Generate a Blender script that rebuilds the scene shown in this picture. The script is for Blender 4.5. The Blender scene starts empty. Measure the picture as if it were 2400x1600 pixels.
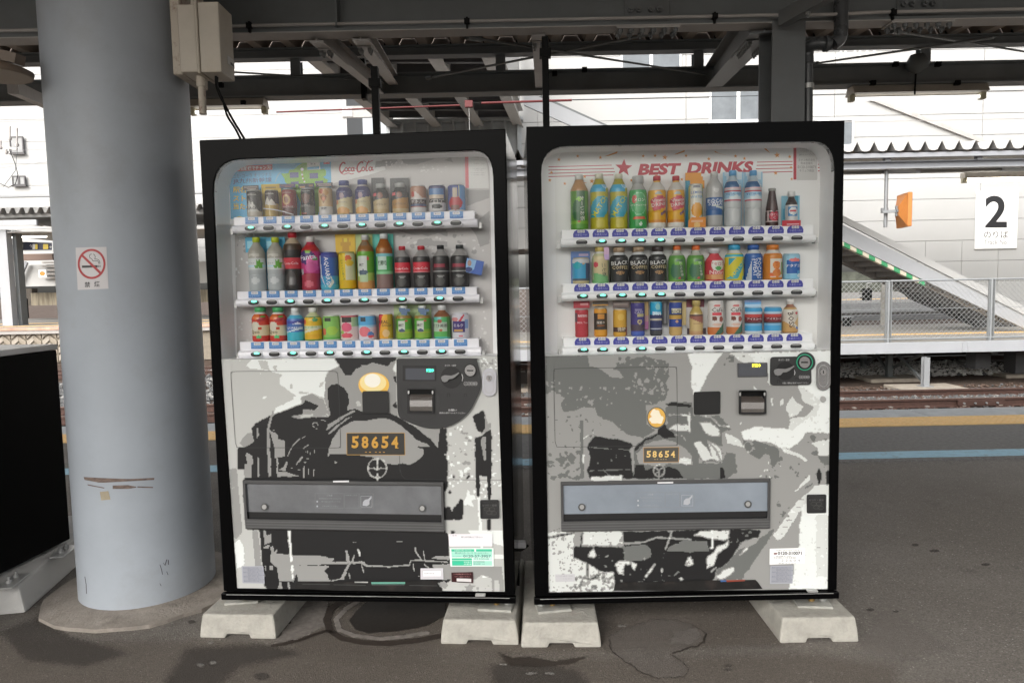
import bpy, bmesh, math, random
from mathutils import Vector, Matrix
from mathutils.geometry import tessellate_polygon, delaunay_2d_cdt
random.seed(7)
SC = bpy.context.scene
COL = SC.collection
R = math.radians

# ------------------------------------------------------------------ camera
CAM = Vector((0, 0, 1.39)); PITCH = .0785; ROLL = -.0202; FPX = 1640.0
cp, sp = math.cos(PITCH), math.sin(PITCH)
FWD = Vector((0, cp, -sp)); UP0 = Vector((0, sp, cp)); RT0 = Vector((1, 0, 0))
cr, sr = math.cos(ROLL), math.sin(ROLL)
RT = cr*RT0 + sr*UP0; UP = -sr*RT0 + cr*UP0
cd = bpy.data.cameras.new('camera'); cam = bpy.data.objects.new('camera', cd); COL.objects.link(cam)
cam.matrix_world = Matrix(((RT.x, UP.x, -FWD.x, CAM.x), (RT.y, UP.y, -FWD.y, CAM.y), (RT.z, UP.z, -FWD.z, CAM.z), (0, 0, 0, 1)))
cd.sensor_width = 36; cd.lens = FPX/2400*36; cd.clip_end = 2000; cd.clip_start = .05
SC.camera = cam

# ------------------------------------------------------------------ sky, sun, exposure
SUN_EL, SUN_AZ = R(38), R(208)
w = bpy.data.worlds.new('World'); SC.world = w; w.use_nodes = True
nt = w.node_tree; bg = nt.nodes['Background']
sky = nt.nodes.new('ShaderNodeTexSky'); sky.sky_type = 'NISHITA'; sky.sun_disc = False
sky.sun_elevation = SUN_EL; sky.sun_rotation = SUN_AZ; sky.air_density = 1.6; sky.dust_density = 5; sky.ozone_density = .6
hs = nt.nodes.new('ShaderNodeHueSaturation'); hs.inputs['Saturation'].default_value = .22
nt.links.new(sky.outputs[0], hs.inputs['Color']); nt.links.new(hs.outputs[0], bg.inputs['Color'])
bg.inputs['Strength'].default_value = .13
sl = bpy.data.lights.new('sun', 'SUN'); sl.energy = .9; sl.angle = R(40); sl.color = (1, .97, .92)
so = bpy.data.objects.new('sun', sl); COL.objects.link(so)
sd = Vector((math.sin(SUN_AZ)*math.cos(SUN_EL), math.cos(SUN_AZ)*math.cos(SUN_EL), math.sin(SUN_EL)))
so.rotation_euler = (-sd).to_track_quat('-Z', 'Y').to_euler(); so.location = sd*60
SC.view_settings.view_transform = 'Standard'; SC.view_settings.look = 'None'
SC.view_settings.gamma = 1; SC.view_settings.use_curve_mapping = False
SC.view_settings.exposure = 1.28
SC.render.engine = 'CYCLES'
cy = SC.cycles; cy.max_bounces = 8; cy.diffuse_bounces = 5; cy.glossy_bounces = 4; cy.transparent_max_bounces = 12
cy.use_denoising = True; cy.caustics_reflective = False; cy.caustics_refractive = False
cy.sample_clamp_indirect = 6

# ------------------------------------------------------------------ pixel <-> world (measured from the photograph)
def ray(x, y): return FWD + RT*((x-1200)/FPX) - UP*((y-800)/FPX)
def onY(x, y, Y):
    d = ray(x, y); return CAM + d*(Y/d.y)
def onZ(x, y, z):
    d = ray(x, y); return CAM + d*((z-CAM.z)/d.z)

# ------------------------------------------------------------------ materials
MATS = {}
def srgb(h):
    def c(v): return v/12.92 if v <= .04045 else ((v+.055)/1.055)**2.4
    return tuple(c(int(h[i:i+2], 16)/255) for i in (0, 2, 4))
def mat(name, col, rough=.5, metal=0, var=0, scale=8, bump=0, bscale=60, spec=.5, emit=0, dirt=None, dscale=3, damt=.5, coat=0, stretch=None):
    if name in MATS: return MATS[name]
    if isinstance(col, str): col = srgb(col)
    m = bpy.data.materials.new(name); m.use_nodes = True; t = m.node_tree; b = t.nodes['Principled BSDF']
    b.inputs['Base Color'].default_value = (*col, 1); b.inputs['Roughness'].default_value = rough
    b.inputs['Metallic'].default_value = metal; b.inputs['Specular IOR Level'].default_value = spec
    b.inputs['Coat Weight'].default_value = coat
    def N(k, **kw):
        n = t.nodes.new(k)
        for a, v in kw.items(): setattr(n, a, v)
        return n
    co = None
    if var or bump or dirt:
        tc = N('ShaderNodeTexCoord'); co = tc.outputs['Object']
        if stretch:
            mp = N('ShaderNodeMapping'); mp.inputs['Scale'].default_value = stretch; t.links.new(co, mp.inputs[0]); co = mp.outputs[0]
    src = None
    if var:
        n = N('ShaderNodeTexNoise'); n.inputs['Scale'].default_value = scale; n.inputs['Detail'].default_value = 6; n.inputs['Roughness'].default_value = .65
        t.links.new(co, n.inputs['Vector'])
        r = N('ShaderNodeMapRange'); r.inputs[1].default_value = .3; r.inputs[2].default_value = .7; r.inputs[3].default_value = 1-var; r.inputs[4].default_value = 1+var
        t.links.new(n.outputs['Fac'], r.inputs[0])
        mx = N('ShaderNodeMix', data_type='RGBA', blend_type='MULTIPLY'); mx.inputs[0].default_value = 1; mx.inputs[6].default_value = (*col, 1)
        t.links.new(r.outputs[0], mx.inputs[7]); src = mx.outputs[2]
        rr = N('ShaderNodeMapRange'); rr.inputs[3].default_value = max(0, rough-.08); rr.inputs[4].default_value = min(1, rough+.1)
        t.links.new(n.outputs['Fac'], rr.inputs[0]); t.links.new(rr.outputs[0], b.inputs['Roughness'])
    if dirt:
        if isinstance(dirt, str): dirt = srgb(dirt)
        n = N('ShaderNodeTexNoise'); n.inputs['Scale'].default_value = dscale; n.inputs['Detail'].default_value = 9; n.inputs['Roughness'].default_value = .7
        t.links.new(co, n.inputs['Vector'])
        r = N('ShaderNodeMapRange'); r.inputs[1].default_value = .52; r.inputs[2].default_value = .72; r.inputs[4].default_value = damt
        t.links.new(n.outputs['Fac'], r.inputs[0])
        mx = N('ShaderNodeMix', data_type='RGBA'); t.links.new(r.outputs[0], mx.inputs[0])
        if src: t.links.new(src, mx.inputs[6])
        else: mx.inputs[6].default_value = (*col, 1)
        mx.inputs[7].default_value = (*dirt, 1); src = mx.outputs[2]
    if src: t.links.new(src, b.inputs['Base Color'])
    if bump:
        n = N('ShaderNodeTexNoise'); n.inputs['Scale'].default_value = bscale; n.inputs['Detail'].default_value = 5
        t.links.new(co, n.inputs['Vector'])
        bp = N('ShaderNodeBump'); bp.inputs['Strength'].default_value = bump; bp.inputs['Distance'].default_value = .01
        t.links.new(n.outputs['Fac'], bp.inputs['Height']); t.links.new(bp.outputs[0], b.inputs['Normal'])
    if emit:
        b.inputs['Emission Color'].default_value = (*col, 1); b.inputs['Emission Strength'].default_value = emit
    MATS[name] = m; return m
def flat(h, rough=.35):                                   # a printed ink
    return mat('ink_'+h, h, rough)
def attr_mat(name, rough=.3):
    m = bpy.data.materials.new(name); m.use_nodes = True; t = m.node_tree; b = t.nodes['Principled BSDF']
    a = t.nodes.new('ShaderNodeVertexColor'); a.layer_name = 'print'
    t.links.new(a.outputs[0], b.inputs['Base Color']); b.inputs['Roughness'].default_value = rough
    MATS[name] = m; return m
def glass_mat(name, tint, refl, rough=.02):
    m = bpy.data.materials.new(name); m.use_nodes = True; t = m.node_tree; t.nodes.remove(t.nodes['Principled BSDF'])
    o = t.nodes['Material Output']; tr = t.nodes.new('ShaderNodeBsdfTransparent'); gl = t.nodes.new('ShaderNodeBsdfGlossy')
    tr.inputs[0].default_value = (*tint, 1); gl.inputs['Roughness'].default_value = rough
    fr = t.nodes.new('ShaderNodeFresnel'); fr.inputs[0].default_value = refl
    mx = t.nodes.new('ShaderNodeMixShader'); t.links.new(fr.outputs[0], mx.inputs[0]); t.links.new(tr.outputs[0], mx.inputs[1]); t.links.new(gl.outputs[0], mx.inputs[2])
    t.links.new(mx.outputs[0], o.inputs[0]); MATS[name] = m; return m

# ------------------------------------------------------------------ mesh building
_TX = {}
def text_mesh(s, bold=0, res=3):
    k = (s, bold, res)
    if k not in _TX:
        c = bpy.data.curves.new('lettering', 'FONT'); c.body = s; c.size = 1; c.offset = bold; c.resolution_u = res; c.fill_mode = 'FRONT'
        o = bpy.data.objects.new('lettering', c); COL.objects.link(o)
        dg = bpy.context.evaluated_depsgraph_get(); me = o.evaluated_get(dg).to_mesh()
        v = [(p.co.x, p.co.y) for p in me.vertices]; f = [tuple(q.vertices) for q in me.polygons]
        o.evaluated_get(dg).to_mesh_clear(); bpy.data.objects.remove(o); bpy.data.curves.remove(c)
        _TX[k] = (v, f)
    return _TX[k]
def fill2d(P):                                            # triangles of an outline that may cross itself
    r = delaunay_2d_cdt([Vector(p) for p in P], [], [list(range(len(P)))], 1, 1e-5)
    return [tuple(v) for v in r[0]], [tuple(f) for f in r[2]]
class MB:
    def __init__(s): s.v = []; s.f = []; s.m = []; s.mats = []; s.sm = []
    def mi(s, m):
        if m not in s.mats: s.mats.append(m)
        return s.mats.index(m)
    def add(s, vs, fs, m, smooth=False):
        o = len(s.v); i = s.mi(m); s.v += [tuple(p) for p in vs]
        for f in fs: s.f.append(tuple(o+k for k in f)); s.m.append(i); s.sm.append(smooth)
        return s
    def box(s, x0, x1, y0, y1, z0, z1, m, M=None):
        vs = [Vector((x, y, z)) for x in (x0, x1) for y in (y0, y1) for z in (z0, z1)]
        if M: vs = [M @ p for p in vs]
        return s.add(vs, [(0, 1, 3, 2), (4, 6, 7, 5), (0, 4, 5, 1), (2, 3, 7, 6), (0, 2, 6, 4), (1, 5, 7, 3)], m)
    def hexa(s, bot, top, m):                             # 4 bottom + 4 top corners in order
        return s.add(list(bot)+list(top), [(3, 2, 1, 0), (4, 5, 6, 7), (0, 1, 5, 4), (1, 2, 6, 5), (2, 3, 7, 6), (3, 0, 4, 7)], m)
    def bar(s, p0, p1, a, b, m, up=(0, 0, 1)):            # rectangular bar, a across, b along up
        p0, p1, up = Vector(p0), Vector(p1), Vector(up); d = (p1-p0).normalized(); x = d.cross(up).normalized(); u = x.cross(d)
        c = [x*a/2*i+u*b/2*j for i, j in ((-1, -1), (1, -1), (1, 1), (-1, 1))]
        return s.hexa([p0+k for k in c], [p1+k for k in c], m)
    def prism(s, p0, p1, prof, m, up=(0, 0, 1)):          # profile (across, up) swept from p0 to p1
        p0, p1, up = Vector(p0), Vector(p1), Vector(up); d = (p1-p0).normalized(); x = d.cross(up).normalized(); u = x.cross(d)
        n = len(prof); c = [x*a+u*b for a, b in prof]
        s.add([p0+k for k in c]+[p1+k for k in c], [(i, (i+1) % n, n+(i+1) % n, n+i) for i in range(n)], m)
        for q, rv in ((p0, 1), (p1, 0)):
            tr = tessellate_polygon([[Vector((a, b, 0)) for a, b in prof]])
            s.add([q+k for k in c], [t[::-1] if rv else t for t in tr], m)
        return s
    def ibeam(s, p0, p1, h, wd, m, tf=.012, tw=.009, up=(0, 0, 1)):   # p0, p1 at the middle of the bottom face
        a, t = wd/2, tw/2
        return s.prism(p0, p1, [(-a, 0), (a, 0), (a, tf), (t, tf), (t, h-tf), (a, h-tf), (a, h), (-a, h), (-a, h-tf), (-t, h-tf), (-t, tf), (-a, tf)], m, up)
    def cyl(s, p0, p1, r, m, n=12, r1=None, caps=True):
        p0, p1 = Vector(p0), Vector(p1); r1 = r if r1 is None else r1
        d = (p1-p0).normalized(); x = d.orthogonal().normalized(); y = d.cross(x)
        k = [x*math.cos(2*math.pi*i/n)+y*math.sin(2*math.pi*i/n) for i in range(n)]
        s.add([p0+q*r for q in k]+[p1+q*r1 for q in k], [(i, (i+1) % n, n+(i+1) % n, n+i) for i in range(n)], m, True)
        if caps: s.add([p0+q*r for q in k], [tuple(range(n))[::-1]], m); s.add([p1+q*r1 for q in k], [tuple(range(n))], m)
        return s
    def tube(s, pts, r, m, n=8):
        pts = [Vector(p) for p in pts]; rings = []; prev = None
        for i, p in enumerate(pts):
            d = (pts[min(i+1, len(pts)-1)]-pts[max(i-1, 0)]).normalized()
            x = d.orthogonal().normalized() if prev is None else (prev-d*prev.dot(d)).normalized()
            prev = x; y = d.cross(x); rings.append([p+(x*math.cos(2*math.pi*k/n)+y*math.sin(2*math.pi*k/n))*r for k in range(n)])
        vs = sum(rings, []); fs = [(i*n+k, i*n+(k+1) % n, (i+1)*n+(k+1) % n, (i+1)*n+k) for i in range(len(pts)-1) for k in range(n)]
        s.add(vs, fs, m, True); s.add(rings[0], [tuple(range(n))[::-1]], m); s.add(rings[-1], [tuple(range(n))], m); return s
    def lathe(s, c, prof, m, n=20, smooth=True):          # prof: (r, z)
        c = Vector(c); vs = [c+Vector((r*math.cos(2*math.pi*k/n), r*math.sin(2*math.pi*k/n), z)) for r, z in prof for k in range(n)]
        s.add(vs, [(i*n+k, i*n+(k+1) % n, (i+1)*n+(k+1) % n, (i+1)*n+k) for i in range(len(prof)-1) for k in range(n)], m, smooth)
        s.add(vs[:n], [tuple(range(n))[::-1]], m); s.add(vs[-n:], [tuple(range(n))], m); return s
    def plate(s, loops, fn, d0, d1, m, side=None):        # outline with holes, from depth d0 (front) to d1
        L = [[Vector((a, b, 0)) for a, b in l] for l in loops]; P = [p for l in loops for p in l]
        tr = tessellate_polygon(L); n = len(P)
        s.add([fn(a, b, d0) for a, b in P], tr, m)
        if d1 is None or d1 == d0: return s
        s.add([fn(a, b, d1) for a, b in P], [t[::-1] for t in tr], side or m); o = 0
        for l in loops:
            k = len(l); s.add([fn(a, b, d0) for a, b in l]+[fn(a, b, d1) for a, b in l], [(i, (i+1) % k, k+(i+1) % k, k+i) for i in range(k)], side or m)
        return s
    def text(s, body, fn, cx, cy, h, m, w=None, bold=0, d=0, shear=0, rot=0, res=3, flip=-1):
        v, f = text_mesh(body, bold, res)
        if not v: return s
        xs = [p[0] for p in v]; ys = [p[1] for p in v]; x0, x1, y0, y1 = min(xs), max(xs), min(ys), max(ys)
        k = h/max(y1-y0, 1e-6); kx = k if w is None else w/max(x1-x0, 1e-6); c, q = math.cos(rot), math.sin(rot); out = []
        for a, b in v:
            X = (a-(x0+x1)/2)*kx; Y = (b-(y0+y1)/2)*k; X += shear*Y; X, Y = c*X-q*Y, q*X+c*Y
            out.append(fn(cx+X, cy+flip*Y, d))
        return s.add(out, f, m)
    def build(s, name, parent=None, bevel=0, smooth=None, seg=1):
        me = bpy.data.meshes.new(name); me.from_pydata(s.v, [], s.f)
        for m in s.mats: me.materials.append(m)
        me.polygons.foreach_set('material_index', s.m); me.polygons.foreach_set('use_smooth', s.sm); me.update()
        bm = bmesh.new(); bm.from_mesh(me)
        if bevel:
            bmesh.ops.remove_doubles(bm, verts=bm.verts, dist=1e-5)
            bmesh.ops.recalc_face_normals(bm, faces=bm.faces)
            es = [e for e in bm.edges if len(e.link_faces) == 2 and e.calc_face_angle(0) > R(35)]
            bmesh.ops.bevel(bm, geom=es, offset=bevel, segments=seg, affect='EDGES', profile=.6, clamp_overlap=True)
        else: bmesh.ops.recalc_face_normals(bm, faces=bm.faces)
        bm.to_mesh(me); bm.free()
        o = bpy.data.objects.new(name, me); COL.objects.link(o)
        if parent: o.parent = parent
        return o
def tag(o, label=None, cat=None, group=None, kind=None):
    if label: o['label'] = label
    if cat: o['category'] = cat
    if group: o['group'] = group
    if kind: o['kind'] = kind
    return o
def thing(name, label, cat, loc=(0, 0, 0), rz=0, group=None, kind=None):
    o = bpy.data.objects.new(name, None); COL.objects.link(o); o.location = loc; o.rotation_euler = (0, 0, rz); o.empty_display_size = .1
    return tag(o, label, cat, group, kind)
def dup(o, parent=None, loc=None):
    c = o.copy(); COL.objects.link(c)
    if parent: c.parent = parent
    if loc is not None: c.location = loc
    for ch in list(o.children): dup(ch, c)
    return c
def XZ(y):                                                # 2-D drawing in a vertical plane facing -Y
    return lambda a, b, d: (a, y+d, b)
def rrect(x0, y0, x1, y1, r, n=5):
    if not isinstance(r, (tuple, list)): r = (r,)*4
    out = []
    for (cx, cy, a0), rr in zip(((x0, y0, 180), (x1, y0, 270), (x1, y1, 0), (x0, y1, 90)), r):
        sx = 1 if cx == x0 else -1; sy = 1 if cy == y0 else -1
        for i in range(n+1):
            t = R(a0+90*i/n); out.append((cx+sx*rr+rr*math.cos(t), cy+sy*rr+rr*math.sin(t)))
    return out
def ell(cx, cy, rx, ry, n=24, a0=0, a1=360):
    return [(cx+rx*math.cos(R(a0+(a1-a0)*i/n)), cy+ry*math.sin(R(a0+(a1-a0)*i/n))) for i in range(n)]
def jag(pts, amp=1.2, step=7, seed=0):                    # ragged outline of a stencil print
    rn = random.Random(seed); out = []
    for i, p in enumerate(pts):
        q = pts[(i+1) % len(pts)]; L = math.hypot(q[0]-p[0], q[1]-p[1]); n = max(1, int(L/step))
        for k in range(n):
            t = k/n; nx, ny = -(q[1]-p[1])/max(L, 1e-6), (q[0]-p[0])/max(L, 1e-6); a = 0 if k == 0 else rn.uniform(-amp, amp)
            out.append((p[0]+(q[0]-p[0])*t+nx*a, p[1]+(q[1]-p[1])*t+ny*a))
    return out
def star(cx, cy, r, rot=0):
    return [(cx+(r if i % 2 == 0 else r*.42)*math.sin(R(36*i)+rot), cy-(r if i % 2 == 0 else r*.42)*math.cos(R(36*i)+rot)) for i in range(10)]

# ------------------------------------------------------------------ shared materials
STEEL = mat('painted_steel', (.145, .155, .16), .5, var=.12, scale=3, dirt=(.16, .15, .13), dscale=2.2, damt=.35)
STEEL_D = mat('dark_painted_steel', (.135, .147, .15), .5, var=.12, scale=3, dirt=(.1, .09, .08), dscale=2, damt=.3)
STEEL_L = mat('pale_painted_steel', (.42, .40, .385), .5, var=.1, scale=4, dirt=(.25, .22, .19), dscale=3, damt=.4)
BLACKP = mat('black_gloss_paint', (.006, .006, .0065), .12, var=.1, scale=2, spec=.5)
BLACKM = mat('black_steel', (.005, .005, .005), .5, spec=.15)
ROOFM = mat('roof_sheet_underside', (.30, .25, .215), .6, var=.2, scale=1.5)
STEEL_T = mat('truss_paint', (.22, .235, .24), .5, var=.12, scale=3, dirt=(.14, .13, .12), dscale=2, damt=.3)
GALV = mat('galvanised_steel', (.5, .5, .49), .42, .55, var=.15, scale=14)
BOLT = mat('bolt_steel', (.33, .34, .34), .4, .4, var=.2, scale=30)
CONC = mat('pale_concrete', (.40, .385, .345), .85, var=.2, scale=14, bump=.45, bscale=90, dirt=(.20, .17, .15), dscale=7, damt=.75)
PLASTW = mat('white_plastic', (.74, .74, .76), .35)
WHITEP = mat('white_cladding', (.80, .80, .80), .55, var=.04, scale=.6)
# ================================================================== SETTING: platform, track bed
def ground_mat(name, c1, c2, sc, speck, bump=.4, rough=.85):
    m = bpy.data.materials.new(name); m.use_nodes = True; t = m.node_tree; b = t.nodes['Principled BSDF']; b.inputs['Roughness'].default_value = rough
    b.inputs['Specular IOR Level'].default_value = .3
    tc = t.nodes.new('ShaderNodeTexCoord')
    def noise(s, det=8, ro=.65):
        n = t.nodes.new('ShaderNodeTexNoise'); n.inputs['Scale'].default_value = s; n.inputs['Detail'].default_value = det; n.inputs['Roughness'].default_value = ro
        t.links.new(tc.outputs['Object'], n.inputs['Vector']); return n.outputs['Fac']
    def ramp(f, a, b_, lo, hi):
        r = t.nodes.new('ShaderNodeMapRange'); r.inputs[1].default_value = a; r.inputs[2].default_value = b_; r.inputs[3].default_value = lo; r.inputs[4].default_value = hi
        t.links.new(f, r.inputs[0]); return r.outputs[0]
    def mix(kind, fac, x, y):
        n = t.nodes.new('ShaderNodeMix'); n.data_type = 'RGBA'; n.blend_type = kind
        for s, v in ((0, fac), (6, x), (7, y)):
            if hasattr(v, 'is_linked'): t.links.new(v, n.inputs[s])
            else: n.inputs[s].default_value = v if s == 0 else (*v, 1)
        return n.outputs[2]
    big = ramp(noise(sc, 7, .6), .38, .66, 0, 1); c = mix('MIX', big, c1, c2)
    blot = ramp(noise(sc*3.3, 6, .7), .6, .72, 0, .45); c = mix('MIX', blot, c, tuple(v*.5 for v in c1))
    v = t.nodes.new('ShaderNodeTexVoronoi'); v.inputs['Scale'].default_value = 210; t.links.new(tc.outputs['Object'], v.inputs['Vector'])
    g = t.nodes.new('ShaderNodeSeparateColor'); t.links.new(v.outputs['Color'], g.inputs[0])
    c = mix('MULTIPLY', 1.0, c, (1, 1, 1)); sp = ramp(g.outputs[0], 0, 1, 1-speck, 1+speck)
    mm = t.nodes.new('ShaderNodeVectorMath'); mm.operation = 'SCALE'; t.links.new(c, mm.inputs[0]); t.links.new(sp, mm.inputs[3]); c = mm.outputs[0]
    wsp = ramp(g.outputs[1], .985, .99, 0, .5); c = mix('MIX', wsp, c, (.5, .48, .45))
    t.links.new(c, b.inputs['Base Color'])
    bp = t.nodes.new('ShaderNodeBump'); bp.inputs['Strength'].default_value = bump; bp.inputs['Distance'].default_value = .006
    t.links.new(v.outputs['Distance'], bp.inputs['Height']); t.links.new(bp.outputs[0], b.inputs['Normal'])
    MATS[name] = m; return m
ASPH = ground_mat('platform_asphalt', (.136, .122, .107), (.180, .165, .149), .9, .28)
ASPH2 = ground_mat('far_asphalt', (.17, .162, .15), (.21, .2, .19), .5, .15, .2)
SOIL = ground_mat('track_soil', (.07, .045, .033), (.10, .075, .06), .8, .4, .6)
EDGEC = mat('edge_concrete', (.40, .41, .415), .8, var=.14, scale=5, bump=.15, dirt=(.22, .21, .2), dscale=4, damt=.5)
YEL = mat('tactile_yellow', (.78, .50, .20), .7, var=.12, scale=9, dirt=(.42, .33, .2), dscale=7, damt=.5)
BLUE = mat('blue_line_paint', (.28, .48, .60), .7, var=.1, scale=12, dirt=(.2, .22, .23), dscale=14, damt=.8)

PE = 7.39                                                  # platform edge
m = MB(); m.box(-60, 60, -7.5, PE-.62, -.95, 0, ASPH); tag(m.build('platform'), kind='structure')
m = MB(); m.box(-400, 400, -300, 900, -1.35, -.98, SOIL); tag(m.build('ground'), kind='structure')
edge = MB().box(-60, 60, PE-.62, PE-.02, -.95, -.05, EDGEC).build('platform_edge'); tag(edge, kind='structure')
def rep(mb, name, parent, places):
    o = mb.build(name, parent, bevel=.004); o.location = places[0]
    for p in places[1:]:
        c = o.copy(); COL.objects.link(c); c.parent = parent; c.location = p
rep(MB().box(-.596, .596, -.3, .3, -.05, .001, EDGEC), 'edge_slab', edge, [(x*1.2, PE-.31, random.uniform(-.002, .002)) for x in range(-12, 14)])
yl = MB()
yl.box(-.148, .148, -.2, .2, .003, .009, YEL)
for i in range(5):
    for j in range(6): yl.lathe((-.12+i*.06, -.165+j*.066, .008), [(.014, 0), (.011, .005), (.004, .006)], YEL, 6)
strip = MB().box(-14, 14, 6.49, 6.94, .0005, .004, mat('tactile_bedding', (.25, .22, .16), .9)).build('tactile_paving_bed'); tag(strip, kind='structure')
o = yl.build('tactile_tile', strip); o.location = (-7.2, 6.715, 0)
for i in range(1, 56):
    c = o.copy(); COL.objects.link(c); c.parent = strip; c.location = (-7.2+.3*i, 6.715, random.uniform(0, .0015))
bl = MB()
for i in range(14): bl.box(-9+1.5*i, -9+1.5*i+1.497, 5.345+random.uniform(-.006, .006), 5.545+random.uniform(-.006, .006), .001, .004, BLUE)
tag(bl.build('blue_line'), kind='structure')

# stains and one painted sky glare on the asphalt: soft-edged sheets whose cover fades out at their ragged rims
import numpy as np
def stain_mat(name, col, rough=.85, sc=60, var=.3):
    m = bpy.data.materials.new(name); m.use_nodes = True; t = m.node_tree; b = t.nodes['Principled BSDF']; o = t.nodes['Material Output']
    b.inputs['Roughness'].default_value = rough; b.inputs['Specular IOR Level'].default_value = .3
    tc = t.nodes.new('ShaderNodeTexCoord'); n = t.nodes.new('ShaderNodeTexNoise'); n.inputs['Scale'].default_value = sc; n.inputs['Detail'].default_value = 8; n.inputs['Roughness'].default_value = .7; t.links.new(tc.outputs['Object'], n.inputs['Vector'])
    r = t.nodes.new('ShaderNodeMapRange'); r.inputs[1].default_value = .3; r.inputs[2].default_value = .7; r.inputs[3].default_value = 1-var; r.inputs[4].default_value = 1+var; t.links.new(n.outputs['Fac'], r.inputs[0])
    v = t.nodes.new('ShaderNodeVectorMath'); v.operation = 'SCALE'; v.inputs[0].default_value = col; t.links.new(r.outputs[0], v.inputs[3]); t.links.new(v.outputs[0], b.inputs['Base Color'])
    a = t.nodes.new('ShaderNodeVertexColor'); a.layer_name = 'cover'; sp = t.nodes.new('ShaderNodeSeparateColor'); t.links.new(a.outputs[0], sp.inputs[0])
    md = t.nodes.new('ShaderNodeMath'); md.operation = 'MULTIPLY_ADD'; t.links.new(n.outputs['Fac'], md.inputs[0]); md.inputs[1].default_value = 1.1; md.inputs[2].default_value = -.55
    ad = t.nodes.new('ShaderNodeMath'); ad.operation = 'ADD'; t.links.new(sp.outputs[0], ad.inputs[0]); t.links.new(md.outputs[0], ad.inputs[1])
    ss = t.nodes.new('ShaderNodeMapRange'); ss.interpolation_type = 'SMOOTHSTEP'; ss.inputs[1].default_value = .32; ss.inputs[2].default_value = .68; t.links.new(ad.outputs[0], ss.inputs[0])
    mu = t.nodes.new('ShaderNodeMath'); mu.operation = 'MULTIPLY'; t.links.new(ss.outputs[0], mu.inputs[0]); t.links.new(sp.outputs[1], mu.inputs[1])
    tr = t.nodes.new('ShaderNodeBsdfTransparent'); mx = t.nodes.new('ShaderNodeMixShader'); t.links.new(mu.outputs[0], mx.inputs[0]); t.links.new(tr.outputs[0], mx.inputs[1]); t.links.new(b.outputs[0], mx.inputs[2]); t.links.new(mx.outputs[0], o.inputs[0])
    MATS[name] = m; return m
WET = stain_mat('wet_asphalt', (.026, .022, .019), .55, 70); WET2 = stain_mat('damp_asphalt', (.046, .036, .030), .7, 50)
PALE = stain_mat('dry_grey_patch', (.225, .203, .185), .9, 40); BRN_ = stain_mat('brown_worn_asphalt', (.165, .14, .118), .9, 140, .45); DRKA = stain_mat('dark_worn_asphalt', (.070, .062, .055), .9, 120, .45); CRK = stain_mat('crack_fill', (.04, .031, .026), .9, 90)
def segdist(X, Y, P, closed=True):
    d = np.full(X.shape, 1e9)
    for (a, b), (c, e) in zip(P, P[1:]+P[:1]) if closed else zip(P, P[1:]):
        L = max((c-a)**2+(e-b)**2, 1e-9); t = np.clip(((X-a)*(c-a)+(Y-b)*(e-b))/L, 0, 1); d = np.minimum(d, np.hypot(X-a-t*(c-a), (Y-b-t*(e-b))*1.6))
    return d
def soft(name, mt, P, z, fade, amount=1.0, width=None, step=3.0):
    xs = [p[0] for p in P]; ys = [p[1] for p in P]; mg = fade+(width or 0)+2; nx, ny = int((max(xs)-min(xs)+2*mg)/step)+2, int((max(ys)-min(ys)+2*mg)/(step*.8))+2
    X = min(xs)-mg+np.arange(nx)*step+np.zeros((ny, 1)); Y = min(ys)-mg+np.arange(ny)[:, None]*step*.8+np.zeros((1, nx))
    if width: cov = .5+(width-segdist(X, Y, P, False))/(2*fade)
    else:
        ins = np.zeros(X.shape, bool)
        for (a, b), (d, e) in zip(P, P[1:]+P[:1]):
            if b != e: ins ^= ((b > Y) != (e > Y)) & (X < (d-a)*(Y-b)/(e-b)+a)
        cov = .5+np.where(ins, 1, -1)*segdist(X, Y, P)/(2*fade)
    cov = np.clip(cov, 0, 1); vs = [onZ(x, y, z) for x, y in zip(X.ravel(), Y.ravel())]; fs = []; c = cov
    for j in range(ny-1):
        for i in range(nx-1):
            if max(c[j, i], c[j, i+1], c[j+1, i], c[j+1, i+1]) > 0: k = j*nx+i; fs.append((k, k+1, k+nx+1, k+nx))
    me = bpy.data.meshes.new(name); me.from_pydata(vs, [], fs); me.materials.append(mt); at = me.color_attributes.new('cover', 'FLOAT_COLOR', 'POINT'); f = c.ravel()
    at.data.foreach_set('color', np.stack([f, np.full(f.shape, amount), f*0, f*0+1], 1).astype(np.float32).ravel()); me.update()
    o = bpy.data.objects.new(name, me); COL.objects.link(o); o['kind'] = 'structure'; return o
soft('worn_ground', BRN_, [(-60, 1500), (300, 1500), (520, 1500), (1000, 1530), (1500, 1545), (1900, 1530), (2100, 1560), (2100, 1680), (-60, 1680)], .0012, 60, .45, step=10)
soft('worn_ground', BRN_, [(560, 1410), (1900, 1400), (1830, 1510), (1200, 1530), (700, 1520)], .0014, 40, .5, step=8)
soft('dark_ground', DRKA, [(360, 1640), (440, 1520), (600, 1510), (700, 1530), (560, 1560), (470, 1640)], .0018, 45, .75, step=7)
soft('dark_ground', DRKA, [(1160, 1620), (1150, 1560), (1230, 1545), (1350, 1570), (1400, 1620)], .0018, 40, .6, step=7)
soft('dark_ground', DRKA, [(0, 1480), (100, 1440), (160, 1490), (300, 1530), (200, 1560), (60, 1545)], .0018, 35, .6, step=7)
soft('pale_ground', PALE, [(2015, 1500), (2070, 1430), (2160, 1470), (2230, 1520), (2120, 1545), (2020, 1530)], .0016, 40, .4, step=7)
soft('pale_ground', stain_mat('sky_glare_asphalt', (.235, .228, .22), .9, 30), [(1150, 1012), (2450, 985), (2450, 1075), (1150, 1100)], .0006, 26, .7, step=9)  # sky glare on the far asphalt, painted as a paler sheet
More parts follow.
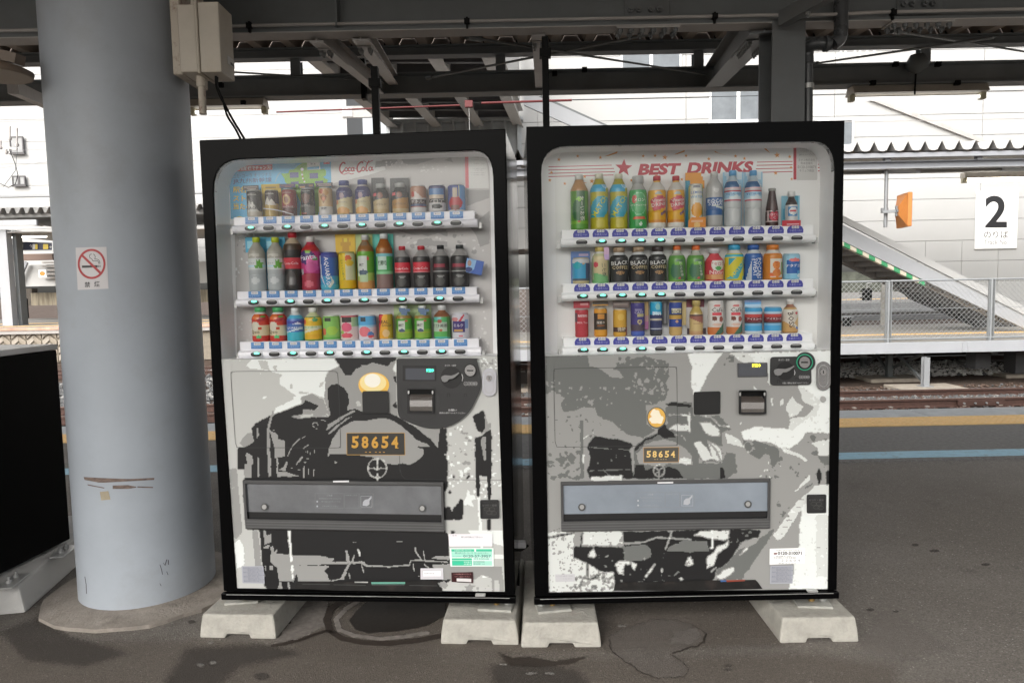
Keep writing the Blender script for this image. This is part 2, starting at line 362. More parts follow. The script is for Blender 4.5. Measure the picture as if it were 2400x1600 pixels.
soft('dry_patch', PALE, [(640, 1512), (700, 1496), (775, 1462), (770, 1402), (720, 1400), (690, 1440), (650, 1495)], .002, 12, .8)
outer = [(815, 1400), (775, 1425), (766, 1452), (774, 1478), (802, 1495), (850, 1505), (910, 1507), (980, 1500), (1036, 1488)]
mid_ = [(850, 1400), (812, 1425), (788, 1450), (795, 1475), (832, 1489), (890, 1496), (940, 1492), (1000, 1482)]
soft('wet_ring', WET2, outer, .003, 4, 1, 9); soft('wet_ring', WET2, [(640, 1512), (700, 1500), (760, 1478), (785, 1480)], .003, 4, .9, 5)
soft('dry_crescent', PALE, mid_, .0034, 3, .95, 7)
soft('puddle', WET, [(880, 1395), (840, 1425), (818, 1452), (832, 1474), (862, 1483), (930, 1478), (1000, 1466), (1045, 1440), (1045, 1392)], .0038, 5)
soft('damp_patch', WET2, [(1165, 1526), (1200, 1540), (1240, 1538), (1300, 1548), (1380, 1536), (1345, 1554), (1260, 1562), (1195, 1558)], .003, 9, .8)
pl = [(1425, 1490), (1470, 1470), (1530, 1450), (1575, 1450), (1620, 1462), (1655, 1485), (1650, 1505), (1600, 1522), (1570, 1532), (1600, 1550), (1615, 1565), (1600, 1585), (1545, 1588), (1500, 1572), (1460, 1545), (1432, 1520)]
soft('repair_patch', PALE, pl, .002, 14, .35)
soft('repair_patch', PALE, [(1580, 1480), (1630, 1470), (1645, 1490), (1620, 1508), (1570, 1505)], .0022, 10, .5)
def jagl(P, amp, step, seed): return jag(P, amp, step, seed)[:-int(math.hypot(P[0][0]-P[-1][0], P[0][1]-P[-1][1])/step) or None]
for q, wd, sd_ in ((pl[0:7], .9, 1), (pl[5:9], 2.6, 2), (pl[8:13], 1.2, 3), (pl[12:]+[pl[0]], 1.5, 4), ([(1150, 1528), (1200, 1543), (1230, 1540), (1290, 1528)], .7, 6)):
    soft('pavement_crack', CRK, jagl(q, 2.4, 7, sd_), .004, 1.6, .8, wd, 1.7)
for (x, y, rx, ry) in ((470, 1557, 9, 4), (498, 1552, 8, 4), (494, 1505, 9, 3), (1245, 1577, 16, 3), (1287, 1577, 12, 3), (1180, 1556, 9, 2), (1458, 1466, 10, 3)):
    soft('scuff_mark', stain_mat('pale_scuff', (.36, .35, .33)) if 'pale_scuff' not in MATS else MATS['pale_scuff'], ell(x, y, rx, ry, 12), .0042, 5, .4, None, 2)
for (x, y, rx, ry) in ((612, 1583, 18, 8), (1706, 1559, 8, 3), (1705, 1568, 9, 3), (2040, 1428, 9, 3), (2190, 1290, 12, 3), (2310, 1322, 10, 3), (2145, 1276, 8, 3), (2100, 1432, 7, 2), (448, 1456, 8, 4)):
    soft('oil_spot', DRKA, ell(x, y, rx, ry, 12), .0042, 5, .8, None, 2)

# ---- track bed beyond the platform
RUST = mat('rusty_rail', (.065, .032, .024), .65, var=.25, scale=12)
RAILTOP = mat('rail_head', (.17, .11, .09), .4, .3)
SLEEP = mat('concrete_sleeper', (.30, .27, .24), .85, var=.2, scale=8)
STONE = [mat('ballast_'+n, c, .9, var=.25, scale=6) for n, c in (('grey', (.10, .10, .10)), ('pale', (.24, .235, .225)), ('brown', (.10, .066, .05)))]
def rail(Y, zt, x0, x1):
    m = MB(); m.prism((x0, Y, zt-.15), (x1, Y, zt-.15), [(-.065, 0), (.065, 0), (.065, .012), (.012, .03), (.012, .11), (.034, .118), (.034, .148), (-.034, .148), (-.034, .118), (-.012, .11), (-.012, .03), (-.065, .012)], RUST)
    m.box(x0, x1, Y-.03, Y+.03, zt-.0015, zt+.001, RAILTOP); return m
def track(Y, z, lab1, lab2, x0=-30, x1=30):
    for yy, lab in ((Y, lab1), (Y+1.067, lab2)):
        t = thing('rail', lab, 'rail', (0, yy, z)); o = rail(yy, z, x0, x1).build('rail_bar', t); o.location = (0, -yy, -z)
        n = 30; cl = MB().box(-.1, .1, -.1, .1, -.165, -.135, RUST); cl.box(-.03, .03, -.09, .09, -.14, -.12, SLEEP)
        c = cl.build('rail_clip', t)
        for i in range(n):
            q = c if i == 0 else c.copy()
            if i: COL.objects.link(q); q.parent = t
            q.location = (-9+.66*i, 0, 0)
    s0 = MB().box(-.11, .11, -.5, 1.56, -.32, -.165, SLEEP).build('sleeper'); tag(s0, 'row of grey concrete sleepers under the rails', 'sleeper', 'sleepers under the rails at %d m' % Y)
    s0['label'] = 'concrete sleeper bedded in ballast under the rusty rails %s' % ('next to the platform deck' if Y < 15 else 'behind the platform deck'); s0.location = (-9, Y, z)
    for i in range(1, 30):
        q = s0.copy(); COL.objects.link(q); q.location = (-9+.66*i, Y, z)
track(12.6, -.80, 'rusty rail nearest the platform edge', 'rusty rail in front of the deck footings')
track(19.6, -.80, 'rail seen under the white deck, behind its posts', 'farthest rail, in shade behind the white deck')
jb = MB().box(8.05, 8.9, 12.52, 12.56, -.93, -.83, RUST)
for i in range(4): jb.cyl((8.15+.2*i, 12.52, -.88), (8.15+.2*i, 12.49, -.88), .018, BOLT, 6)
tag(jb.build('fish_plate'), 'bolted joint plate on the nearest rusty rail', 'joint plate')
def stones(name, x0, x1, y0, y1, n, z, mats, size=(.03, .055), seed=3):
    rn = random.Random(seed); m = MB()
    for i in range(n):
        x, y, r = rn.uniform(x0, x1), rn.uniform(y0, y1), rn.uniform(*size); a = rn.uniform(0, 6.3)
        vs = [(x+r*rn.uniform(.7, 1.2)*math.cos(a+k*1.571), y+r*rn.uniform(.7, 1.2)*math.sin(a+k*1.571), z+rn.uniform(-.3, .4)*r) for k in range(4)]
        vs += [(x+rn.uniform(-.4, .4)*r, y+rn.uniform(-.4, .4)*r, z+r*rn.uniform(.6, 1)), (x, y, z-r*.6)]
        m.add(vs, [(0, 1, 4), (1, 2, 4), (2, 3, 4), (3, 0, 4), (1, 0, 5), (2, 1, 5), (3, 2, 5), (0, 3, 5)], mats[0] if rn.random() < .6 else rn.choice(mats))
    o = m.build(name); o['kind'] = 'stuff'; return o
stones('ballast', 3.5, 10.5, 12.75, 14.5, 6500, -.945, STONE)
stones('ballast', 3.5, 13, 16.6, 19.4, 6500, -.93, [mat('ballast_white', (.55, .54, .52), .9, var=.3, scale=6), STONE[0]], (.04, .07), 4)  # stones under the deck whitened: side light put into their colour
stones('ballast', -12, -4.5, 13.9, 21.2, 5000, -.93, STONE[:2], (.04, .08), 5)
stones('ballast', -1.5, 1.5, 11, 15, 1500, -.93, STONE, (.03, .06), 6)
stones('gravel', 3.5, 11, 12.4, 15.2, 2500, -.96, [STONE[2], STONE[2], STONE[0]], (.02, .04), 7)
# ================================================================== CANOPY OVER THE PLATFORM
def V(*a): return Vector(a)
# ---- roof sheets
roof = thing('canopy_roof', 'ribbed brown-grey metal roof of the platform canopy, seen from below', 'canopy roof', (0, 0, 3.488))
prof = [(-.45, 0), (-.41, 0), (-.36, .09), (-.24, .09), (-.19, 0), (-.11, 0), (-.06, .09), (.06, .09), (.11, 0), (.19, 0), (.24, .09), (.36, .09), (.41, 0), (.45, 0)]
def roofz(y): return .12+.05*(y-6.9) if y > 1.5 else .12-.27+.05*(1.5-y)
ys = [6.66, 1.5, -1.5]
rs = MB()
for dz in (0, .006):
    vs = [(x, y, roofz(y)+z+dz) for y in ys for x, z in prof]; n = len(prof)
    rs.add(vs, [(j*n+i, j*n+i+1, (j+1)*n+i+1, (j+1)*n+i) for j in range(len(ys)-1) for i in range(n-1)], ROOFM)
o = rs.build('roof_sheet', roof); o.location = (-9, 0, 0)
for i in range(1, 21):
    c = o.copy(); COL.objects.link(c); c.parent = roof; c.location = (-9+.9*i, 0, 0)

fl = MB().box(-9.5, 9.5, 6.665, 6.68, roofz(6.66)-.02, roofz(6.66)+.12, ROOFM).build('eave_flashing', roof)
# ---- main beam over the machines
BY, BZ, BH = 3.70, 2.695, .225
mbt = thing('main_beam', 'deep grey steel beam with bolted splice plates crossing above the machines', 'steel beam', (0, BY, BZ))
MB().ibeam((-7, 0, 0), (7, 0, 0), BH, .10, STEEL_D, .014).build('beam', mbt)
MB().box(-7, 7, -.053, .053, -.006, -.0006, STEEL_L).build('bounce_lit_flange', mbt)  # underside paler than the beam paint: ground bounce put into the colour
def hexnut(mb, p, d, r, m=BOLT, h=.014):
    mb.cyl(p, V(*p)+V(*d)*h, r, m, 6); mb.cyl(p, V(*p)+V(*d)*(h+.012), r*.5, m, 8)
for px in (1518, 2160):
    X = onY(px, 40, BY-.03).x
    s = MB().box(X-.115, X+.115, -.013, -.0046, .02, .21, STEEL_D).build('splice_plate', mbt, .002)
    b = MB()
    for i in (-.086, -.043, .02, .063):
        for z in (.085, .152): hexnut(b, (X+i, -.013, z), (0, -1, 0), .0165, STEEL, .018)
    b.build('splice_bolts', mbt)['kind'] = 'stuff'
    f = MB().box(X-.16, X+.16, -.05, .05, -.016, -.0065, STEEL_L).build('flange_plate', mbt)
    b = MB()
    for i in range(6):
        for y in (-.032, .032): hexnut(b, (X-.14+.056*i, y, -.016), (0, 0, -1), .014, STEEL, .016)
    b.build('flange_bolts', mbt)['kind'] = 'stuff'
for px in (796,):
    X = onY(px, 60, BY).x; MB().box(X-.005, X+.005, -.073, -.006, .016, BH-.016, STEEL_D).build('stiffener', mbt)
cdt = thing('conduit', 'thin grey cable conduit clipped along the lower flange of the main beam', 'conduit', (0, BY-.062, BZ+.028))
pts = [(-6.5, 0, 0), (1.22, 0, 0)]+[(1.30, -.012, -.004), (1.38, -.03, -.012), (1.55, -.03, -.014), (1.7, -.03, -.012), (1.8, -.01, -.002), (1.9, 0, .004), (6, 0, .01)]
MB().tube(pts, .0085, STEEL_L, 8).build('conduit_pipe', cdt)
cl = MB().box(-.014, .014, -.013, .010, -.012, .012, BLACKM); cl.box(-.005, .005, -.006, .02, -.034, .02, BLACKM)
c0 = cl.build('conduit_clamp', cdt)
for i, px in enumerate((585, 1095, 1675, 2092)):
    q = c0 if i == 0 else c0.copy()
    if i: COL.objects.link(q); q.parent = cdt
    q.location = (onY(px, 70, BY-.062).x, 0, 0)

# ---- roof-edge truss (upper and lower chord with posts)
TY, TZ0, TZ1 = 6.6, 3.155, 3.50
tr = thing('edge_truss', 'grey steel truss of two chords and short posts along the canopy edge', 'steel truss', (0, TY, TZ0))
MB().ibeam((-11, 0, 0), (11, 0, 0), .19, .16, STEEL_T, .014).build('lower_chord', tr)
MB().ibeam((-11, 0, TZ1-TZ0), (11, 0, TZ1-TZ0), .092, .12, STEEL_T).build('upper_chord', tr)
pm = MB().ibeam((0, 0, .19), (0, 0, TZ1-TZ0), .09, .09, STEEL_T, up=(0, 1, 0))
p0 = pm.build('truss_post', tr)
for i, px in enumerate((691, 1173, 1638, 2170, -300, 180, 2650)):
    q = p0 if i == 0 else p0.copy()
    if i: COL.objects.link(q); q.parent = tr
    q.location = (onY(px, 140, TY).x, 0, 0)
rcl = MB().box(-.008, .008, -.01, .01, 0, .22, BLACKM)
r0 = rcl.build('roof_clip', tr)
for i in range(52):
    q = r0 if i == 0 else r0.copy()
    if i: COL.objects.link(q); q.parent = tr
    q.location = (-8+.3*i, -.05, TZ1-TZ0+.09)
cb = MB()
for px, py in ((516, 199), (570, 241), (1300, 172), (1370, 163), (2100, 150), (2200, 150), (2047, 194), (2245, 194)):
    p = onY(px, py, TY-.09); cb.box(p.x-.022, p.x+.022, -.10, -.06, p.z-TZ0-.02, p.z-TZ0+.02, BLACKM)
cb.build('cable_clips', tr)['kind'] = 'stuff'

# ---- arms from the main beam to the truss
arms = [((1792, 78), (1672, 206), .15, .19, 'thick bolted roof arm beside the square steel post', STEEL, True),
        ((742, 100), (892, 222), .07, .1, 'slanting pale roof arm above the left half of the beverage machine with the red script', STEEL_L, False),
        ((845, 96), (922, 200), .085, .09, 'slanting pale channel ending in a gusset at the lower chord', STEEL_L, False),
        ((1262, 82), (1264, 208), .07, .08, 'short roof arm over the gap between the machines, beside a black post', STEEL_L, False)]
for (a, b, wd, h, lab, mt, bolts) in arms:
    p0, p1 = onY(*a, BY+.03), onY(*b, TY-.02); t = thing('roof_arm', lab, 'roof arm', p0)
    MB().ibeam((0, 0, 0), p1-p0, h, wd, mt, .01, .008).build('arm_beam', t)
    d = (p1-p0)
    g = MB().bar(d*.06-V(0, 0, .004), d*.3-V(0, 0, .004), wd*.9, .006, mt); g.build('gusset_plate', t)
    bb = MB()
    for k in range(7 if bolts else 2):
        for s in (-.3, .3): hexnut(bb, d*(.08+.026*k)+V(s*wd, 0, -.006), (0, 0, -1), .013, BOLT, .02)
    bb.build('arm_bolts', t)['kind'] = 'stuff'
p = onY(1834, 46, BY-.09); q = onY(1950, -20, BY-.4)
t = thing('knee_brace', 'short slanting brace in front of the beam above the square post', 'brace', p)
MB().bar((0, 0, 0), q-p, .05, .07, STEEL).build('brace_bar', t)
b = MB(); hexnut(b, (q-p)*.5+V(0, -.02, -.035), (0, -.3, -1), .012); b.build('brace_bolt', t)

# ---- square steel post behind the right machine
X = onY(1850, 200, 3.63).x
t = thing('square_post', 'grey steel post rising behind the white machine to the main beam', 'steel post', (X, 3.74, 0))
MB().box(-.083, .083, -.1, -.088, 0, BZ-.001, STEEL).box(-.083, .083, .088, .1, 0, BZ-.001, STEEL).box(-.006, .006, -.088, .088, 0, BZ-.001, STEEL_D).build('post', t)
MB().box(-.14, .14, -.14, .14, .0, .02, STEEL).build('base_plate', t)
# ---- drain pipe
DP = mat('drain_pipe_grey', (.075, .08, .085), .28, var=.1, scale=5)
a = onY(1971, -20, 3.62); b = onY(1971, 70, 3.62); c = onY(1952, 103, 3.62); d = onY(1905, 104, 3.66); e = onY(1893, 122, 3.7); f = onY(1893, 300, 3.7)
t = thing('drain_pipe', 'dark plastic drain pipe bending round to the square post', 'drain pipe', (f.x, f.y, 0))
def loc(*ps): return [p-V(f.x, f.y, 0) for p in ps]
def curve(pts, n=6):
    out = []; P = [V(*p) for p in pts]; P = [P[0]*2-P[1]]+P+[P[-1]*2-P[-2]]
    for i in range(1, len(P)-2):
        for k in range(n):
            s = k/n; a_, b_, c_, d_ = P[i-1:i+3]
            out.append(.5*((2*b_)+(c_-a_)*s+(2*a_-5*b_+4*c_-d_)*s*s+(3*b_-a_-3*c_+d_)*s**3))
    return out+[P[-2]]
MB().tube(loc(a, b)+loc(*curve([b, onY(1968, 90, 3.62), c])[1:]), .034, DP, 14).build('pipe', t)
MB().tube(loc(*curve([c, d, e, onY(1893, 150, 3.7)])), .03, DP, 14).tube(loc(onY(1893, 150, 3.7), f, V(f.x, f.y, .02)), .025, DP, 12).build('downpipe', t)
MB().cyl(*loc(onY(1940, 103, 3.62), onY(1932, 103.5, 3.62)), .038, DP, 14).build('pipe_collar', t)
g = onY(1893, 203, 3.7)-V(f.x, f.y, 0); MB().cyl(g-V(0, 0, .012), g+V(0, 0, .012), .031, GALV, 12).build('pipe_bracket', t)

# ---- black support posts behind the machines
for (x0, x1, y0, Y, lab, zb) in ((873, 889, 158, 3.62, 'black steel stay post rising behind the machine with the red script', 0), (1272, 1287, 88, 3.6, 'black steel stay post rising behind the gap between the machines', 0)):
    a, b = onY(x0, 240, Y), onY(x1, 240, Y); z1 = onY(x0, y0, Y).z
    t = thing('stay_post', lab, 'stay post', ((a.x+b.x)/2, Y, 0)); w_ = b.x-a.x
    MB().box(-w_/2, w_/2, -.02, .02, 0, z1, BLACKM).build('post', t, .002)
    MB().box(-.05, .05, -.05, .05, 0, .008, BLACKM).build('foot_plate', t)
    MB().box(-w_/2-.012, w_/2+.012, -.026, .02, z1-.1, z1-.06, BLACKM).build('post_clamp', t)
a = onY(845, 140, 6.4); b = onY(859, 233, 6.4)
tag(MB().box(a.x, b.x, 6.37, 6.45, b.z, a.z, BLACKM).build('black_hanger'), 'short black hanger in front of the lower chord, behind the pale arms', 'hanger')

# ---- tie rods
for (a, ya, b, yb, lab) in (((1000, 184), 6.4, (1548, 76), 3.85, 'thin tie rod crossing up to the splice plate in the middle of the beam'),
        ((1094, 87), 3.85, (1655, 175), 6.4, 'thin tie rod running down to the thick bolted arm'),
        ((490, 166), 6.45, (885, 190), 6.45, 'thin rod in front of the gap between the truss chords, beside the cream box'),
        ((1905, 150), 6.4, (2330, 88), 3.85, 'thin tie rod rising from the drain pipe towards the beam end'),
        ((2090, 72), 3.85, (2430, 126), 6.4, 'thin tie rod falling from the second splice plate')):
    p, q = onY(*a, ya), onY(*b, yb); t = thing('tie_rod', lab, 'tie rod', p); MB().cyl((0, 0, 0), q-p, .008, STEEL_D, 6).build('rod', t)
    d = (q-p).normalized(); MB().cyl(d*.0, d*.12, .016, STEEL_D, 8).build('turnbuckle', t)

# ---- red pipe with alarm box, red cable
RED = mat('red_pipe', (.11, .014, .015), .6)
p, q = onY(648, 263, 9), onY(1078, 247, 9)
t = thing('red_pipe', 'red pipe with a small red box under the footbridge, above the machines', 'pipe', p)
MB().cyl((0, 0, 0), q-p, .011, RED, 8).cyl(onY(1128, 242, 9)-p, onY(1340, 235, 9)-p, .015, RED, 8).build('pipe', t)
c = onY(1099, 245, 9)-p; MB().box(c.x-.05, c.x+.05, c.y-.03, c.y+.03, c.z-.04, c.z+.045, RED).build('alarm_box', t, .005)
MB().cyl(c-V(0, 0, .04), c-V(0, 0, .36), .003, GALV, 5).build('pull_cord', t)
p, q = onY(1340, 234, 9.4), onY(2400, 212, 9.4)
tag(MB().cyl(p, q, .004, BLACKM, 5).build('overhead_cable'), 'single thin cable strung in front of the white building', 'cable')
p, q = onY(1900, 288, 9.4), onY(2400, 278, 9.4)
tag(MB().cyl(p, q, .004, STEEL_L, 5).build('overhead_cable'), 'faint lower cable strung above the far canopy roof', 'cable')

# ---- fluorescent fittings under the truss
LAMPH = mat('lamp_housing', (.50, .46, .40), .5, var=.1); TUBE = mat('fluorescent_tube', (.9, .9, .88), .3, emit=.8)
SOCK = mat('lamp_socket', (.62, .58, .42), .5)
for x0, x1, y0, y1, lab in ((448, 624, 256, 270, 'tube lamp fitting under the truss, beside the round column'), (1992, 2306, 203, 218, 'long tube lamp fitting under the truss, near the drain pipe')):
    a, b = onY(x0, y0, TY), onY(x1, y0, TY); L = b.x-a.x; t = thing('tube_lamp', lab, 'lamp', (a.x, TY, TZ0))
    h = .075
    MB().prism((0, 0, -h), (L, 0, -h), [(-.09, 0), (.09, 0), (.05, h-.004), (-.05, h-.004)], LAMPH).build('lamp_housing', t)
    for xx in (.015, L-.015): MB().box(xx-.025, xx+.025, -.03, .03, -h-.06, -h-.001, SOCK).build('lamp_socket', t, .006)
    MB().cyl((.04, 0, -h-.035), (L-.04, 0, -h-.035), .016, TUBE, 10).build('tube', t)
p = onY(2150, 148, TY-.12)
t = thing('junction_dome', 'dark round junction box on the truss post, right of the drain pipe', 'junction box', p)
MB().lathe((0, 0, -.05), [(.02, -.04), (.09, 0), (.1, .05), (.06, .12), (.02, .13)], STEEL_D, 14).build('dome', t)
MB().cyl((-.0, .02, -.08), (.0, .03, -.27), .008, BLACKM, 6).build('dome_cable', t)
# ---- things under the roof at the far left
BRN = mat('brown_enamel', (.16, .12, .09), .4, var=.2)
p = onY(-8, 178, 2.9)
t = thing('pan_lamp', 'round brown pan hanging under the canopy in the upper left corner', 'hanging lamp', p)
MB().lathe((0, 0, 0), [(.125, 0), (.13, .02), (.11, .03), (.03, .06), (.02, .12)], BRN, 24).build('pan', t)
MB().lathe((0, 0, -.001), [(.118, 0), (.112, .018), (.02, .03)], mat('pan_inside', (.3, .25, .2), .5), 24).build('pan_liner', t)
MB().bar((-.3, .05, .17), (.1, .0, .06), .05, .04, BRN).cyl((0, 0, .1), (0, 0, .5), .01, BLACKM, 6).build('pan_bracket', t)
p, q = onY(30, 205, 5.2), onY(115, 244, 6.3)
tag(MB().bar(p, q, .07, .09, STEEL_L).build('short_brace'), 'pale short brace left of the round column under the roof edge', 'brace')

# ================================================================== ROUND COLUMN AT THE LEFT
CC = V(-1.739, 3.217, 0); CR = .289
PILL = mat('column_paint', (.375, .41, .455), .38, var=.07, scale=2.2, dirt=(.27, .27, .27), dscale=2.6, damt=.35, spec=.4)
col = thing('round_column', 'thick pale grey round steel column beside the vending machine with the red script', 'column', CC)
n = 64; m = MB(); m.lathe((0, 0, 0), [(CR, 0), (CR, .4), (CR, 1), (CR, 2), (CR, 3.55)], PILL, n); m.build('shaft', col)
rn = random.Random(2); foot = MB(); pr_ = [(.436+rn.uniform(-.012, .012)) for _ in range(40)]
vs = [(pr_[k]*math.cos(k*math.pi/20), pr_[k]*math.sin(k*math.pi/20), z) for z in (0, .016) for k in range(40)]+[(CR*math.cos(k*math.pi/20), CR*math.sin(k*math.pi/20), .03) for k in range(40)]
foot.add(vs, [(j*40+k, j*40+(k+1) % 40, (j+1)*40+(k+1) % 40, (j+1)*40+k) for j in (0, 1) for k in range(40)], mat('column_footing', (.27, .24, .21), .9, var=.25, scale=9, bump=.4, bscale=90, dirt=(.10, .085, .07), dscale=5, damt=.8)); foot.build('footing', col)
def oncyl(x, y, d=0):                                      # pixel -> point on the column surface (column frame)
    r = CR+d; o = CAM-CC; k = ray(x, y); a = k.x*k.x+k.y*k.y; b = o.x*k.x+o.y*k.y; c = o.x*o.x+o.y*o.y-r*r
    t = (-b-math.sqrt(max(b*b-a*c, 0)))/a; return o+k*t
def cstrip(mb, A, B, d, mt, n=8):                          # quad strip between two pixel polylines
    def samp(P, t):
        k = t*(len(P)-1); i = min(int(k), len(P)-2); f = k-i; return (P[i][0]*(1-f)+P[i+1][0]*f, P[i][1]*(1-f)+P[i+1][1]*f)
    a = [oncyl(*samp(A, i/n), d) for i in range(n+1)]; b = [oncyl(*samp(B, i/n), d) for i in range(n+1)]
    mb.add(a+b, [(i, i+1, n+2+i, n+1+i) for i in range(n)], mt)
TAPE = mat('tape_residue', (.165, .12, .10), .8, var=.5, scale=40, stretch=(1, 1, 3))
for A, B in (([(196, 1117), (230, 1119), (300, 1122), (362, 1119)], [(198, 1124), (235, 1131), (290, 1128), (361, 1124)]), ([(264, 1137), (300, 1136), (320, 1140)], [(264, 1145), (300, 1145), (319, 1142)]), ([(322, 1139), (358, 1140)], [(322, 1142), (359, 1143)]), ([(205, 1134), (245, 1142)], [(206, 1137), (244, 1144)])):
    tt = MB(); cstrip(tt, A, B, .0008, TAPE, 10); tt.build('tape_residue', col)
tt = MB(); cstrip(tt, [(234, 1152), (254, 1150)], [(237, 1172), (259, 1170)], .001, mat('old_tape_square', (.36, .31, .22), .7, var=.2, scale=30), 3); tt.build('tape_scrap', col)
INKM = mat('marker_scribble', (.06, .05, .055), .7)
tt = MB()
for P in ([(382, 1318), (386, 1324), (390, 1310), (394, 1311), (394, 1322)], [(374, 1322), (378, 1334), (380, 1345)], [(374, 1366), (377, 1372)], [(390, 1338), (393, 1346)], [(198, 1350), (201, 1368), (202, 1390)]):
    for (a, b) in zip(P, P[1:]): cstrip(tt, [a, b], [(a[0]+1.6, a[1]+.6), (b[0]+1.6, b[1]+.6)], .0008, INKM, 2)
tt.build('scribble', col)
# no-smoking sign
sg = thing('no_smoking_sign', 'white no smoking sticker with red ring on the round column', 'sign', oncyl(215, 630)+CC)
SO = oncyl(215, 630)
class Off(MB):
    def add(s, vs, *a, **k): return MB.add(s, [V(*p)-SO for p in vs], *a, **k)
WS = mat('sign_white', (.62, .60, .61), .4); RS = mat('sign_red', (.42, .03, .035), .4); KS = mat('sign_black', (.02, .02, .022), .4)
s = Off(); TL, TR_, BL, BR = (177, 580.5), (249.5, 578.5), (254.5, 676.5), (182, 679.5)
cstrip(s, [TL, TR_], [BR, BL], .0015, WS, 14); s.build('sign_face', sg)
s = Off(); cx, cy = 214.6, 618.5
o_ = [oncyl(*p, .0024) for p in ell(cx, cy, 32.6, 35.4, 48)]; i_ = [oncyl(*p, .0024) for p in ell(cx, cy, 27.8, 30.2, 48)]
s.add(o_+i_, [(k, (k+1) % 48, 48+(k+1) % 48, 48+k) for k in range(48)], RS)
cstrip(s, [(190.5, 600.5), (233, 641.5)], [(194, 596.5), (237, 637.5)], .0026, RS, 10); s.build('prohibition_ring', sg)
s = Off()
cstrip(s, [(192, 622.3), (229, 621.6)], [(192.3, 627.6), (229, 626.6)], .002, KS, 8)
for x in (230.5, 233.7): cstrip(s, [(x, 621.3), (x+1.6, 621.3)], [(x, 626.4), (x+1.6, 626.4)], .002, KS, 2)
def line(P, wd):
    P = [V(a, b, 0) for a, b in P]
    for a, b in zip(P, P[1:]):
        d = (b-a).normalized(); n_ = V(-d.y, d.x, 0)*wd/2; a2 = a-d*wd*.3; b2 = b+d*wd*.3
        cstrip(s, [(a2+n_)[:2], (b2+n_)[:2]], [(a2-n_)[:2], (b2-n_)[:2]], .002, KS, 1)
line([(214.5, 595.5), (211, 596.5), (209.6, 600), (210.5, 604), (213.5, 606), (216, 608), (217, 611), (220, 611.6), (228, 611.6), (231, 613.5), (231.7, 618)], 1.3)
line([(218.8, 595.5), (222, 598), (223.3, 602), (222, 607), (227, 607.5), (231, 609), (233.6, 612.5), (234.2, 618)], 1.3)
fn = lambda a, b, d: oncyl(a, b, .0022)
s.text('禁', fn, 204.8, 667, 13, KS, 13, bold=.012); s.text('煙', fn, 227.2, 665.5, 13, KS, 13, bold=.012)
s.build('pictogram', sg)

# ---- cream junction box on the column, with conduit and cables
CRM = mat('cream_enamel', (.50, .455, .385), .45, var=.08, scale=6, dirt=(.36, .3, .23), dscale=5, damt=.4)
CRMR = mat('rusty_cream_bracket', (.50, .45, .38), .6, dirt=(.17, .06, .03), dscale=24, damt=1.0)
jb = thing('junction_box', 'cream metal junction box on a rusty bracket high on the round column', 'junction box', (-1.262, 3.075, 2.312))
MB().box(-.106, -.03, -.06, .075, 0, .275, CRM).build('box_body', jb, .004)
MB().box(-.028, -.018, -.072, .085, -.010, .287, CRM).build('door_gasket', jb, .003)
MB().box(-.017, .07, -.066, .08, -.004, .281, CRM).build('box_door', jb, .006, seg=2)
MB().box(.0712, .0722, .0, .075, .05, .085, mat('maker_label', (.55, .54, .52), .4)).box(.0724, .0728, .03, .07, .055, .066, KS).build('name_plate', jb)
MB().box(-.15, -.108, -.03, .22, .0, .6, CRMR).build('bracket', jb, .004)
MB().cyl((-.045, .0, -.16), (-.045, .0, 0), .0155, CRMR, 14).build('conduit_stub', jb)
MB().cyl((-.045, .0, -.045), (-.045, .0, -.0), .02, CRMR, 14).build('conduit_nut', jb)
MB().cyl((-.06, .0, .276), (-.06, .0, .8), .013, CRM, 10).build('upper_conduit', jb)
cb = thing('power_cable', 'pair of black cables dropping from the cream box to the machine', 'cable', onY(506, 184, 3.05))
o0 = onY(506, 184, 3.05)
P1 = [onY(*p, Y)-o0 for p, Y in (((506, 178), 3.05), ((507, 200), 3.06), ((516, 226), 3.08), ((530, 252), 3.1), ((545, 280), 3.12), ((562, 308), 3.15), ((578, 335), 3.2))]
P2 = [onY(*p, Y)-o0 for p, Y in (((509, 180), 3.06), ((510, 205), 3.07), ((522, 235), 3.08), ((529, 262), 3.1), ((536, 278), 3.12), ((552, 303), 3.15), ((568, 335), 3.2))]
MB().tube(curve(P1), .0052, BLACKM, 7).build('cable', cb); MB().tube(curve(P2), .005, BLACKM, 7).build('cable', cb)

# ---- black cabinet at the left edge on its white block
A, B = onZ(0, 1345, .14), onZ(165, 1262, .14); d = (A-B).normalized(); ztop = onY(130, 806, B.y).z
bc = thing('black_cabinet', 'black cabinet with a white top edge at the left, next to the round column', 'cabinet', (B.x, B.y, .14))
C_ = B+d*1.1; nrm = V(d.y, -d.x, 0)
if nrm.x > 0: nrm = -nrm
def bb(p): return p-V(B.x, B.y, .14)
def slab(z0, z1, e, mt):
    a, b, c, q = B-d*e-nrm*e, C_+d*e-nrm*e, C_+nrm*.7, B+nrm*.7
    return MB().hexa([bb(V(k.x, k.y, .14+z0)) for k in (a, b, c, q)], [bb(V(k.x, k.y, .14+z1)) for k in (a, b, c, q)], mt)
slab(0, ztop-.14-.03, 0, mat('black_satin', (.002, .002, .002), .55, spec=.08)).build('cabinet_body', bc, .004)
slab(ztop-.14-.028, ztop-.14, .004, mat('cabinet_top', (.62, .6, .59), .3)).build('cabinet_top', bc, .004)
wb = thing('concrete_block', 'white painted concrete block under the black cabinet', 'concrete block', (B.x, B.y, 0))
e1, e2 = onZ(172, 1335, 0), onZ(60, 1436, 0); dd = (e2-e1).normalized(); nn = V(dd.y, -dd.x, 0); nn = -nn if nn.x > 0 else nn
f0, f1 = e1-dd*.55, e2+dd*.0
O = V(B.x, B.y, 0)
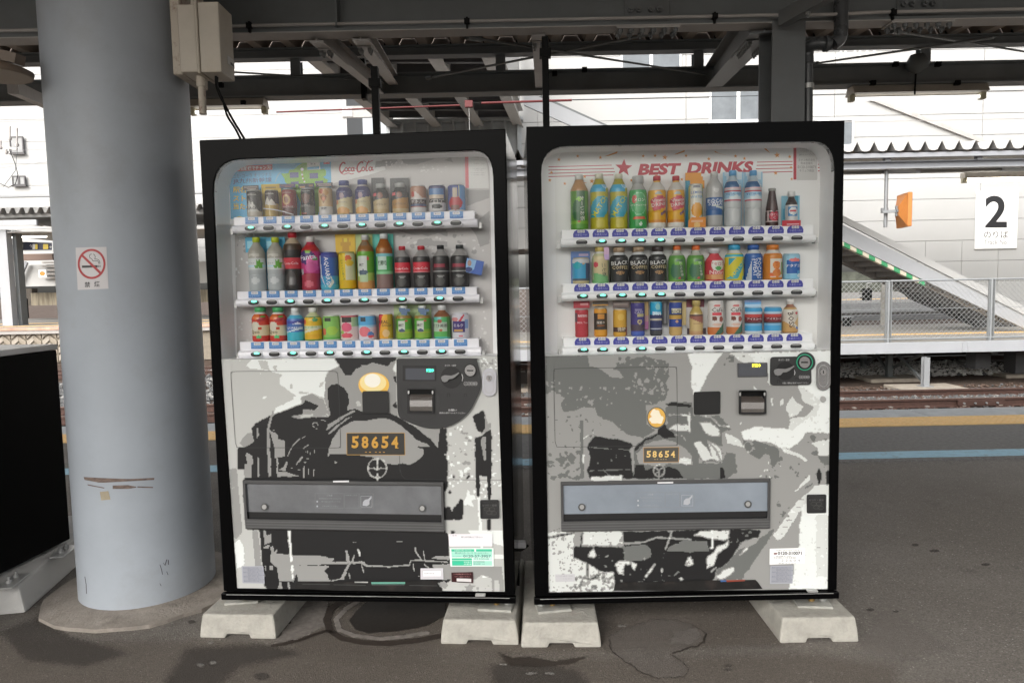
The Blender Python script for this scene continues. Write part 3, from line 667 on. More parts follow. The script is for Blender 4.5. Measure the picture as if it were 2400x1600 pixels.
WCON = mat('whitewashed_concrete', (.56, .55, .53), .8, var=.1, scale=8, bump=.2, bscale=120, dirt=(.35, .34, .32), dscale=4, damt=.4)
MB().hexa([f0-O, f1-O, f1+nn*.42-O, f0+nn*.42-O], [f0+nn*.03-O+V(0, 0, .125), f1-dd*.02+nn*.03-O+V(0, 0, .125), f1+nn*.4-O+V(0, 0, .125), f0+nn*.4-O+V(0, 0, .125)], WCON).build('block', wb, .012, seg=2)
for k, (px, py) in enumerate(((30, 1362), (150, 1292))):
    p = onZ(px, py, .128); t = thing('anchor_plate', ('bolted steel anchor plate on the white block, at the picture edge', 'bolted steel anchor plate on the white block, against the round column')[k], 'anchor plate', p, math.atan2(dd.y, dd.x))
    MB().box(-.07, .09, -.03, .04, 0, .008, GALV).build('plate', t, .002)
    b = MB(); hexnut(b, (.03, 0, .008), (0, 0, 1), .013, GALV); hexnut(b, (-.03, 0, .008), (0, 0, 1), .011, GALV); b.build('anchor_bolts', t)
# ================================================================== ACROSS THE TRACKS
BW = 21.2
WALLM = mat('white_cladding_panel', (.42, .42, .415), .5, var=.03, scale=.8)
JOINT = mat('cladding_joint', (.30, .30, .30), .8)
WINF = mat('window_frame_white', (.75, .75, .75), .4)
PANE = mat('window_pane', (.15, .165, .18), .12, var=.25, scale=1.2)
bld = thing('station_building', 'long white panel-clad station building across the tracks', 'building', (4, BW, 0))
MB().box(-7.5, 34, .05, 6, 2.6, 15, JOINT).build('wall', bld)
pw, ph = 4.4, .62
pmb = MB().box(0, pw-.012, -.012, .049, 0, ph-.012, WALLM); pp = pmb.build('cladding_panel', bld, .003); first = True
for j in range(24):
    for i in range(9):
        x, z = -7.5+pw*i, .02+ph*j
        if z < 2.5: continue
        q = pp if first else pp.copy()
        if not first: COL.objects.link(q); q.parent = bld
        first = False; q.location = (x, 0, z)
lw = MB().box(0, 1.088, -.012, .049, 0, ph-.012, WALLM).build('cladding_panel', bld, .003); first = True
for j in range(-3, 4):
    for i in range(20):
        x, z = 3.0+1.1*i, .02+ph*(j+0) if j >= 0 else -9
        c = onY(1900, 540, BW); d_ = onY(2400, 782, BW); zl = c.z+(x+4.55-c.x)*(d_.z-c.z)/(d_.x-c.x)
        if z < -1 or z+ph*.5 < zl or z > 2.5: continue
        q = lw if first else lw.copy()
        if not first: COL.objects.link(q); q.parent = bld
        first = False; q.location = (x, 0, z)
def window(par, off, x0, y0, x1, y1, Y, n=2, fm=WINF, pm_=PANE, mull=None):
    a, b = onY(x0, y1, Y)-off, onY(x1, y0, Y)-off; t = .05
    f = MB(); f.plate([[(a.x, a.z), (b.x, a.z), (b.x, b.z), (a.x, b.z)]]+[[(a.x+(b.x-a.x)*i/n+t, a.z+t), (a.x+(b.x-a.x)*(i+1)/n-t, a.z+t), (a.x+(b.x-a.x)*(i+1)/n-t, b.z-t), (a.x+(b.x-a.x)*i/n+t, b.z-t)] for i in range(n)], lambda p, q, d: (p, d, q), a.y-.06, a.y-.005, fm)
    o = f.build('window', par)
    for i in range(n):
        l, r = a.x+(b.x-a.x)*i/n+t, a.x+(b.x-a.x)*(i+1)/n-t
        MB().box(l, r, a.y-.035, a.y-.025, a.z+t, b.z-t, pm_).build('pane', o)
    MB().box(a.x-.04, b.x+.04, a.y-.1, a.y-.0, a.z-.06, a.z-.001, fm).build('sill', o)
OFF = V(4, BW, 0)
for r in ((1662, 203, 1797, 287), (1455, 118, 1596, 166), (1915, 279, 2000, 345)): window(bld, OFF, *r, BW-.012)
ru = MB(); p = onY(1683, 285, BW-.1)-OFF                              # things leaning inside the window
rp, rq = onY(2035, 229, BW-.05)-OFF, onY(2300, 331, BW-.05)-OFF
MB().bar(rp, rq, .1, .12, STEEL_L).build('eave_trim', bld)
MB().text('moc.', XZ(0), 0, 0, .35, mat('mirror_lettering', (.55, .55, .55), .5), flip=1).build('lettering', bld).matrix_local = Matrix.Translation(onY(1996, 119, BW-.016)-OFF) @ Matrix.Scale(-1, 4, (1, 0, 0))

# ---- footbridge over the tracks
fb = thing('footbridge', 'dark underside of the footbridge seen between the canopy chords', 'footbridge', onZ(1000, 200, 6))
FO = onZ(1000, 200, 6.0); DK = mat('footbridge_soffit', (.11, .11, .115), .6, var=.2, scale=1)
vpx, vpy = 1384, 690
def girder(x, y, nm, mt, wd=.28, h=.5, z=6.0):
    def at(yy): t = (yy-y)/(vpy-y); return onZ(x+(vpx-x)*t, yy, z)
    a, b = at(92)-FO, at(300)-FO; MB().ibeam(a, b, h, wd, mt, .02, .02).build(nm, fb)
    return a, b
PALEG = mat('pale_girder', (.40, .39, .38), .5, var=.1)
G = [girder(x, y, 'girder', PALEG) for x, y in ((752, 157), (962, 230), (1078, 228), (1182, 222))]
a0, b0 = G[0]; a1, b1 = G[-1]; u = V(0, 0, .5)
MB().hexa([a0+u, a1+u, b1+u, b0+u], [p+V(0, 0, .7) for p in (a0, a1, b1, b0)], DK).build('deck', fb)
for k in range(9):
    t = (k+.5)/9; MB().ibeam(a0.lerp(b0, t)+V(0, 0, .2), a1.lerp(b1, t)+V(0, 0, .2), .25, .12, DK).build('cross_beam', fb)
for p, q in ((a0, b0), (a1, b1)):
    MB().hexa([p+V(-.05, 0, .5), p+V(.05, 0, .5), q+V(.05, 0, .5), q+V(-.05, 0, .5)], [p+V(-.05, 0, 2.6), p+V(.05, 0, 2.6), q+V(.05, 0, 2.6), q+V(-.05, 0, 2.6)], WALLM).build('side_panel', fb)
pl_ = thing('stair_landing', 'pale ribbed stair landing under the far end of the footbridge', 'stair landing', onY(1070, 320, 20.6))
LO = onY(1070, 320, 20.6); LG = mat('landing_grey', (.36, .38, .39), .5, var=.15, scale=3)
a, b = onY(905, 306, 20.6)-LO, onY(1222, 286, 20.6)-LO
MB().box(a.x, b.x, 0, .1, a.z-1.2, b.z, LG).build('landing_fascia', pl_)
rb = MB().box(-.03, .03, -.16, 0, a.z-1.2, b.z+.02, LG).build('rib', pl_)
for i in range(11):
    q = rb if i == 0 else rb.copy()
    if i: COL.objects.link(q); q.parent = pl_
    q.location = (a.x+.1+i*(b.x-a.x-.2)/10, 0, 0)
MB().box(a.x-.05, b.x+.05, -.2, .12, b.z+.021, b.z+.1, LG).build('landing_cap', pl_)
wb_ = thing('bridge_bracket', 'white bolted beam joining the building to the footbridge, above the red-script machine', 'bracket beam', onY(836, 264, 20.8))
O_ = onY(836, 264, 20.8); a, b = onY(804, 278, 20.8)-O_, onY(872, 250, 20.8)-O_
MB().box(a.x, b.x, -.1, .0, a.z, b.z, PALEG).build('bracket_beam', wb_)
bp_ = MB().box(a.x+.02, a.x+.3, -.125, -.101, a.z+.03, b.z-.03, WINF)
for i in (.09, .22):
    for j in (.1, .24): hexnut(bp_, (a.x+i, -.125, a.z+j), (0, -1, 0), .03, GALV)
bp_.build('bolt_plate', wb_)

# ---- far platform deck with fence
DECKC = mat('deck_concrete', (.27, .255, .23), .8, var=.1, scale=3)
FASC = mat('white_fascia', (.36, .37, .39), .45, var=.05, scale=2)
DY = 14.8
dk_ = thing('platform_deck', 'raised platform deck with white steel edge beam across the first track', 'platform deck', (5, DY, 0))
MB().box(-6, 16, .08, 6.4, -.12, 0, DECKC).build('deck_slab', dk_)
jx = onY(2262, 800, DY).x-5
for x0, x1 in ((-6, jx-.05), (jx+.05, 16)): MB().box(x0, x1, 0, .075, -.2, .035, FASC).build('edge_beam', dk_, .004)
MB().box(jx-.046, jx+.046, .004, .07, -.195, .03, FASC).build('joint_cover', dk_)
for i in range(8): MB().box(-6+2.9*i, -5.85+2.9*i, .6, 6.2, -.34, -.121, DK).build('deck_joist', dk_)
q0 = MB().box(-.148, .148, -.17, .17, .001, .008, YEL).build('tactile_tile', dk_)
for i in range(72):
    q = q0 if i == 0 else q0.copy()
    if i: COL.objects.link(q); q.parent = dk_
    q.location = (-5.8+.3*i, 2.6, 0)
WIRE = mat('galvanised_wire', (.34, .35, .35), .45, .3)
GALVF = mat('fence_zinc', (.30, .315, .325), .45, .3)
fn_ = thing('chain_link_fence', 'chain link fence of galvanised mesh along the far deck edge', 'fence', (5, DY+.12, .04))
zt = 1.30
for i in range(9):
    x = onY(2083, 700, DY+.12).x-5+2.19*(i-5)
    MB().cyl((x, 0, -.03), (x, 0, zt+.02), .026, GALVF, 10).build('fence_post', fn_)
    MB().box(x-.06, x-.05, -.03, .03, 0, zt, GALVF).box(x+.05, x+.06, -.03, .03, 0, zt, GALVF).build('tension_bar', fn_)
for z, r, nm in ((zt, .02, 'top_rail'), (.06, .02, 'bottom_rail'), (.70, .006, 'middle_wire')): MB().cyl((-6, 0, z), (16, 0, z), r, GALVF, 8).build(nm, fn_)
mesh = MB(); s = .105; rr = .0042; H = zt-.08
for k in range(int((22+H)/s)):
    for sg_ in (1, -1):
        x0 = -6+k*s-(H if sg_ > 0 else 0); x1 = x0+sg_*0+H
        p, q = ((x0, .06), (x1, zt)) if sg_ > 0 else ((x1, .06), (x0, zt))
        def clip(p, q, lim, hi):
            if (p[0] > lim) == (q[0] > lim): return p, q
            t = (lim-p[0])/(q[0]-p[0]); c = (lim, p[1]+(q[1]-p[1])*t)
            return (p, c) if ((p[0] < lim) == hi) else (c, q)
        if max(p[0], q[0]) < -6 or min(p[0], q[0]) > 16: continue
        p, q = clip(p, q, -6, False); p, q = clip(p, q, 16, True)
        mesh.cyl((p[0], sg_*.004, p[1]), (q[0], sg_*.004, q[1]), rr, WIRE, 4, caps=False)
mo = mesh.build('wire_mesh', fn_); mo['kind'] = 'stuff'
FOOT = mat('footing_concrete', (.33, .29, .24), .9, var=.2, scale=5)
posts = [((2168, 905), .06, 'h', mat('pale_post_paint', (.26, .27, .28), .5), (2095, 2245), 'pale steel deck post nearest the rails'), ((2083, 882), .06, 'h', STEEL_D, (2020, 2150), 'dark deck post with crossed braces, second from the rails'),
         ((2024, 862), .06, 'h', STEEL_D, (1960, 2085), 'dark deck post close to the right machine, third from the rails'), ((2292, 862), .19, 'b', mat('grey_pier', (.3, .3, .31), .8, var=.1), (2235, 2352), 'square grey concrete pier under the deck'),
         ((2385, 872), .2, 'b', mat('dark_pier', (.12, .12, .125), .8), (2330, 2440), 'dark wide pier at the right end under the deck'), ((1214, 905), .07, 'h', STEEL_D, (1180, 1250), 'deck post seen through the gap between the two machines')]
for (px, py), r, k, mt, fx, lab in posts:
    p = onZ(px, py, -.9); t = thing('deck_post', lab, 'deck post', (p.x, p.y, -.9))
    if k == 'h': MB().ibeam((0, 0, .012), (0, 0, .62), r*2, r*2, mt, .012, .01, up=(0, 1, 0)).build('post', t).location = (0, -r, 0)
    else: MB().box(-r, r, -r, r, .001, .62, mt).build('post', t, .006)
    MB().box(-r-.06, r+.06, -r-.06, r+.06, 0, .0115, mt).build('base_plate', t)
    x0, x1 = onY(fx[0], py, p.y).x-p.x, onY(fx[1], py, p.y).x-p.x
    MB().box(x0, x1, -.42, .42, -.16, -.001, FOOT).build('footing', t, .01)
for a, ya, b, yb, lab in (((2050, 825), 17.4, (2077, 865), 16.6, 'brace slanting behind the dark deck posts'), ((2095, 822), 16.2, (2160, 890), 15.2, 'brace falling to the foot of the pale deck post'), ((2090, 862), 16.4, (2162, 830), 15.3, 'brace rising to the head of the pale deck post'), ((2028, 852), 18, (2060, 830), 17.4, 'short brace beside the third deck post')):
    p, q = onY(*a, ya), onY(*b, yb); tag(MB().bar(V(0, 0, 0), q-p, .05, .06, STEEL_D).build('deck_brace'), lab, 'brace').location = p

# ---- far canopy roof, beams, pole mirror, lamp, track sign
CY = 15.2
fr_ = thing('far_canopy', 'zigzag edged roof over the far platform, right of the machines', 'canopy roof', (5, CY, 4.1))
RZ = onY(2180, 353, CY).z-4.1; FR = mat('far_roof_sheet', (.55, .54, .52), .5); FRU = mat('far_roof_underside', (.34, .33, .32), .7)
pit = .362
zs = [(-.42*pit, 0), (-.25*pit, .02), (0, .2), (.25*pit, .02), (.42*pit, 0), (.58*pit, 0)]
rs2 = MB()
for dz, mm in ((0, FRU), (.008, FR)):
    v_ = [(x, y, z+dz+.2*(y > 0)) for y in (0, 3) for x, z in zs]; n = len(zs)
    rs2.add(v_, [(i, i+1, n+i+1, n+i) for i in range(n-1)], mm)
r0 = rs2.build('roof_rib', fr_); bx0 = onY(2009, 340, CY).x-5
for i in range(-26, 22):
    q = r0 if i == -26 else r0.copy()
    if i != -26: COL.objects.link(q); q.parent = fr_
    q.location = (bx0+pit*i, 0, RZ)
PB = mat('pale_blue_steel', (.30, .31, .335), .45, var=.06)
def bz(py, Y): return onY(2180, py, Y).z-4.1
MB().box(-6, 16, .06, .16, bz(366, CY), bz(355.5, CY), PB).build('eave_purlin', fr_)
MB().ibeam((-6, .3, bz(395, CY+.3)), (16, .3, bz(395, CY+.3)), bz(377, CY+.3)-bz(395, CY+.3), .2, PB, .02).build('lower_beam', fr_)
for px in (2080, 2295, 1215): x = onY(px, 370, CY+.2).x-5; MB().box(x-.055, x+.055, .17, .29, bz(378, CY+.25), bz(364, CY+.2), PB).build('beam_strut', fr_)
for i in range(7): x = -5+3*i; MB().bar((x, .4, bz(398, CY+.3)), (x+.5, 2.8, RZ+.0), .1, .12, PB).build('rafter', fr_)
MB().box(-6, 16, 2.7, 2.9, RZ-.05, RZ+.06, FRU).build('back_beam', fr_)
MB().hexa([(-6, .5, RZ-.06), (16, .5, RZ-.06), (16, 2.9, RZ+.09), (-6, 2.9, RZ+.09)], [(-6, .5, RZ-.04), (16, .5, RZ-.04), (16, 2.9, RZ+.11), (-6, 2.9, RZ+.11)], FRU).build('ceiling_lining', fr_)
p = onY(2078, 395, CY+.4); q = onY(2076, 533, CY+.4)
hp = thing('hanging_pole', 'grey pole hanging from the far canopy beam, holding the orange mirror', 'pole', (p.x, p.y, q.z))
POLE = mat('pole_grey', (.21, .22, .23), .45, .3)
MB().cyl((0, 0, 0), (0, 0, p.z-q.z+.1), .04, POLE, 12).build('pole', hp)
mz = onY(2078, 494, CY+.4).z-q.z
MB().cyl((0, 0, mz-.05), (0, 0, mz+.06), .052, POLE, 12).box(-.1, -.04, -.02, .02, mz-.05, mz+.06, POLE).build('pole_clamp', hp)
ORG = mat('orange_plastic', (.46, .17, .04), .4, var=.08, scale=5)
mc = onY(2114, 494, CY+.15)
mr = thing('orange_mirror', 'square orange mirror housing seen from behind on the hanging pole', 'mirror', mc, R(-100))
hw, hh = .33, .36
MB().hexa([(-hw, 0, -hh), (hw, 0, -hh), (hw, .09, -hh), (-hw, .09, -hh)], [(-hw, 0, hh), (hw, 0, hh), (hw, .09, hh), (-hw, .09, hh)], ORG).build('mirror_rim', mr, .01)
e = .2
MB().add([(-hw+.03, -.001, -hh+.03), (hw-.03, -.001, -hh+.03), (hw-.03, -.001, hh-.03), (-hw+.03, -.001, hh-.03), (-e*.5, -.1, -e*.5), (e*.5, -.1, -e*.5), (e*.5, -.1, e*.5), (-e*.5, -.1, e*.5)], [(0, 1, 5, 4), (1, 2, 6, 5), (2, 3, 7, 6), (3, 0, 4, 7), (4, 5, 6, 7)], ORG).build('mirror_back', mr)
MB().box(-.03, .03, -.13, -.101, -.11, .11, POLE).box(-.09, .09, -.125, -.102, -.03, .03, POLE).bar((0, -.12, 0), (-.12, -.34, 0), .05, .06, POLE).build('mirror_bracket', mr)
a, b = onY(2256, 424, 18.5), onY(2410, 420, 18.5)
tl = thing('lit_tube_lamp', 'lit fluorescent tube under the far canopy above the track number sign', 'lamp', a)
L = b-a; ON = mat('lit_tube', (1, .97, .85), .3, emit=7)
MB().cyl(L*.06, L, .042, ON, 10).build('tube', tl); MB().box(0, L.x+.2, -.1, .1, .06, .2, LAMPH).build('lamp_housing', tl); MB().box(-.02, .1, -.05, .05, -.06, .06, SOCK).build('lamp_socket', tl, .01)
MB().cyl((.05, 0, .2), (.05, 0, .62), .02, STEEL_D, 6).build('lamp_hanger', tl)
ts = thing('track_sign', 'white board with a big black number 2 on the building', 'sign', onY(2336, 516, BW-.05))
so_ = onY(2336, 516, BW-.05)
def sfn(a, b, d): return onY(a, b, BW-.05-d)-so_
SW = mat('sign_board_white', (.90, .90, .885), .4)
MB().plate([[(2287.5, 449), (2387, 446.5), (2383, 581.5), (2284, 583.5)]], sfn, .01, -.03, SW).build('sign_face', ts)
t_ = MB()
t_.text('2', sfn, 2334.5, 496, 75, KS, 51, bold=.022, d=.014, res=8).text('のりば', sfn, 2334.5, 549.5, 16.5, KS, 57, d=.014, bold=.004).text('Track No.', sfn, 2334.5, 567.5, 10.5, mat('sign_grey_ink', (.2, .2, .21), .4), 56, d=.014)
t_.build('lettering', ts)

# ---- staircase down from the footbridge
SY = 17.5
st_ = thing('staircase', 'long pale staircase sloping down to the far deck with green and cream edge stripes', 'staircase', onY(2400, 760, SY))
S0 = onY(2400, 760, SY)
def sq(name, px, mt, y0=0, y1=.1): return MB().plate([px], lambda a, b, d: onY(a, b, SY)-S0+V(0, d, 0), y0, y1, mt).build(name, st_)
sq('stringer', [(1900, 488), (2440, 763), (2440, 789), (2400, 769), (1900, 529)], FASC)
sq('parapet', [(1900, 468), (2440, 738), (2440, 758), (1900, 482)], WALLM, -.02, .06)
sq('stringer', [(1228, 226), (1262, 226), (1430, 300), (1350, 300), (1228, 246)], FASC, 0, .1)
sq('parapet', [(1270, 224), (1440, 300), (1434, 300), (1262, 227)], STEEL_D, 0, .1)
GRN = mat('stripe_green', (.05, .30, .13), .5); CRS = mat('stripe_cream', (.6, .54, .44), .5)
for k in range(18):
    x = 1905+14.6*k; y = 532+.489*(x-1905)
    sq('edge_stripe', [(x, y), (x+14.6, y+.489*14.6), (x+14.6, y+.489*14.6+9), (x, y+9)], GRN if k % 2 else CRS, -.004, .11)
bot = onY(1900, 529, SY)-S0; top_ = onY(2400, 769, SY)-S0
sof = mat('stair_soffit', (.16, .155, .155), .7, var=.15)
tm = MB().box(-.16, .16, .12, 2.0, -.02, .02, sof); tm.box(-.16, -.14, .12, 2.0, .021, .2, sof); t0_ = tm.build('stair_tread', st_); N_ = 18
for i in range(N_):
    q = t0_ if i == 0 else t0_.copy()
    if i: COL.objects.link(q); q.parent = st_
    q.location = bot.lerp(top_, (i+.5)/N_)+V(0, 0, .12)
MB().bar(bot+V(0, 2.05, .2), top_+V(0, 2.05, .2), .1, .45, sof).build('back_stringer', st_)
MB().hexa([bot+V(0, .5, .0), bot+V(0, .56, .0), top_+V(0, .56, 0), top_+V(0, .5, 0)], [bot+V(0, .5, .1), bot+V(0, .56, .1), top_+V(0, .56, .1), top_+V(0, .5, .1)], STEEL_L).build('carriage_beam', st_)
MB().plate([[(2085, 650), (2398, 764), (2398, 772), (2290, 768), (2130, 700)]], lambda a, b, d: onY(a, b, SY+1.9)-S0+V(0, d, 0), 0, .04, mat('under_stair_dark', (.05, .05, .05), .8)).build('under_stair_shade', st_)  # dark sheet standing in for the shade under the stairs

# ---- further platform, signal, small things seen under the stairs
m = MB(); m.box(6, 70, 40, 75, -.95, 0, ASPH2); tag(m.build('far_platform'), kind='structure')
m = MB(); m.box(6, 70, 48.2, 49.2, .001, .012, YEL); tag(m.build('far_yellow_line'), kind='structure')
m = MB(); m.box(6, 60, 39.9, 39.99, -.5, .02, EDGEC); tag(m.build('far_platform_edge'), kind='structure')
tag(MB().box(7, 45, 33, 33.1, -.55, -.3, FASC).build('white_barrier'), 'long white low barrier beyond the deck fence', 'barrier')
tag(MB().box(7, 60, 76, 77, 0, 2.2, mat('far_dark_hedge', (.07, .075, .06), .9, var=.5, scale=1.2, bump=1)).build('far_hedge'), 'dark hedge line far beyond the deck under the stairs', 'hedge')
for Y in (25.5, 29): 
    t = thing('rail', 'thin far rail beyond the deck, %s' % ('nearer the deck' if Y < 27 else 'nearer the white barrier'), 'rail', (0, Y, -.8)); o = rail(Y, -.8, 4, 60).build('rail_bar', t); o.location = (0, -Y, .8)
p = onY(2069, 757, 21); pz = onY(2069, 656, 21).z
sp0 = thing('signal_post', 'short concrete post with a hanging black signal head behind the fence', 'signal', (p.x, 21, 0))
MB().cyl((0, 0, 0), (0, 0, pz), .07, CONC, 12).build('post', sp0)
a = onY(2032, 662, 21)-V(p.x, 21, 0); MB().tube([(0, 0, pz-.03), (a.x*.5, 0, pz-.05), (a.x, 0, pz-.1), (a.x, 0, pz-.25)], .025, GALV, 8).build('arm', sp0)
b = onY(2032, 690, 21)-V(p.x, 21, 0); h = MB().box(b.x-.1, b.x+.1, -.1, .1, b.z-.18, b.z+.18, BLACKM)
for k in (-.1, .02, .13): h.box(b.x-.2, b.x-.1, -.06, .06, b.z+k-.01, b.z+k+.02, BLACKM)
h.build('signal_head', sp0)
p = onZ(1985, 764, 0); eb = thing('equipment_box', 'small black equipment box on the deck close to the right machine', 'equipment box', p)
MB().box(-.09, .09, -.09, .09, 0, .26, BLACKM).build('box_body', eb, .006); MB().box(-.16, .12, -.1, .1, .265, .29, FASC).build('box_lid', eb)

# ================================================================== FAR LEFT: second platform, canopy, building
LY = 26
OL = V(-16, LY+7, 0)
lb = thing('left_building', 'white building with small grey framed windows behind the left canopy', 'building', OL)
MB().box(-13, 8.5, .05, 4, 2.5, 17, JOINT).build('wall', lb)
q0 = MB().box(0, 4.385, -.02, .049, 0, .985, WALLM).build('cladding_panel', lb); first = True
for j in range(15):
    for i in range(5):
        q = q0 if first else q0.copy()
        if not first: COL.objects.link(q); q.parent = lb
        first = False; q.location = (-13+4.3*i, 0, 2.5+j)
GF = mat('grey_window_frame', (.07, .066, .07), .5); PL2 = mat('pale_pane', (.28, .285, .29), .15, var=.1)
window(lb, OL, 26, 320, 55, 360, LY+6.9, 1, GF, PL2); window(lb, OL, 31, 412, 60, 435, LY+6.9, 2, GF, PL2)
def lbox(x0, y0, x1, y1, Y, t, mt): a, b = onY(x0, y1, Y), onY(x1, y0, Y); return MB().box(a.x, b.x, Y, Y+t, a.z, b.z, mt)
lr = thing('left_canopy', 'zigzag roofed canopy of the second platform, left of the round column', 'canopy roof', onY(60, 500, LY)); LO_ = onY(60, 500, LY)
def lpart(nm, x0, y0, x1, y1, dy, t, mt): a, b = onY(x0, y1, LY)-LO_, onY(x1, y0, LY)-LO_; return MB().box(a.x, b.x, dy, dy+t, a.z, b.z, mt).build(nm, lr)
px_ = onY(30, 490, LY).x-onY(0, 490, LY).x; pit2 = px_*22/30
zz = [(-.5*pit2, .0), (-.2*pit2, 0), (0, -.2), (.2*pit2, -.2), (.5*pit2, 0)]
r2 = MB()
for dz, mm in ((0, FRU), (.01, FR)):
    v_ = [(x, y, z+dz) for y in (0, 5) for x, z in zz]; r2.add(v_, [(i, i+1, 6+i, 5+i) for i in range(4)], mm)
r2o = r2.build('roof_rib', lr); zr = onY(60, 487, LY).z-LO_.z
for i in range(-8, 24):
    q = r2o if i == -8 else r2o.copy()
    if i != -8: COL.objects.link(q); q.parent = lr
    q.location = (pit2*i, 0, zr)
lpart('gutter_beam', -60, 499, 500, 511, .1, .2, STEEL); lpart('advert_panel', -60, 515, 89, 531, -.1, .08, FASC)
lpart('eave_underside', -60, 532, 500, 546, .2, 4.6, FRU); lpart('ceiling_lining', -60, 497, 500, 498, .3, 4.6, FRU)
lc = thing('left_steel_post', 'white steel post at the left picture edge under the second canopy', 'steel post', onZ(14, 764, .25))
lo = onZ(14, 764, .25); lo = onY(14, 764, LY+.3); lc.location = lo
k1, k2 = onY(-4, 540, LY+.3)-lo, onY(20, 540, LY+.3)-lo
MB().box(k1.x, k2.x, -.15, .15, 0, k1.z, FASC).build('post', lc); MB().box(k2.x, k2.x+.14, .16, .5, 0, k1.z, STEEL).build('post_flange', lc)
a, b = onY(16, 556, LY+2), onY(108, 553, LY+2); tl = thing('lit_tube_lamp', 'lit fluorescent tube above the dark blue direction board on the left', 'lamp', a)
MB().cyl((0, 0, 0), b-a, .05, ON, 8).build('tube', tl); MB().box(0, (b-a).x, -.1, .1, .07, .2, LAMPH).build('lamp_housing', tl)
db = thing('direction_board', 'dark blue hanging direction board with arrows under the left canopy', 'sign', onY(80, 577, LY+1)); do_ = onY(80, 577, LY+1)
def dfn(a, b, d): return onY(a, b, LY+1-d)-do_
NAVY = mat('sign_navy', (.02, .025, .06), .4)
MB().plate([[(35, 566), (122, 569), (122, 586), (38, 587)]], dfn, 0, -.1, NAVY).build('sign_face', db)
sy = mat('sign_symbol_white', (.6, .6, .58), .5); yy_ = mat('sign_symbol_yellow', (.6, .45, .06), .5); t_ = MB()
t_.text('←', dfn, 43, 577, 6, sy, 7, d=.03).text('↑', dfn, 72, 577, 9, sy, 6, d=.03).text('→', dfn, 118, 579, 5, sy, 6, d=.03)
for x0, x1, mm in ((46, 54, sy), (76, 82, sy), (82, 88, yy_), (101, 113, yy_)): t_.plate([rrect(x0, 572, x1, 584, 1.5)], dfn, .03, None, mm)
t_.build('symbols', db)
tag(lbox(18, 573, 38, 587, LY+1.2, .1, FASC).build('display_board'), 'white board beside the dark blue direction board', 'board')
tag(lbox(-40, 447, 520, 463, LY+5, .3, mat('pale_low_roof', (.30, .31, .32), .6)).build('low_roof_band'), 'pale low roof edge above the zigzag canopy on the left', 'roof edge')
tag(lbox(22, 594, 122, 611, LY+4, .3, mat('brown_band', (.16, .11, .09), .7)).build('brown_beam'), 'brown beam band below the direction board', 'beam')
sw = thing('stair_enclosure', 'pale panelled stair enclosure at the back of the left platform', 'stair enclosure', onY(100, 670, LY+5)); so2 = onY(100, 670, LY+5)
a, b = onY(30, 672, LY+5)-so2, onY(600, 610, LY+5)-so2
MB().box(a.x, b.x, 0, .3, a.z, b.z, WALLM).build('wall_panel', sw)
for k in range(5):
    c, d = onY(98, 613+k*9, LY+4.8)-so2, onY(130, 617+k*9, LY+4.8)-so2; MB().box(c.x, d.x, -.2, -.08, d.z, c.z, STEEL_L).build('stair_step', sw)
c, d = onY(42, 660, LY+4.8)-so2, onY(62, 614, LY+4.8)-so2; MB().bar(c, d, .1, .15, PB).build('diagonal_brace', sw)
s_ = thing('yellow_notice', 'small white notice with an orange symbol on the stair enclosure', 'notice', onY(100, 641, LY+4.4)); o_ = onY(100, 641, LY+4.4)
a, b = onY(92, 650, LY+4.4)-o_, onY(108, 632, LY+4.4)-o_; MB().box(a.x, b.x, -.02, .0, a.z, b.z, SW).build('notice_face', s_)
MB().plate([ell(0, (a.z+b.z)/2, (b.x-a.x)*.38, (b.z-a.z)*.3, 14)], lambda p, q, d: (p, -.024, q), 0, None, mat('notice_orange', (.6, .22, .03), .5)).build('symbol', s_)
tag(lbox(30, 676, 74, 716, LY+6, .4, mat('dark_brown_wall', (.07, .06, .05), .9, var=.3)).build('brown_wall'), 'dark brown low wall left of the streaked wall', 'wall')
tag(lbox(74, 676, 600, 716, LY+5.8, .4, mat('streaked_wall', (.22, .19, .14), .9, var=.5, scale=3, stretch=(3, 1, .3))).build('streaked_wall'), 'brown streaked low wall at the back of the left platform', 'wall')
bd = thing('arrow_board', 'black board with a white arrow standing on the left platform', 'sign', onY(50, 746, LY+.8)); bo = onY(50, 746, LY+.8)
a, b = onY(40, 746, LY+.8)-bo, onY(61, 700, LY+.8)-bo
MB().box(a.x, b.x, 0, .1, a.z, b.z, BLACKM).build('board', bd)
MB().plate([[(a.x+.06, a.z+.04), (b.x-.05, a.z+.04), (b.x-.05, b.z*.3), (a.x+.1, b.z*.42), (b.x-.05, b.z*.55), (b.x-.1, b.z-.04), (a.x+.12, b.z-.04), (a.x+.06, b.z*.6)]], lambda p, q, d: (p, -.012, q), 0, None, SW).build('arrow', bd)
# platform 2: top, yellow line, block wall
p1, p2 = onY(60, 766, 24.4), onY(60, 862, 24.4)
m = MB(); m.box(-30, -2.2, 24.6, 34, -1, p1.z-.02, ASPH2); tag(m.build('left_platform'), kind='structure')
m = MB(); m.box(-30, -2.2, 25.2, 25.6, p1.z-.019, p1.z-.012, YEL); m.box(-30, -2.2, 27.6, 27.9, p1.z-.019, p1.z-.012, YEL); tag(m.build('left_yellow_line'), kind='structure')
rw = thing('retaining_wall', 'block wall of the left platform with diamond shaped concrete blocks', 'wall', (-14, 24.5, -.95))
hgt = p1.z+.95
MB().box(-16, 11.8, 0, .1, 0, hgt-.25, mat('wall_mortar', (.22, .19, .15), .9, var=.2)).build('wall_core', rw)
MB().box(-16, 11.8, -.15, .1, hgt-.249, hgt-.02, mat('wall_coping', (.36, .34, .32), .85, var=.1)).build('coping', rw)
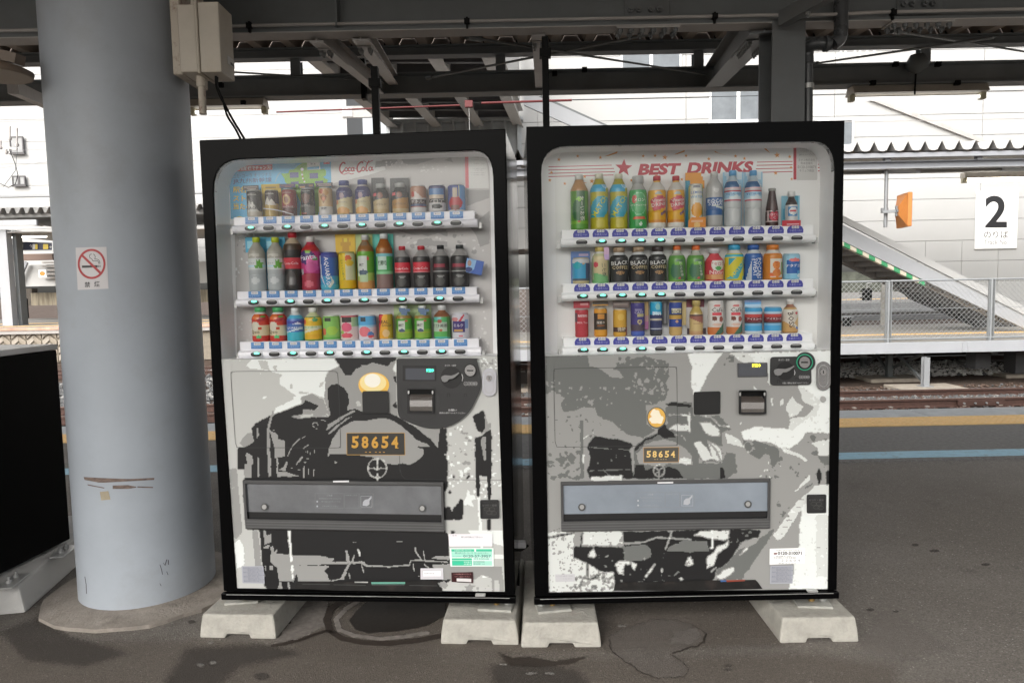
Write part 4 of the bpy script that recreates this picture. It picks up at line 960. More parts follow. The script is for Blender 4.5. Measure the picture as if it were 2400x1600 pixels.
tag(lbox(-100, 765, 520, 771, 24.32, .02, mat('red_white_strip', (.5, .3, .22), .7, var=.4, scale=2, stretch=(1, 1, .1))).build('platform_edge_strip'), 'faded reddish strip along the left platform edge', 'edge strip')
w_ = .52; bm_ = [mat('wall_block_%d' % k, c, .9, var=.2, scale=4) for k, c in enumerate(((.36, .32, .27), (.29, .25, .20), (.42, .39, .36)))]
L_ = MB().hexa([(-w_*.5, -.04, 0), (0, -.04, w_*.42), (0, .001, w_*.42), (-w_*.5, .001, 0)], [(-w_*.5, -.04, .2), (0, -.04, w_*.42+.2), (0, .001, w_*.42+.2), (-w_*.5, .001, .2)], bm_[0])
Rm = MB().hexa([(0, -.05, w_*.42), (w_*.5, -.05, 0), (w_*.5, .001, 0), (0, .001, w_*.42)], [(0, -.05, w_*.42+.2), (w_*.5, -.05, .2), (w_*.5, .001, .2), (0, .001, w_*.42+.2)], bm_[1])
oL, oR = L_.build('wall_block', rw, .012), Rm.build('wall_block', rw, .012); f1 = f2 = True
for j in range(4):
    for i in range(14):
        for src in (oL, oR):
            fst = (src is oL and f1) or (src is oR and f2)
            q = src if fst else src.copy()
            if not fst: COL.objects.link(q); q.parent = rw
            if src is oL: f1 = False
            else: f2 = False
            q.location = (-4.9+w_*1.04*i, 0, .02+.27*j)
# poles and wires over there
WR = mat('catenary_wire', (.3, .3, .32), .5)
for a, b, lab in (((0, 286), (108, 283), 'upper overhead wire left of the round column'), ((0, 355), (112, 350), 'middle overhead wire left of the round column'), ((0, 394), (112, 379), 'lower overhead wire sloping up to the round column')):
    tag(MB().cyl(onY(*a, 18), onY(*b, 18), .006, WR, 5).build('overhead_wire'), lab, 'wire')
t = thing('insulator_arm', 'grey overhead line arm with insulators at the left picture edge', 'overhead arm', onY(20, 345, 18)); o_ = onY(20, 345, 18)
def ip(x, y): return onY(x, y, 18)-o_
MB().bar(ip(-10, 341), ip(40, 350), .04, .06, STEEL_L).build('arm', t)
for x, y0, y1 in ((23, 296, 330), (40, 300, 345), (2, 330, 350), (15, 350, 362)): MB().cyl(ip(x, y0), ip(x, y1), .02, STEEL_L, 6).cyl(ip(x, y1-8), ip(x, y1-2), .045, STEEL_L, 8).build('insulator', t)
MB().tube([ip(22, 350), ip(36, 385), ip(42, 410), ip(36, 432), ip(20, 440), ip(0, 430)], .009, BLACKM, 6).tube([ip(40, 355), ip(36, 400), ip(8, 438)], .007, STEEL_D, 6).build('jumper_wire', t)

# ================================================================== BEHIND THE VIEWER (what the gloss reflects): an unseen pale block added for its reflection
bh = thing('rear_reflector', 'unseen low pale block added behind the viewer for the gloss to reflect', 'building', (0, -20, 0))
RW = mat('reflector_wall', (.42, .42, .41), .8, var=.1)
MB().box(-40, 40, -4, 0, -.95, 3.6, RW).build('wall', bh)
MB().box(-40, 40, -4.4, .8, 3.6, 3.9, mat('reflector_eave', (.2, .2, .2), .7)).build('roof', bh)
w0 = MB().box(-1.3, 1.3, .001, .06, .9, 2.3, mat('reflector_window', (.12, .13, .14), .2)).build('window', bh)
for i in range(13):
    q = w0 if i == 0 else w0.copy()
    if i: COL.objects.link(q); q.parent = bh
    q.location = (-30+5*i, 0, 0)
# ================================================================== VENDING MACHINES
import numpy as np
def homog(px, uv):
    A, b = [], []
    for (x, y), (u, v) in zip(px, uv):
        A += [[x, y, 1, 0, 0, 0, -u*x, -u*y], [0, 0, 0, x, y, 1, -v*x, -v*y]]; b += [u, v]
    h = np.linalg.solve(np.array(A, float), np.array(b, float)); return [float(k) for k in h]+[1.0]
class Machine:
    def __init__(s, name, label, BL, ang, W, H, px, zbase=.15):
        s.W, s.H, s.ang = W, H, ang
        s.o = V(BL[0], BL[1], zbase); s.root = thing(name, label, 'vending machine', s.o, ang)
        s.M = Matrix.Translation(s.o) @ Matrix.Rotation(ang, 4, 'Z'); s.cam = s.M.inverted() @ CAM
        s.h = homog(px, [(0, H), (W, H), (0, 0), (W, 0)])
    def p(s, x, y, d=0):                                   # pixel -> point at depth d behind the front plane
        h = s.h; k = h[6]*x+h[7]*y+1; u, v = (h[0]*x+h[1]*y+h[2])/k, (h[3]*x+h[4]*y+h[5])/k
        if abs(d) < .006: return V(u, d, v)
        P = V(u, 0, v); t = (d-s.cam.y)/(0-s.cam.y); return s.cam+(P-s.cam)*t
    def world(s, P): return s.M @ P
FRAME = mat('machine_frame_black', (.0022, .0022, .0024), .25, spec=.05)
DARKG = mat('coin_panel_grey', (.032, .032, .033), .38, var=.06, scale=10)
DARKB = mat('pad_black', (.010, .010, .0105), .45)
CHROME = mat('chrome', (.75, .75, .76), .18, 1.0)
LENS = mat('button_lens_dark', (.055, .055, .055), .15, coat=.5)
LENST = mat('button_lens_clear', (.33, .33, .32), .2)
LEDG = mat('green_led', (.12, .95, .62), .3, emit=1.6)
LOCKM = mat('lock_plate', (.52, .52, .56), .35, .3)
GLASS = glass_mat('display_window', (.98, .985, .985), 1.34)
FLAPG = mat('smoked_flap', (.15, .155, .165), .10, spec=.7, coat=.6, var=.25, scale=5); FLAPG2 = mat('sky_tinted_flap', (.25, .285, .33), .08, spec=.7, coat=.6, var=.12, scale=4)  # right flap: sky reflection put into its blue-grey tint
RAILM = mat('rail_plastic', (.88, .87, .91), .3); RAILM2 = mat('rail_plastic_white', (.90, .91, .91), .3)
INK = {'W': flat('e4e8e6', .3), 'L': flat('bdbebb', .3), 'G': flat('969694', .3), 'D': flat('6b6d6b', .3), 'K': flat('232324', .3), 'C': flat('d2d5d2', .3)}
CASEM = mat('display_case_white', (.88, .88, .88), .4)
def cropf(x0, y0, s): return lambda P: [(x0+a/s, y0+b/s) for a, b in P]
cA, cB, cC, cD = cropf(510, 830, 5.406), cropf(840, 830, 5.408), cropf(510, 1100, 4.9), cropf(850, 1100, 4.9)
cE, cF, cG, cH = cropf(1260, 820, 5.226), cropf(1600, 820, 5.226), cropf(1230, 1090, 4.751), cropf(1600, 1090, 4.751)
cP, cQ = cropf(500, 340, 6.533), cropf(820, 340, 6.533)      # back panel, left machine
cR, cS = cropf(1250, 320, 6.533), cropf(1600, 320, 6.533)    # back panel, right machine
def inside(x, y, P):
    c = False
    for (a, b), (d, e) in zip(P, P[1:]+P[:1]):
        if (b > y) != (e > y) and x < (d-a)*(y-b)/(e-b)+a: c = not c
    return c
TONE = {'K': .04, 'D': .30, 'G': .52, 'L': .74, 'C': .84, 'W': .95}
HEX = {'W': 'e4e8e6', 'L': 'bdbebb', 'G': '969694', 'D': '6b6d6b', 'K': '232324', 'C': 'd2d5d2'}
def vnoise(shape, cell, rs):                               # smooth value noise on a grid
    h, w = shape; g = rs.standard_normal((int(h/cell)+3, int(w/cell)+3)); y, x = np.mgrid[0:h, 0:w]/cell; i, j = y.astype(int), x.astype(int); a, b = y-i, x-j
    a, b = a*a*(3-2*a), b*b*(3-2*b)
    return (g[i, j]*(1-a)+g[i+1, j]*a)*(1-b)+(g[i, j+1]*(1-a)+g[i+1, j+1]*a)*b
def blur(a, k):
    for ax in (0, 1): a = sum(wt*np.roll(a, q, ax) for q, wt in k)
    return a
def npoly(X, Y, P):
    c = np.zeros(X.shape, bool)
    for (a, b), (d, e) in zip(P, P[1:]+P[:1]):
        if b == e: continue
        c ^= ((b > Y) != (e > Y)) & (X < (d-a)*(Y-b)/(e-b)+a)
    return c
class Art:
    def __init__(s, m, d0, back=False, step=5, rough=1, ras=False): s.ras = [] if ras else None; s.step, s.rough = step, rough; s.m, s.d, s.mb, s.n, s.back = m, d0, MB(), 0, back
    def fn(s): d = s.d-s.n*.00003; s.n += 1; return lambda a, b, q: s.m.p(a, b, d-q)
    def poly(s, ink, P, amp=.9, step=None):
        step = step or s.step; amp = amp*s.rough
        if s.ras is not None and ink in INK: s.ras.append((ink, [P], 1)); return s
        mt = INK[ink] if ink in INK else flat(ink, .3)
        f = s.fn(); v, t = fill2d(jag(P, amp, step, s.n) if amp else P); s.mb.add([f(x, y, 0) for x, y in v], t, mt); return s
    def many(s, ink, polys, amp=.5, step=5):
        if s.ras is not None and ink in INK: s.ras.append((ink, polys, 1)); return s
        f = s.fn(); mt = INK[ink] if ink in INK else flat(ink, .3)
        for i, P in enumerate(polys):
            if len(P) < 9 and not amp: s.mb.plate([P], f, 0, None, mt); continue
            v, t = fill2d(jag(P, amp, step, s.n+i) if amp else P); s.mb.add([f(x, y, 0) for x, y in v], t, mt)
        return s
    def specks(s, ink, region, n, r0, r1, seed, ang=None):
        rn = random.Random(seed); xs = [p[0] for p in region]; ys = [p[1] for p in region]; out = []
        while len(out) < n:
            x, y = rn.uniform(min(xs), max(xs)), rn.uniform(min(ys), max(ys))
            if not inside(x, y, region): continue
            r = rn.uniform(r0, r1)*rn.uniform(.4, 1); e = rn.uniform(.3, .9); a0 = rn.uniform(0, 6.3) if ang is None else ang+rn.uniform(-.4, .4); k = rn.choice((5, 6, 8))
            out.append([(x+math.cos(a0)*r*rn.uniform(.5, 1.2)*math.cos(t)-math.sin(a0)*r*e*math.sin(t)*rn.uniform(.6, 1.2), y+math.sin(a0)*r*rn.uniform(.5, 1.2)*math.cos(t)+math.cos(a0)*r*e*math.sin(t)) for t in [2*math.pi*q/k for q in range(k)]])
        return s.many(ink, out, 0)
    def strokes(s, ink, lines, wd):
        f = s.fn(); mt = INK[ink] if ink in INK else flat(ink, .3)
        for P in lines:
            w2 = wd
            if isinstance(P[0], (int, float)): w2, P = P[0], P[1]
            n = len(P); a, b = [], []
            for i, (x, y) in enumerate(P):
                q = P[min(i+1, n-1)]; p = P[max(i-1, 0)]; dx, dy = q[0]-p[0], q[1]-p[1]; L = max(1e-6, math.hypot(dx, dy)); k = w2/2*(1 if 0 < i < n-1 else .75)
                a.append((x-dy/L*k, y+dx/L*k)); b.append((x+dy/L*k, y-dx/L*k))
            if s.ras is not None and ink in INK: s.ras.append((ink, [[a[i], a[i+1], b[i+1], b[i]] for i in range(n-1)], .35)); continue
            s.mb.add([f(x, y, 0) for x, y in a+b], [(i, i+1, n+i+1, n+i) for i in range(n-1)], mt)
        return s
    def raster(s, low, base, lev, seed, warp, grain, name, cell=2.0):
        # the wrap is a posterised photograph: tones on a fine grid, roughened and cut to a few flat inks
        rs = np.random.default_rng(seed); xs = [p[0] for p in low]; ys = [p[1] for p in low]; x0, y0 = min(xs), min(ys); W_, H_ = int((max(xs)-x0)/cell)+1, int((max(ys)-y0)/cell)+1
        X = x0+(np.arange(W_)+.5)*cell+np.zeros((H_, 1)); Y = y0+(np.arange(H_)+.5)[:, None]*cell+np.zeros((1, W_)); sh = (H_, W_)
        wx = warp*(vnoise(sh, 5, rs)*.8+vnoise(sh, 2.2, rs)*.7); wy = warp*(vnoise(sh, 5, rs)*.8+vnoise(sh, 2.2, rs)*.7)
        T = np.full(sh, TONE[base])
        for ink, polys, wv in s.ras:
            for P in polys:
                px_ = [p[0] for p in P]; py_ = [p[1] for p in P]; m_ = 3*warp+2
                i0, i1 = max(0, int((min(py_)-y0-m_)/cell)), min(H_, int((max(py_)-y0+m_)/cell)+2); j0, j1 = max(0, int((min(px_)-x0-m_)/cell)), min(W_, int((max(px_)-x0+m_)/cell)+2)
                if i0 >= i1 or j0 >= j1: continue
                q = (slice(i0, i1), slice(j0, j1)); T[q][npoly(X[q]+wx[q]*wv, Y[q]+wy[q]*wv, P)] = TONE[ink]
        T = blur(T, ((-1, .2), (0, .6), (1, .2)))
        T = T+grain*(vnoise(sh, 9, rs)*.5+vnoise(sh, 4, rs)*.6+vnoise(sh, 1.6, rs)*.65)
        lv = np.array([TONE[k] for k in lev]); I = np.abs(T[..., None]-lv).argmin(-1)
        ins = npoly(X, Y, low); I[~ins] = -1
        vs, fs, cs = [], [], []
        for r in range(H_):
            row = I[r]; e = np.flatnonzero(np.diff(row))+1; b = np.concatenate(([0], e)); f_ = np.concatenate((e, [W_])); ya, yb = y0+r*cell, y0+(r+1)*cell
            for u, v in zip(b, f_):
                if row[u] < 0: continue
                xa, xb = x0+u*cell, x0+v*cell; k = len(vs); vs += [s.m.p(*t)+V(0, -.0046, 0) for t in ((xa, ya), (xb, ya), (xb, yb), (xa, yb))]; fs.append((k, k+1, k+2, k+3)); cs.append(HEX[lev[row[u]]])
        me = bpy.data.meshes.new(name); me.from_pydata(vs, [], fs); me.materials.append(MATS.get('door_print') or attr_mat('door_print', .3))
        at = me.color_attributes.new('print', 'FLOAT_COLOR', 'CORNER'); L_ = {k: (*srgb(HEX[k]), 1) for k in HEX} if 0 else {h_: (*srgb(h_), 1) for h_ in set(cs)}
        at.data.foreach_set('color', np.array([L_[c] for c in cs], np.float32).repeat(4, 0).ravel()); me.update()
        o = bpy.data.objects.new(name, me); COL.objects.link(o); o.parent = s.m.root; return o
    def text(s, t, x, y, h, ink, w=None, **k):
        s.mb.text(t, s.fn(), x, y, h, INK[ink] if ink in INK else flat(ink, .3), w, **k); return s
def smooth2(P, n=4): return [(p.x, p.y) for p in curve([(a, b, 0) for a, b in P], n)]
def pxplate(m, loops, d0, d1, mt, name, parent=None, bevel=0, side=None):
    return MB().plate(loops, lambda a, b, d: m.p(a, b, d), d0, d1, mt, side).build(name, parent or m.root, bevel)

ML = Machine('vending_machine', 'black framed drinks machine with red script and a blue poster in its window', (-1.1923, 2.7694), -.0741, 1.188, 1.827, [(470, 332), (1188, 301), (528, 1399.5), (1205, 1406)])
MR = Machine('vending_machine', 'black framed drinks machine with red stripes and a red star in its window', (.0693, 2.6677), .0012, 1.184, 1.830, [(1233, 298), (1975, 284), (1254, 1410), (1957, 1395)])
def arcpts(c, a, b, n=6):                                  # rounded corner from a to b around control c
    return [((1-t)**2*a[0]+2*t*(1-t)*c[0]+t*t*b[0], (1-t)**2*a[1]+2*t*(1-t)*c[1]+t*t*b[1]) for t in [i/n for i in range(n+1)]]
SPEC = {
 'L': dict(m=ML, win=arcpts((502, 380), (503.5, 452), (566, 376))+arcpts((1157, 351), (1112, 352.5), (1158.5, 415))+[(1166, 834.5), (520.5, 845.5)], low=[(520.5, 846), (1166, 835), (1181, 1383.5), (557, 1377.5)]),
 'R': dict(m=MR, win=arcpts((1267, 343), (1268, 408), (1330, 343))+arcpts((1954, 333), (1905, 332.5), (1953, 400))+[(1944.5, 819.5), (1277, 834)], low=[(1277, 834.5), (1944.5, 820), (1938, 1378), (1286, 1386)])}
for key, S in SPEC.items():
    m = S['m']; W, H = m.W, m.H
    q = lambda a, b, d: (a, d, b)
    win3 = [m.p(a, b) for a, b in S['win']]; hole = [(p.x, p.z) for p in win3[:-2]]+[(m.p(*S['low'][1]).x, m.p(*S['low'][1]).z), (m.p(*S['low'][2]).x, m.p(*S['low'][2]).z), (m.p(*S['low'][3]).x, m.p(*S['low'][3]).z), (m.p(*S['low'][0]).x, m.p(*S['low'][0]).z)]
    zt = .03
    MB().plate([[(0, zt), (W, zt), (W, H), (0, H)], hole[::-1]], q, -.012, .02, FRAME).build('door_frame', m.root, .003)
    MB().plate([[(.002, zt), (W-.002, zt), (W-.002, H-.002), (.002, H-.002)], [(.03, .06), (W-.03, .06), (W-.03, H-.03), (.03, H-.03)]], q, .024, .16, BLACKP).box(.002, W-.002, .161, .66, .03, H-.002, BLACKP).build('cabinet', m.root)
    MB().box(.004, W-.004, .0, .6, .0, .029, BLACKM).box(-.004, W+.004, -.028, -.004, .0, .027, FRAME).build('base_bar', m.root, .003)
    MB().box(.02, W-.02, -.0285, -.0281, .0225, .0245, GALV).build('base_trim', m.root)
    xx = [m.p(*k).x for k in ((1125, 1392), (1898, 1380))][key == 'R']
    MB().box(xx-.02, xx+.02, -.03, -.01, .028, .036, GALV).build('door_latch', m.root, .002)
    # display case: four inner walls and a back
    wl = [(p.x, p.z) for p in win3]
    cs = MB(); k = len(wl); cs.add([(a, -.003, b) for a, b in wl]+[(a, .118, b) for a, b in wl], [(i, (i+1) % k, k+(i+1) % k, k+i) for i in range(k)], CASEM)
    cs.plate([wl], q, .118, .122, CASEM); S['case'] = cs.build('display_case', m.root)
    MB().plate([wl], q, -.0085, None, GLASS).build('display_window', m.root)
    # lower door panel
    lp = [(m.p(*a).x, m.p(*a).z) for a in S['low']]
    MB().plate([lp], q, -.004, .02, INK['L' if key == 'L' else 'G']).build('door_panel', m.root)

# ------------------------------------------------------------------ print on the lower doors
a = Art(ML, -.0052, step=4.5, rough=1.25, ras=True)
a.poly('W', cA([(370, 160), (430, 84), (1490, 66), (1545, 150), (1420, 220), (1370, 300), (1365, 450), (1350, 565), (1205, 505), (1045, 475), (1030, 540), (920, 490), (850, 430), (800, 395), (785, 330), (825, 275), (700, 240), (600, 215), (440, 200)]))
a.many('L', [cA(P) for P in ([(520, 90), (640, 100), (650, 180), (690, 235), (560, 195)], [(700, 170), (760, 150), (760, 230), (720, 215)], [(850, 105), (885, 105), (870, 120)], [(1280, 430), (1310, 370), (1360, 350), (1320, 420)], [(920, 380), (950, 400), (960, 460), (920, 440)])])
a.many('W', [cA(P) for P in ([(520, 560), (560, 567), (600, 550), (630, 555), (600, 585), (565, 570)], [(685, 600), (697, 605), (697, 640), (687, 630)], [(525, 255), (550, 252), (540, 275)], [(280, 95), (310, 85), (295, 110)])])
a.poly('G', cA([(1370, 300), (1420, 215), (1560, 150), (1900, 90)])+cB([(460, 40), (490, 700), (500, 900), (1110, 940), (1120, 1100), (1100, 1560), (300, 1560)])+cA([(1400, 1560), (1400, 1000), (1420, 780), (1350, 565), (1365, 450)]))
a.poly('W', cA([(715, 760), (740, 690), (960, 590), (960, 548), (1040, 515), (1200, 498), (1240, 520), (1062, 560), (1078, 630), (740, 770)]))
a.poly('G', cA([(1062, 545), (1200, 510), (1345, 592), (1425, 790), (1280, 665), (1110, 595), (1075, 640)]))
a.poly('K', cA([(265, 1190), (330, 1200), (470, 1120), (440, 960), (480, 888), (690, 785), (1080, 640), (1120, 590), (1290, 665), (1220, 725), (1085, 705), (1080, 770), (930, 797), (1050, 828), (1220, 805), (1400, 805), (1430, 780), (1410, 650), (1395, 450), (1440, 400), (1520, 380), (1600, 430), (1650, 500), (1670, 600), (1640, 720), (1740, 700)])+cB([(60, 735), (380, 745), (500, 800), (620, 870), (690, 905), (860, 1040), (940, 1100), (1030, 1220), (1120, 1300), (1125, 1568)])+cD([(970, 190), (935, 260), (928, 720)])+cC([(330, 690), (300, 300), (320, 0), (240, 0)]), .8)
a.poly('K', cB([(1030, 940), (1115, 940), (1110, 1090), (1170, 1160), (1110, 1260), (1000, 1250), (1020, 1100)]), .8)
a.poly('K', cD([(925, 430), (1000, 430), (1020, 490), (1040, 435), (1100, 380), (1110, 330), (1160, 350), (1140, 580), (925, 570)]), .7)
a.poly('K', cC([(330, 690), (490, 700), (525, 1130), (545, 1240), (540, 1330), (560, 1366)])+cD([(905, 1400), (900, 1330), (1000, 1260), (985, 960), (980, 740), (930, 690)]), .8)
# smokebox door, arch and light details
a.poly('G', cA([(1400, 1320), (1412, 1200), (1455, 1080), (1540, 955), (1700, 862), (1830, 838), (1892, 850)])+cB([(100, 852), (200, 826), (330, 815), (450, 850), (560, 925), (660, 1010), (740, 1090), (860, 1130), (900, 1170), (760, 1165), (740, 1190), (820, 1198), (832, 1240), (800, 1310), (640, 1410), (560, 1378), (470, 1402), (370, 1390), (270, 1330), (180, 1308)])+cA([(1640, 1268), (1530, 1272), (1430, 1268)]))
a.many('G', [cA(P) for P in ([(1372, 980), (1400, 900), (1560, 800), (1750, 700), (1740, 735), (1580, 830), (1450, 925)], [(1390, 1035), (1480, 930), (1640, 820), (1820, 735), (1700, 800), (1560, 900), (1440, 1010)], [(920, 795), (1000, 780), (1060, 790), (1050, 830)], [(1090, 705), (1200, 715), (1220, 740), (1180, 780), (1085, 770)], [(1215, 735), (1310, 670), (1400, 790), (1215, 800)],
  [(625, 1010), (660, 850), (700, 720), (722, 725), (692, 850), (665, 980), (685, 1540), (650, 1555)], [(360, 1290), (380, 1255), (440, 1290), (465, 1370), (430, 1440), (440, 1568), (345, 1568), (345, 1400), (385, 1400)], [(510, 1310), (525, 1310), (540, 1568), (510, 1568)], [(740, 1010), (770, 1030), (770, 1085), (855, 1105), (860, 1300), (725, 1320), (725, 1190), (665, 970)],
  [(745, 1320), (770, 1320), (775, 1490), (880, 1500), (1060, 1555), (760, 1560)], [(780, 1470), (840, 1430), (880, 1350), (890, 1400), (860, 1480)], [(985, 1415), (1060, 1310), (1095, 1305), (1020, 1400)], [(280, 1130), (330, 1040), (400, 990), (440, 1000), (460, 1070), (470, 1120), (340, 1200)], [(500, 950), (515, 950), (530, 1040), (510, 1075), (500, 1020)], [(1075, 1385), (1120, 1370), (1155, 1390)], [(1480, 1355), (1515, 1375), (1490, 1395)], [(1085, 1420), (1105, 1420), (1110, 1568), (1085, 1568)], [(1150, 1460), (1160, 1480), (1155, 1540), (1145, 1520)], [(1210, 1460), (1230, 1465), (1225, 1568), (1212, 1568)])])
a.strokes('G', [cA(P) for P in ([(890, 1310), (920, 1230), (960, 1160), (1030, 1090), (1130, 1045)], [(1200, 905), (1220, 880), (1260, 880), (1285, 920)], [(1200, 910), (1240, 940), (1280, 965)], [(1295, 850), (1340, 843), (1390, 860)], [(1105, 1260), (1140, 1230), (1150, 1270)], [(1080, 1210), (1120, 1180), (1190, 1130)], [(1205, 1290), (1225, 1270), (1235, 1205)], [(700, 975), (740, 970)], [(1170, 1280), (1180, 1240)], [(1110, 1335), (1160, 1330)], [(920, 1460), (960, 1445)], [(1005, 1472), (1060, 1465)])], 2.2)
a.poly('L', cA([(270, 1120), (330, 1040), (400, 990), (430, 985), (340, 1050), (285, 1130)]), .3)
# right side of the loco: pole, lamp and mottled background
a.poly('L', cB([(1115, 1000), (1290, 860), (1370, 790), (1500, 740), (1600, 710), (1790, 740), (1810, 1568), (1690, 1568), (1690, 930), (1120, 1100)]))
a.poly('L', cB([(1125, 1095), (1480, 1050), (1480, 1568), (1125, 1568)])+cD([(960, 190), (970, 0)]), .6)
a.poly('L', cD([(970, 0), (1600, 0), (1605, 400), (1350, 350), (1300, 0), (1300, 340), (1330, 730), (960, 730), (930, 620), (1140, 560), (1160, 340), (980, 200)]), .5)
a.specks('W', cB([(1115, 1000), (1290, 870), (1480, 1050), (1470, 1560), (1130, 1560)]), 46, 3, 9, 3, .1)
a.specks('W', cB([(1690, 950), (1800, 950), (1805, 1560), (1690, 1560)]), 16, 2, 6, 4, -.3)
a.specks('G', cB([(1115, 1000), (1290, 870), (1480, 1050), (1470, 1560), (1130, 1560)]), 34, 3, 8, 5, .2)
a.specks('G', cB([(1500, 60), (1760, 60), (1770, 200), (1560, 170)]), 14, 3, 7, 6, .5)
a.specks('W', cB([(1500, 60), (1760, 60), (1770, 200), (1560, 170)]), 12, 3, 7, 8, .5)
a.poly('K', cB([(1450, 790), (1510, 750), (1580, 710), (1600, 770), (1610, 830), (1620, 920), (1560, 990), (1510, 970)]))
a.poly('K', cB([(1475, 1060), (1560, 1030), (1680, 940), (1685, 1568), (1490, 1568)]), .4)
a.poly('G', cB([(1545, 1090), (1580, 1040), (1612, 1050), (1612, 1350), (1585, 1340)]), .4)
a.poly('G', cB([(1510, 1020), (1600, 960), (1600, 740), (1640, 880), (1690, 870), (1680, 930), (1560, 1010)]), .5)
a.poly('K', cD([(1290, 0), (1470, 0), (1465, 345), (1430, 345), (1425, 75), (1340, 70), (1338, 310), (1310, 310)]), .3)
a.poly('L', cD([(1340, 70), (1425, 75), (1430, 340), (1340, 310)]), .3).specks('W', cD([(1345, 80), (1420, 80), (1425, 330), (1345, 300)]), 9, 3, 7, 11, .9)
a.poly('W', cD([(1310, 310), (1345, 310), (1365, 700), (1385, 1100), (1400, 1210), (1450, 1215), (1440, 1235), (1370, 1230), (1330, 700)]), .3)
a.poly('K', cD([(1425, 560), (1462, 560), (1462, 730), (1418, 730)]), .2)
a.poly('W', cD([(1200, 690), (1600, 690), (1610, 870), (1480, 840), (1480, 740), (1230, 740)]), .5)
a.poly('W', cD([(1490, 960), (1612, 970), (1612, 1015), (1490, 1015)]), .4)
a.poly('W', cD([(1160, 370), (1205, 230), (1225, 290), (1270, 280), (1300, 330), (1250, 350), (1265, 430), (1200, 400), (1170, 420)]))
a.specks('W', cD([(980, 60), (1280, 60), (1290, 300), (990, 180)]), 18, 2, 6, 9, -.4).specks('W', cD([(1480, 10), (1590, 10), (1590, 300), (1480, 200)]), 16, 2, 7, 10, -.7)
a.many('K', [cD(P) for P in ([(1030, 60), (1060, 70), (1055, 105), (1030, 100)], [(1180, 100), (1200, 70), (1225, 70), (1215, 105)], [(1095, 80), (1120, 85), (1100, 100)], [(1005, 700), (1050, 700), (1050, 735), (1005, 735)], [(990, 240), (1005, 235), (1010, 275), (985, 275)])])
# left margin and bottom
a.poly('L', cC([(130, 0), (235, 0), (310, 690), (320, 1100), (280, 1360), (230, 1360), (190, 800)]), .5)
a.poly('G', cC([(140, 0), (230, 0), (290, 720), (225, 800), (190, 780), (165, 560)]), .7)
a.specks('W', cC([(140, 60), (190, 60), (200, 240), (150, 220)]), 8, 2, 6, 14, 1.2)
a.poly('W', cC([(195, 850), (260, 800), (305, 890), (310, 1100), (230, 1130), (215, 1000)]), 1.2)
a.poly('L', cC([(330, 700), (400, 700), (430, 1110), (320, 1110)]), .5).poly('G', cC([(400, 695), (470, 695), (510, 1110), (435, 1110)]), .4)
a.poly('G', cC([(530, 700), (555, 700), (570, 760), (620, 745), (630, 830), (545, 865)]), .5)
a.many('G', [cC(P) for P in ([(610, 980), (690, 960), (930, 990), (1160, 985), (1330, 1020), (1320, 1055), (1640, 1050), (1640, 1075), (870, 1095), (1290, 1100), (1230, 1150), (1280, 1250), (1310, 1280), (705, 1280), (690, 1130), (620, 1070)], [(545, 1100), (560, 1100), (565, 1170), (548, 1165)], [(590, 1110), (640, 1100), (640, 1150), (600, 1150)], [(1465, 925), (1490, 930), (1520, 1060), (1480, 1060)], [(1490, 1090), (1520, 1085), (1445, 1255), (1405, 1250)], [(1530, 1050), (1570, 970), (1580, 980), (1545, 1060)], [(715, 1285), (740, 1285), (745, 1366), (690, 1366)], [(805, 1285), (830, 1285), (835, 1366), (810, 1366)], [(1225, 735), (1280, 735), (1235, 747)], [(525, 885), (600, 865), (590, 900), (530, 905)], [(610, 890), (640, 880), (650, 960), (690, 905), (690, 940), (650, 1030), (620, 1010)])])
a.poly('K', cC([(885, 1250), (900, 1200), (915, 1180), (925, 1290), (940, 1366), (850, 1366)]), .5)
a.poly('W', cC([(805, 700), (842, 700), (865, 1060), (838, 1060)]), 0).poly('W', cC([(842, 1090), (872, 1090), (870, 1250), (850, 1260), (850, 1180)]), 0).poly('W', cC([(1600, 900), (1620, 905), (1640, 990), (1622, 995)]), 0)
a.strokes('G', [cC(P) for P in ([(1640, 1050), (1680, 1060), (1700, 1100), (1764, 1105)], [(1650, 1060), (1675, 1190)], [(1505, 1170), (1515, 1250)], [(1310, 1270), (1450, 1245)])]+[cD(P) for P in ([(0, 1060), (20, 1095), (300, 1110), (530, 1090), (545, 1040), (620, 1035), (980, 1055)], [(575, 1060), (585, 1170)], [(600, 890), (600, 930), (680, 1045)], [(690, 920), (710, 1045)], [(700, 1080), (760, 1130)])], 3.4)
a.strokes('G', [cD([(0, 830), (300, 825), (720, 815)]), cC([(1530, 832), (1764, 830)]), cD([(480, 1210), (660, 1215)])], .8)
a.poly('G', cD([(770, 1015), (850, 985), (985, 985), (985, 1030)]), .5).poly('G', cD([(790, 1085), (985, 1075), (1480, 1100), (1590, 1110), (1615, 1395), (1560, 1395), (1550, 1260), (1500, 1250), (1500, 1395), (1475, 1395), (1470, 1240), (1350, 1200), (1290, 1250), (900, 1255), (820, 1130)]), .6)
a.many('G', [cD(P) for P in ([(840, 1290), (930, 1270), (980, 1310), (940, 1355), (880, 1330)], [(1150, 1330), (1290, 1320), (1230, 1360), (1290, 1400), (1150, 1400), (1190, 1360)], [(1380, 1340), (1410, 1350), (1390, 1370)])]).specks('G', cD([(1000, 1300), (1450, 1280), (1450, 1390), (1000, 1395)]), 14, 2, 5, 12)
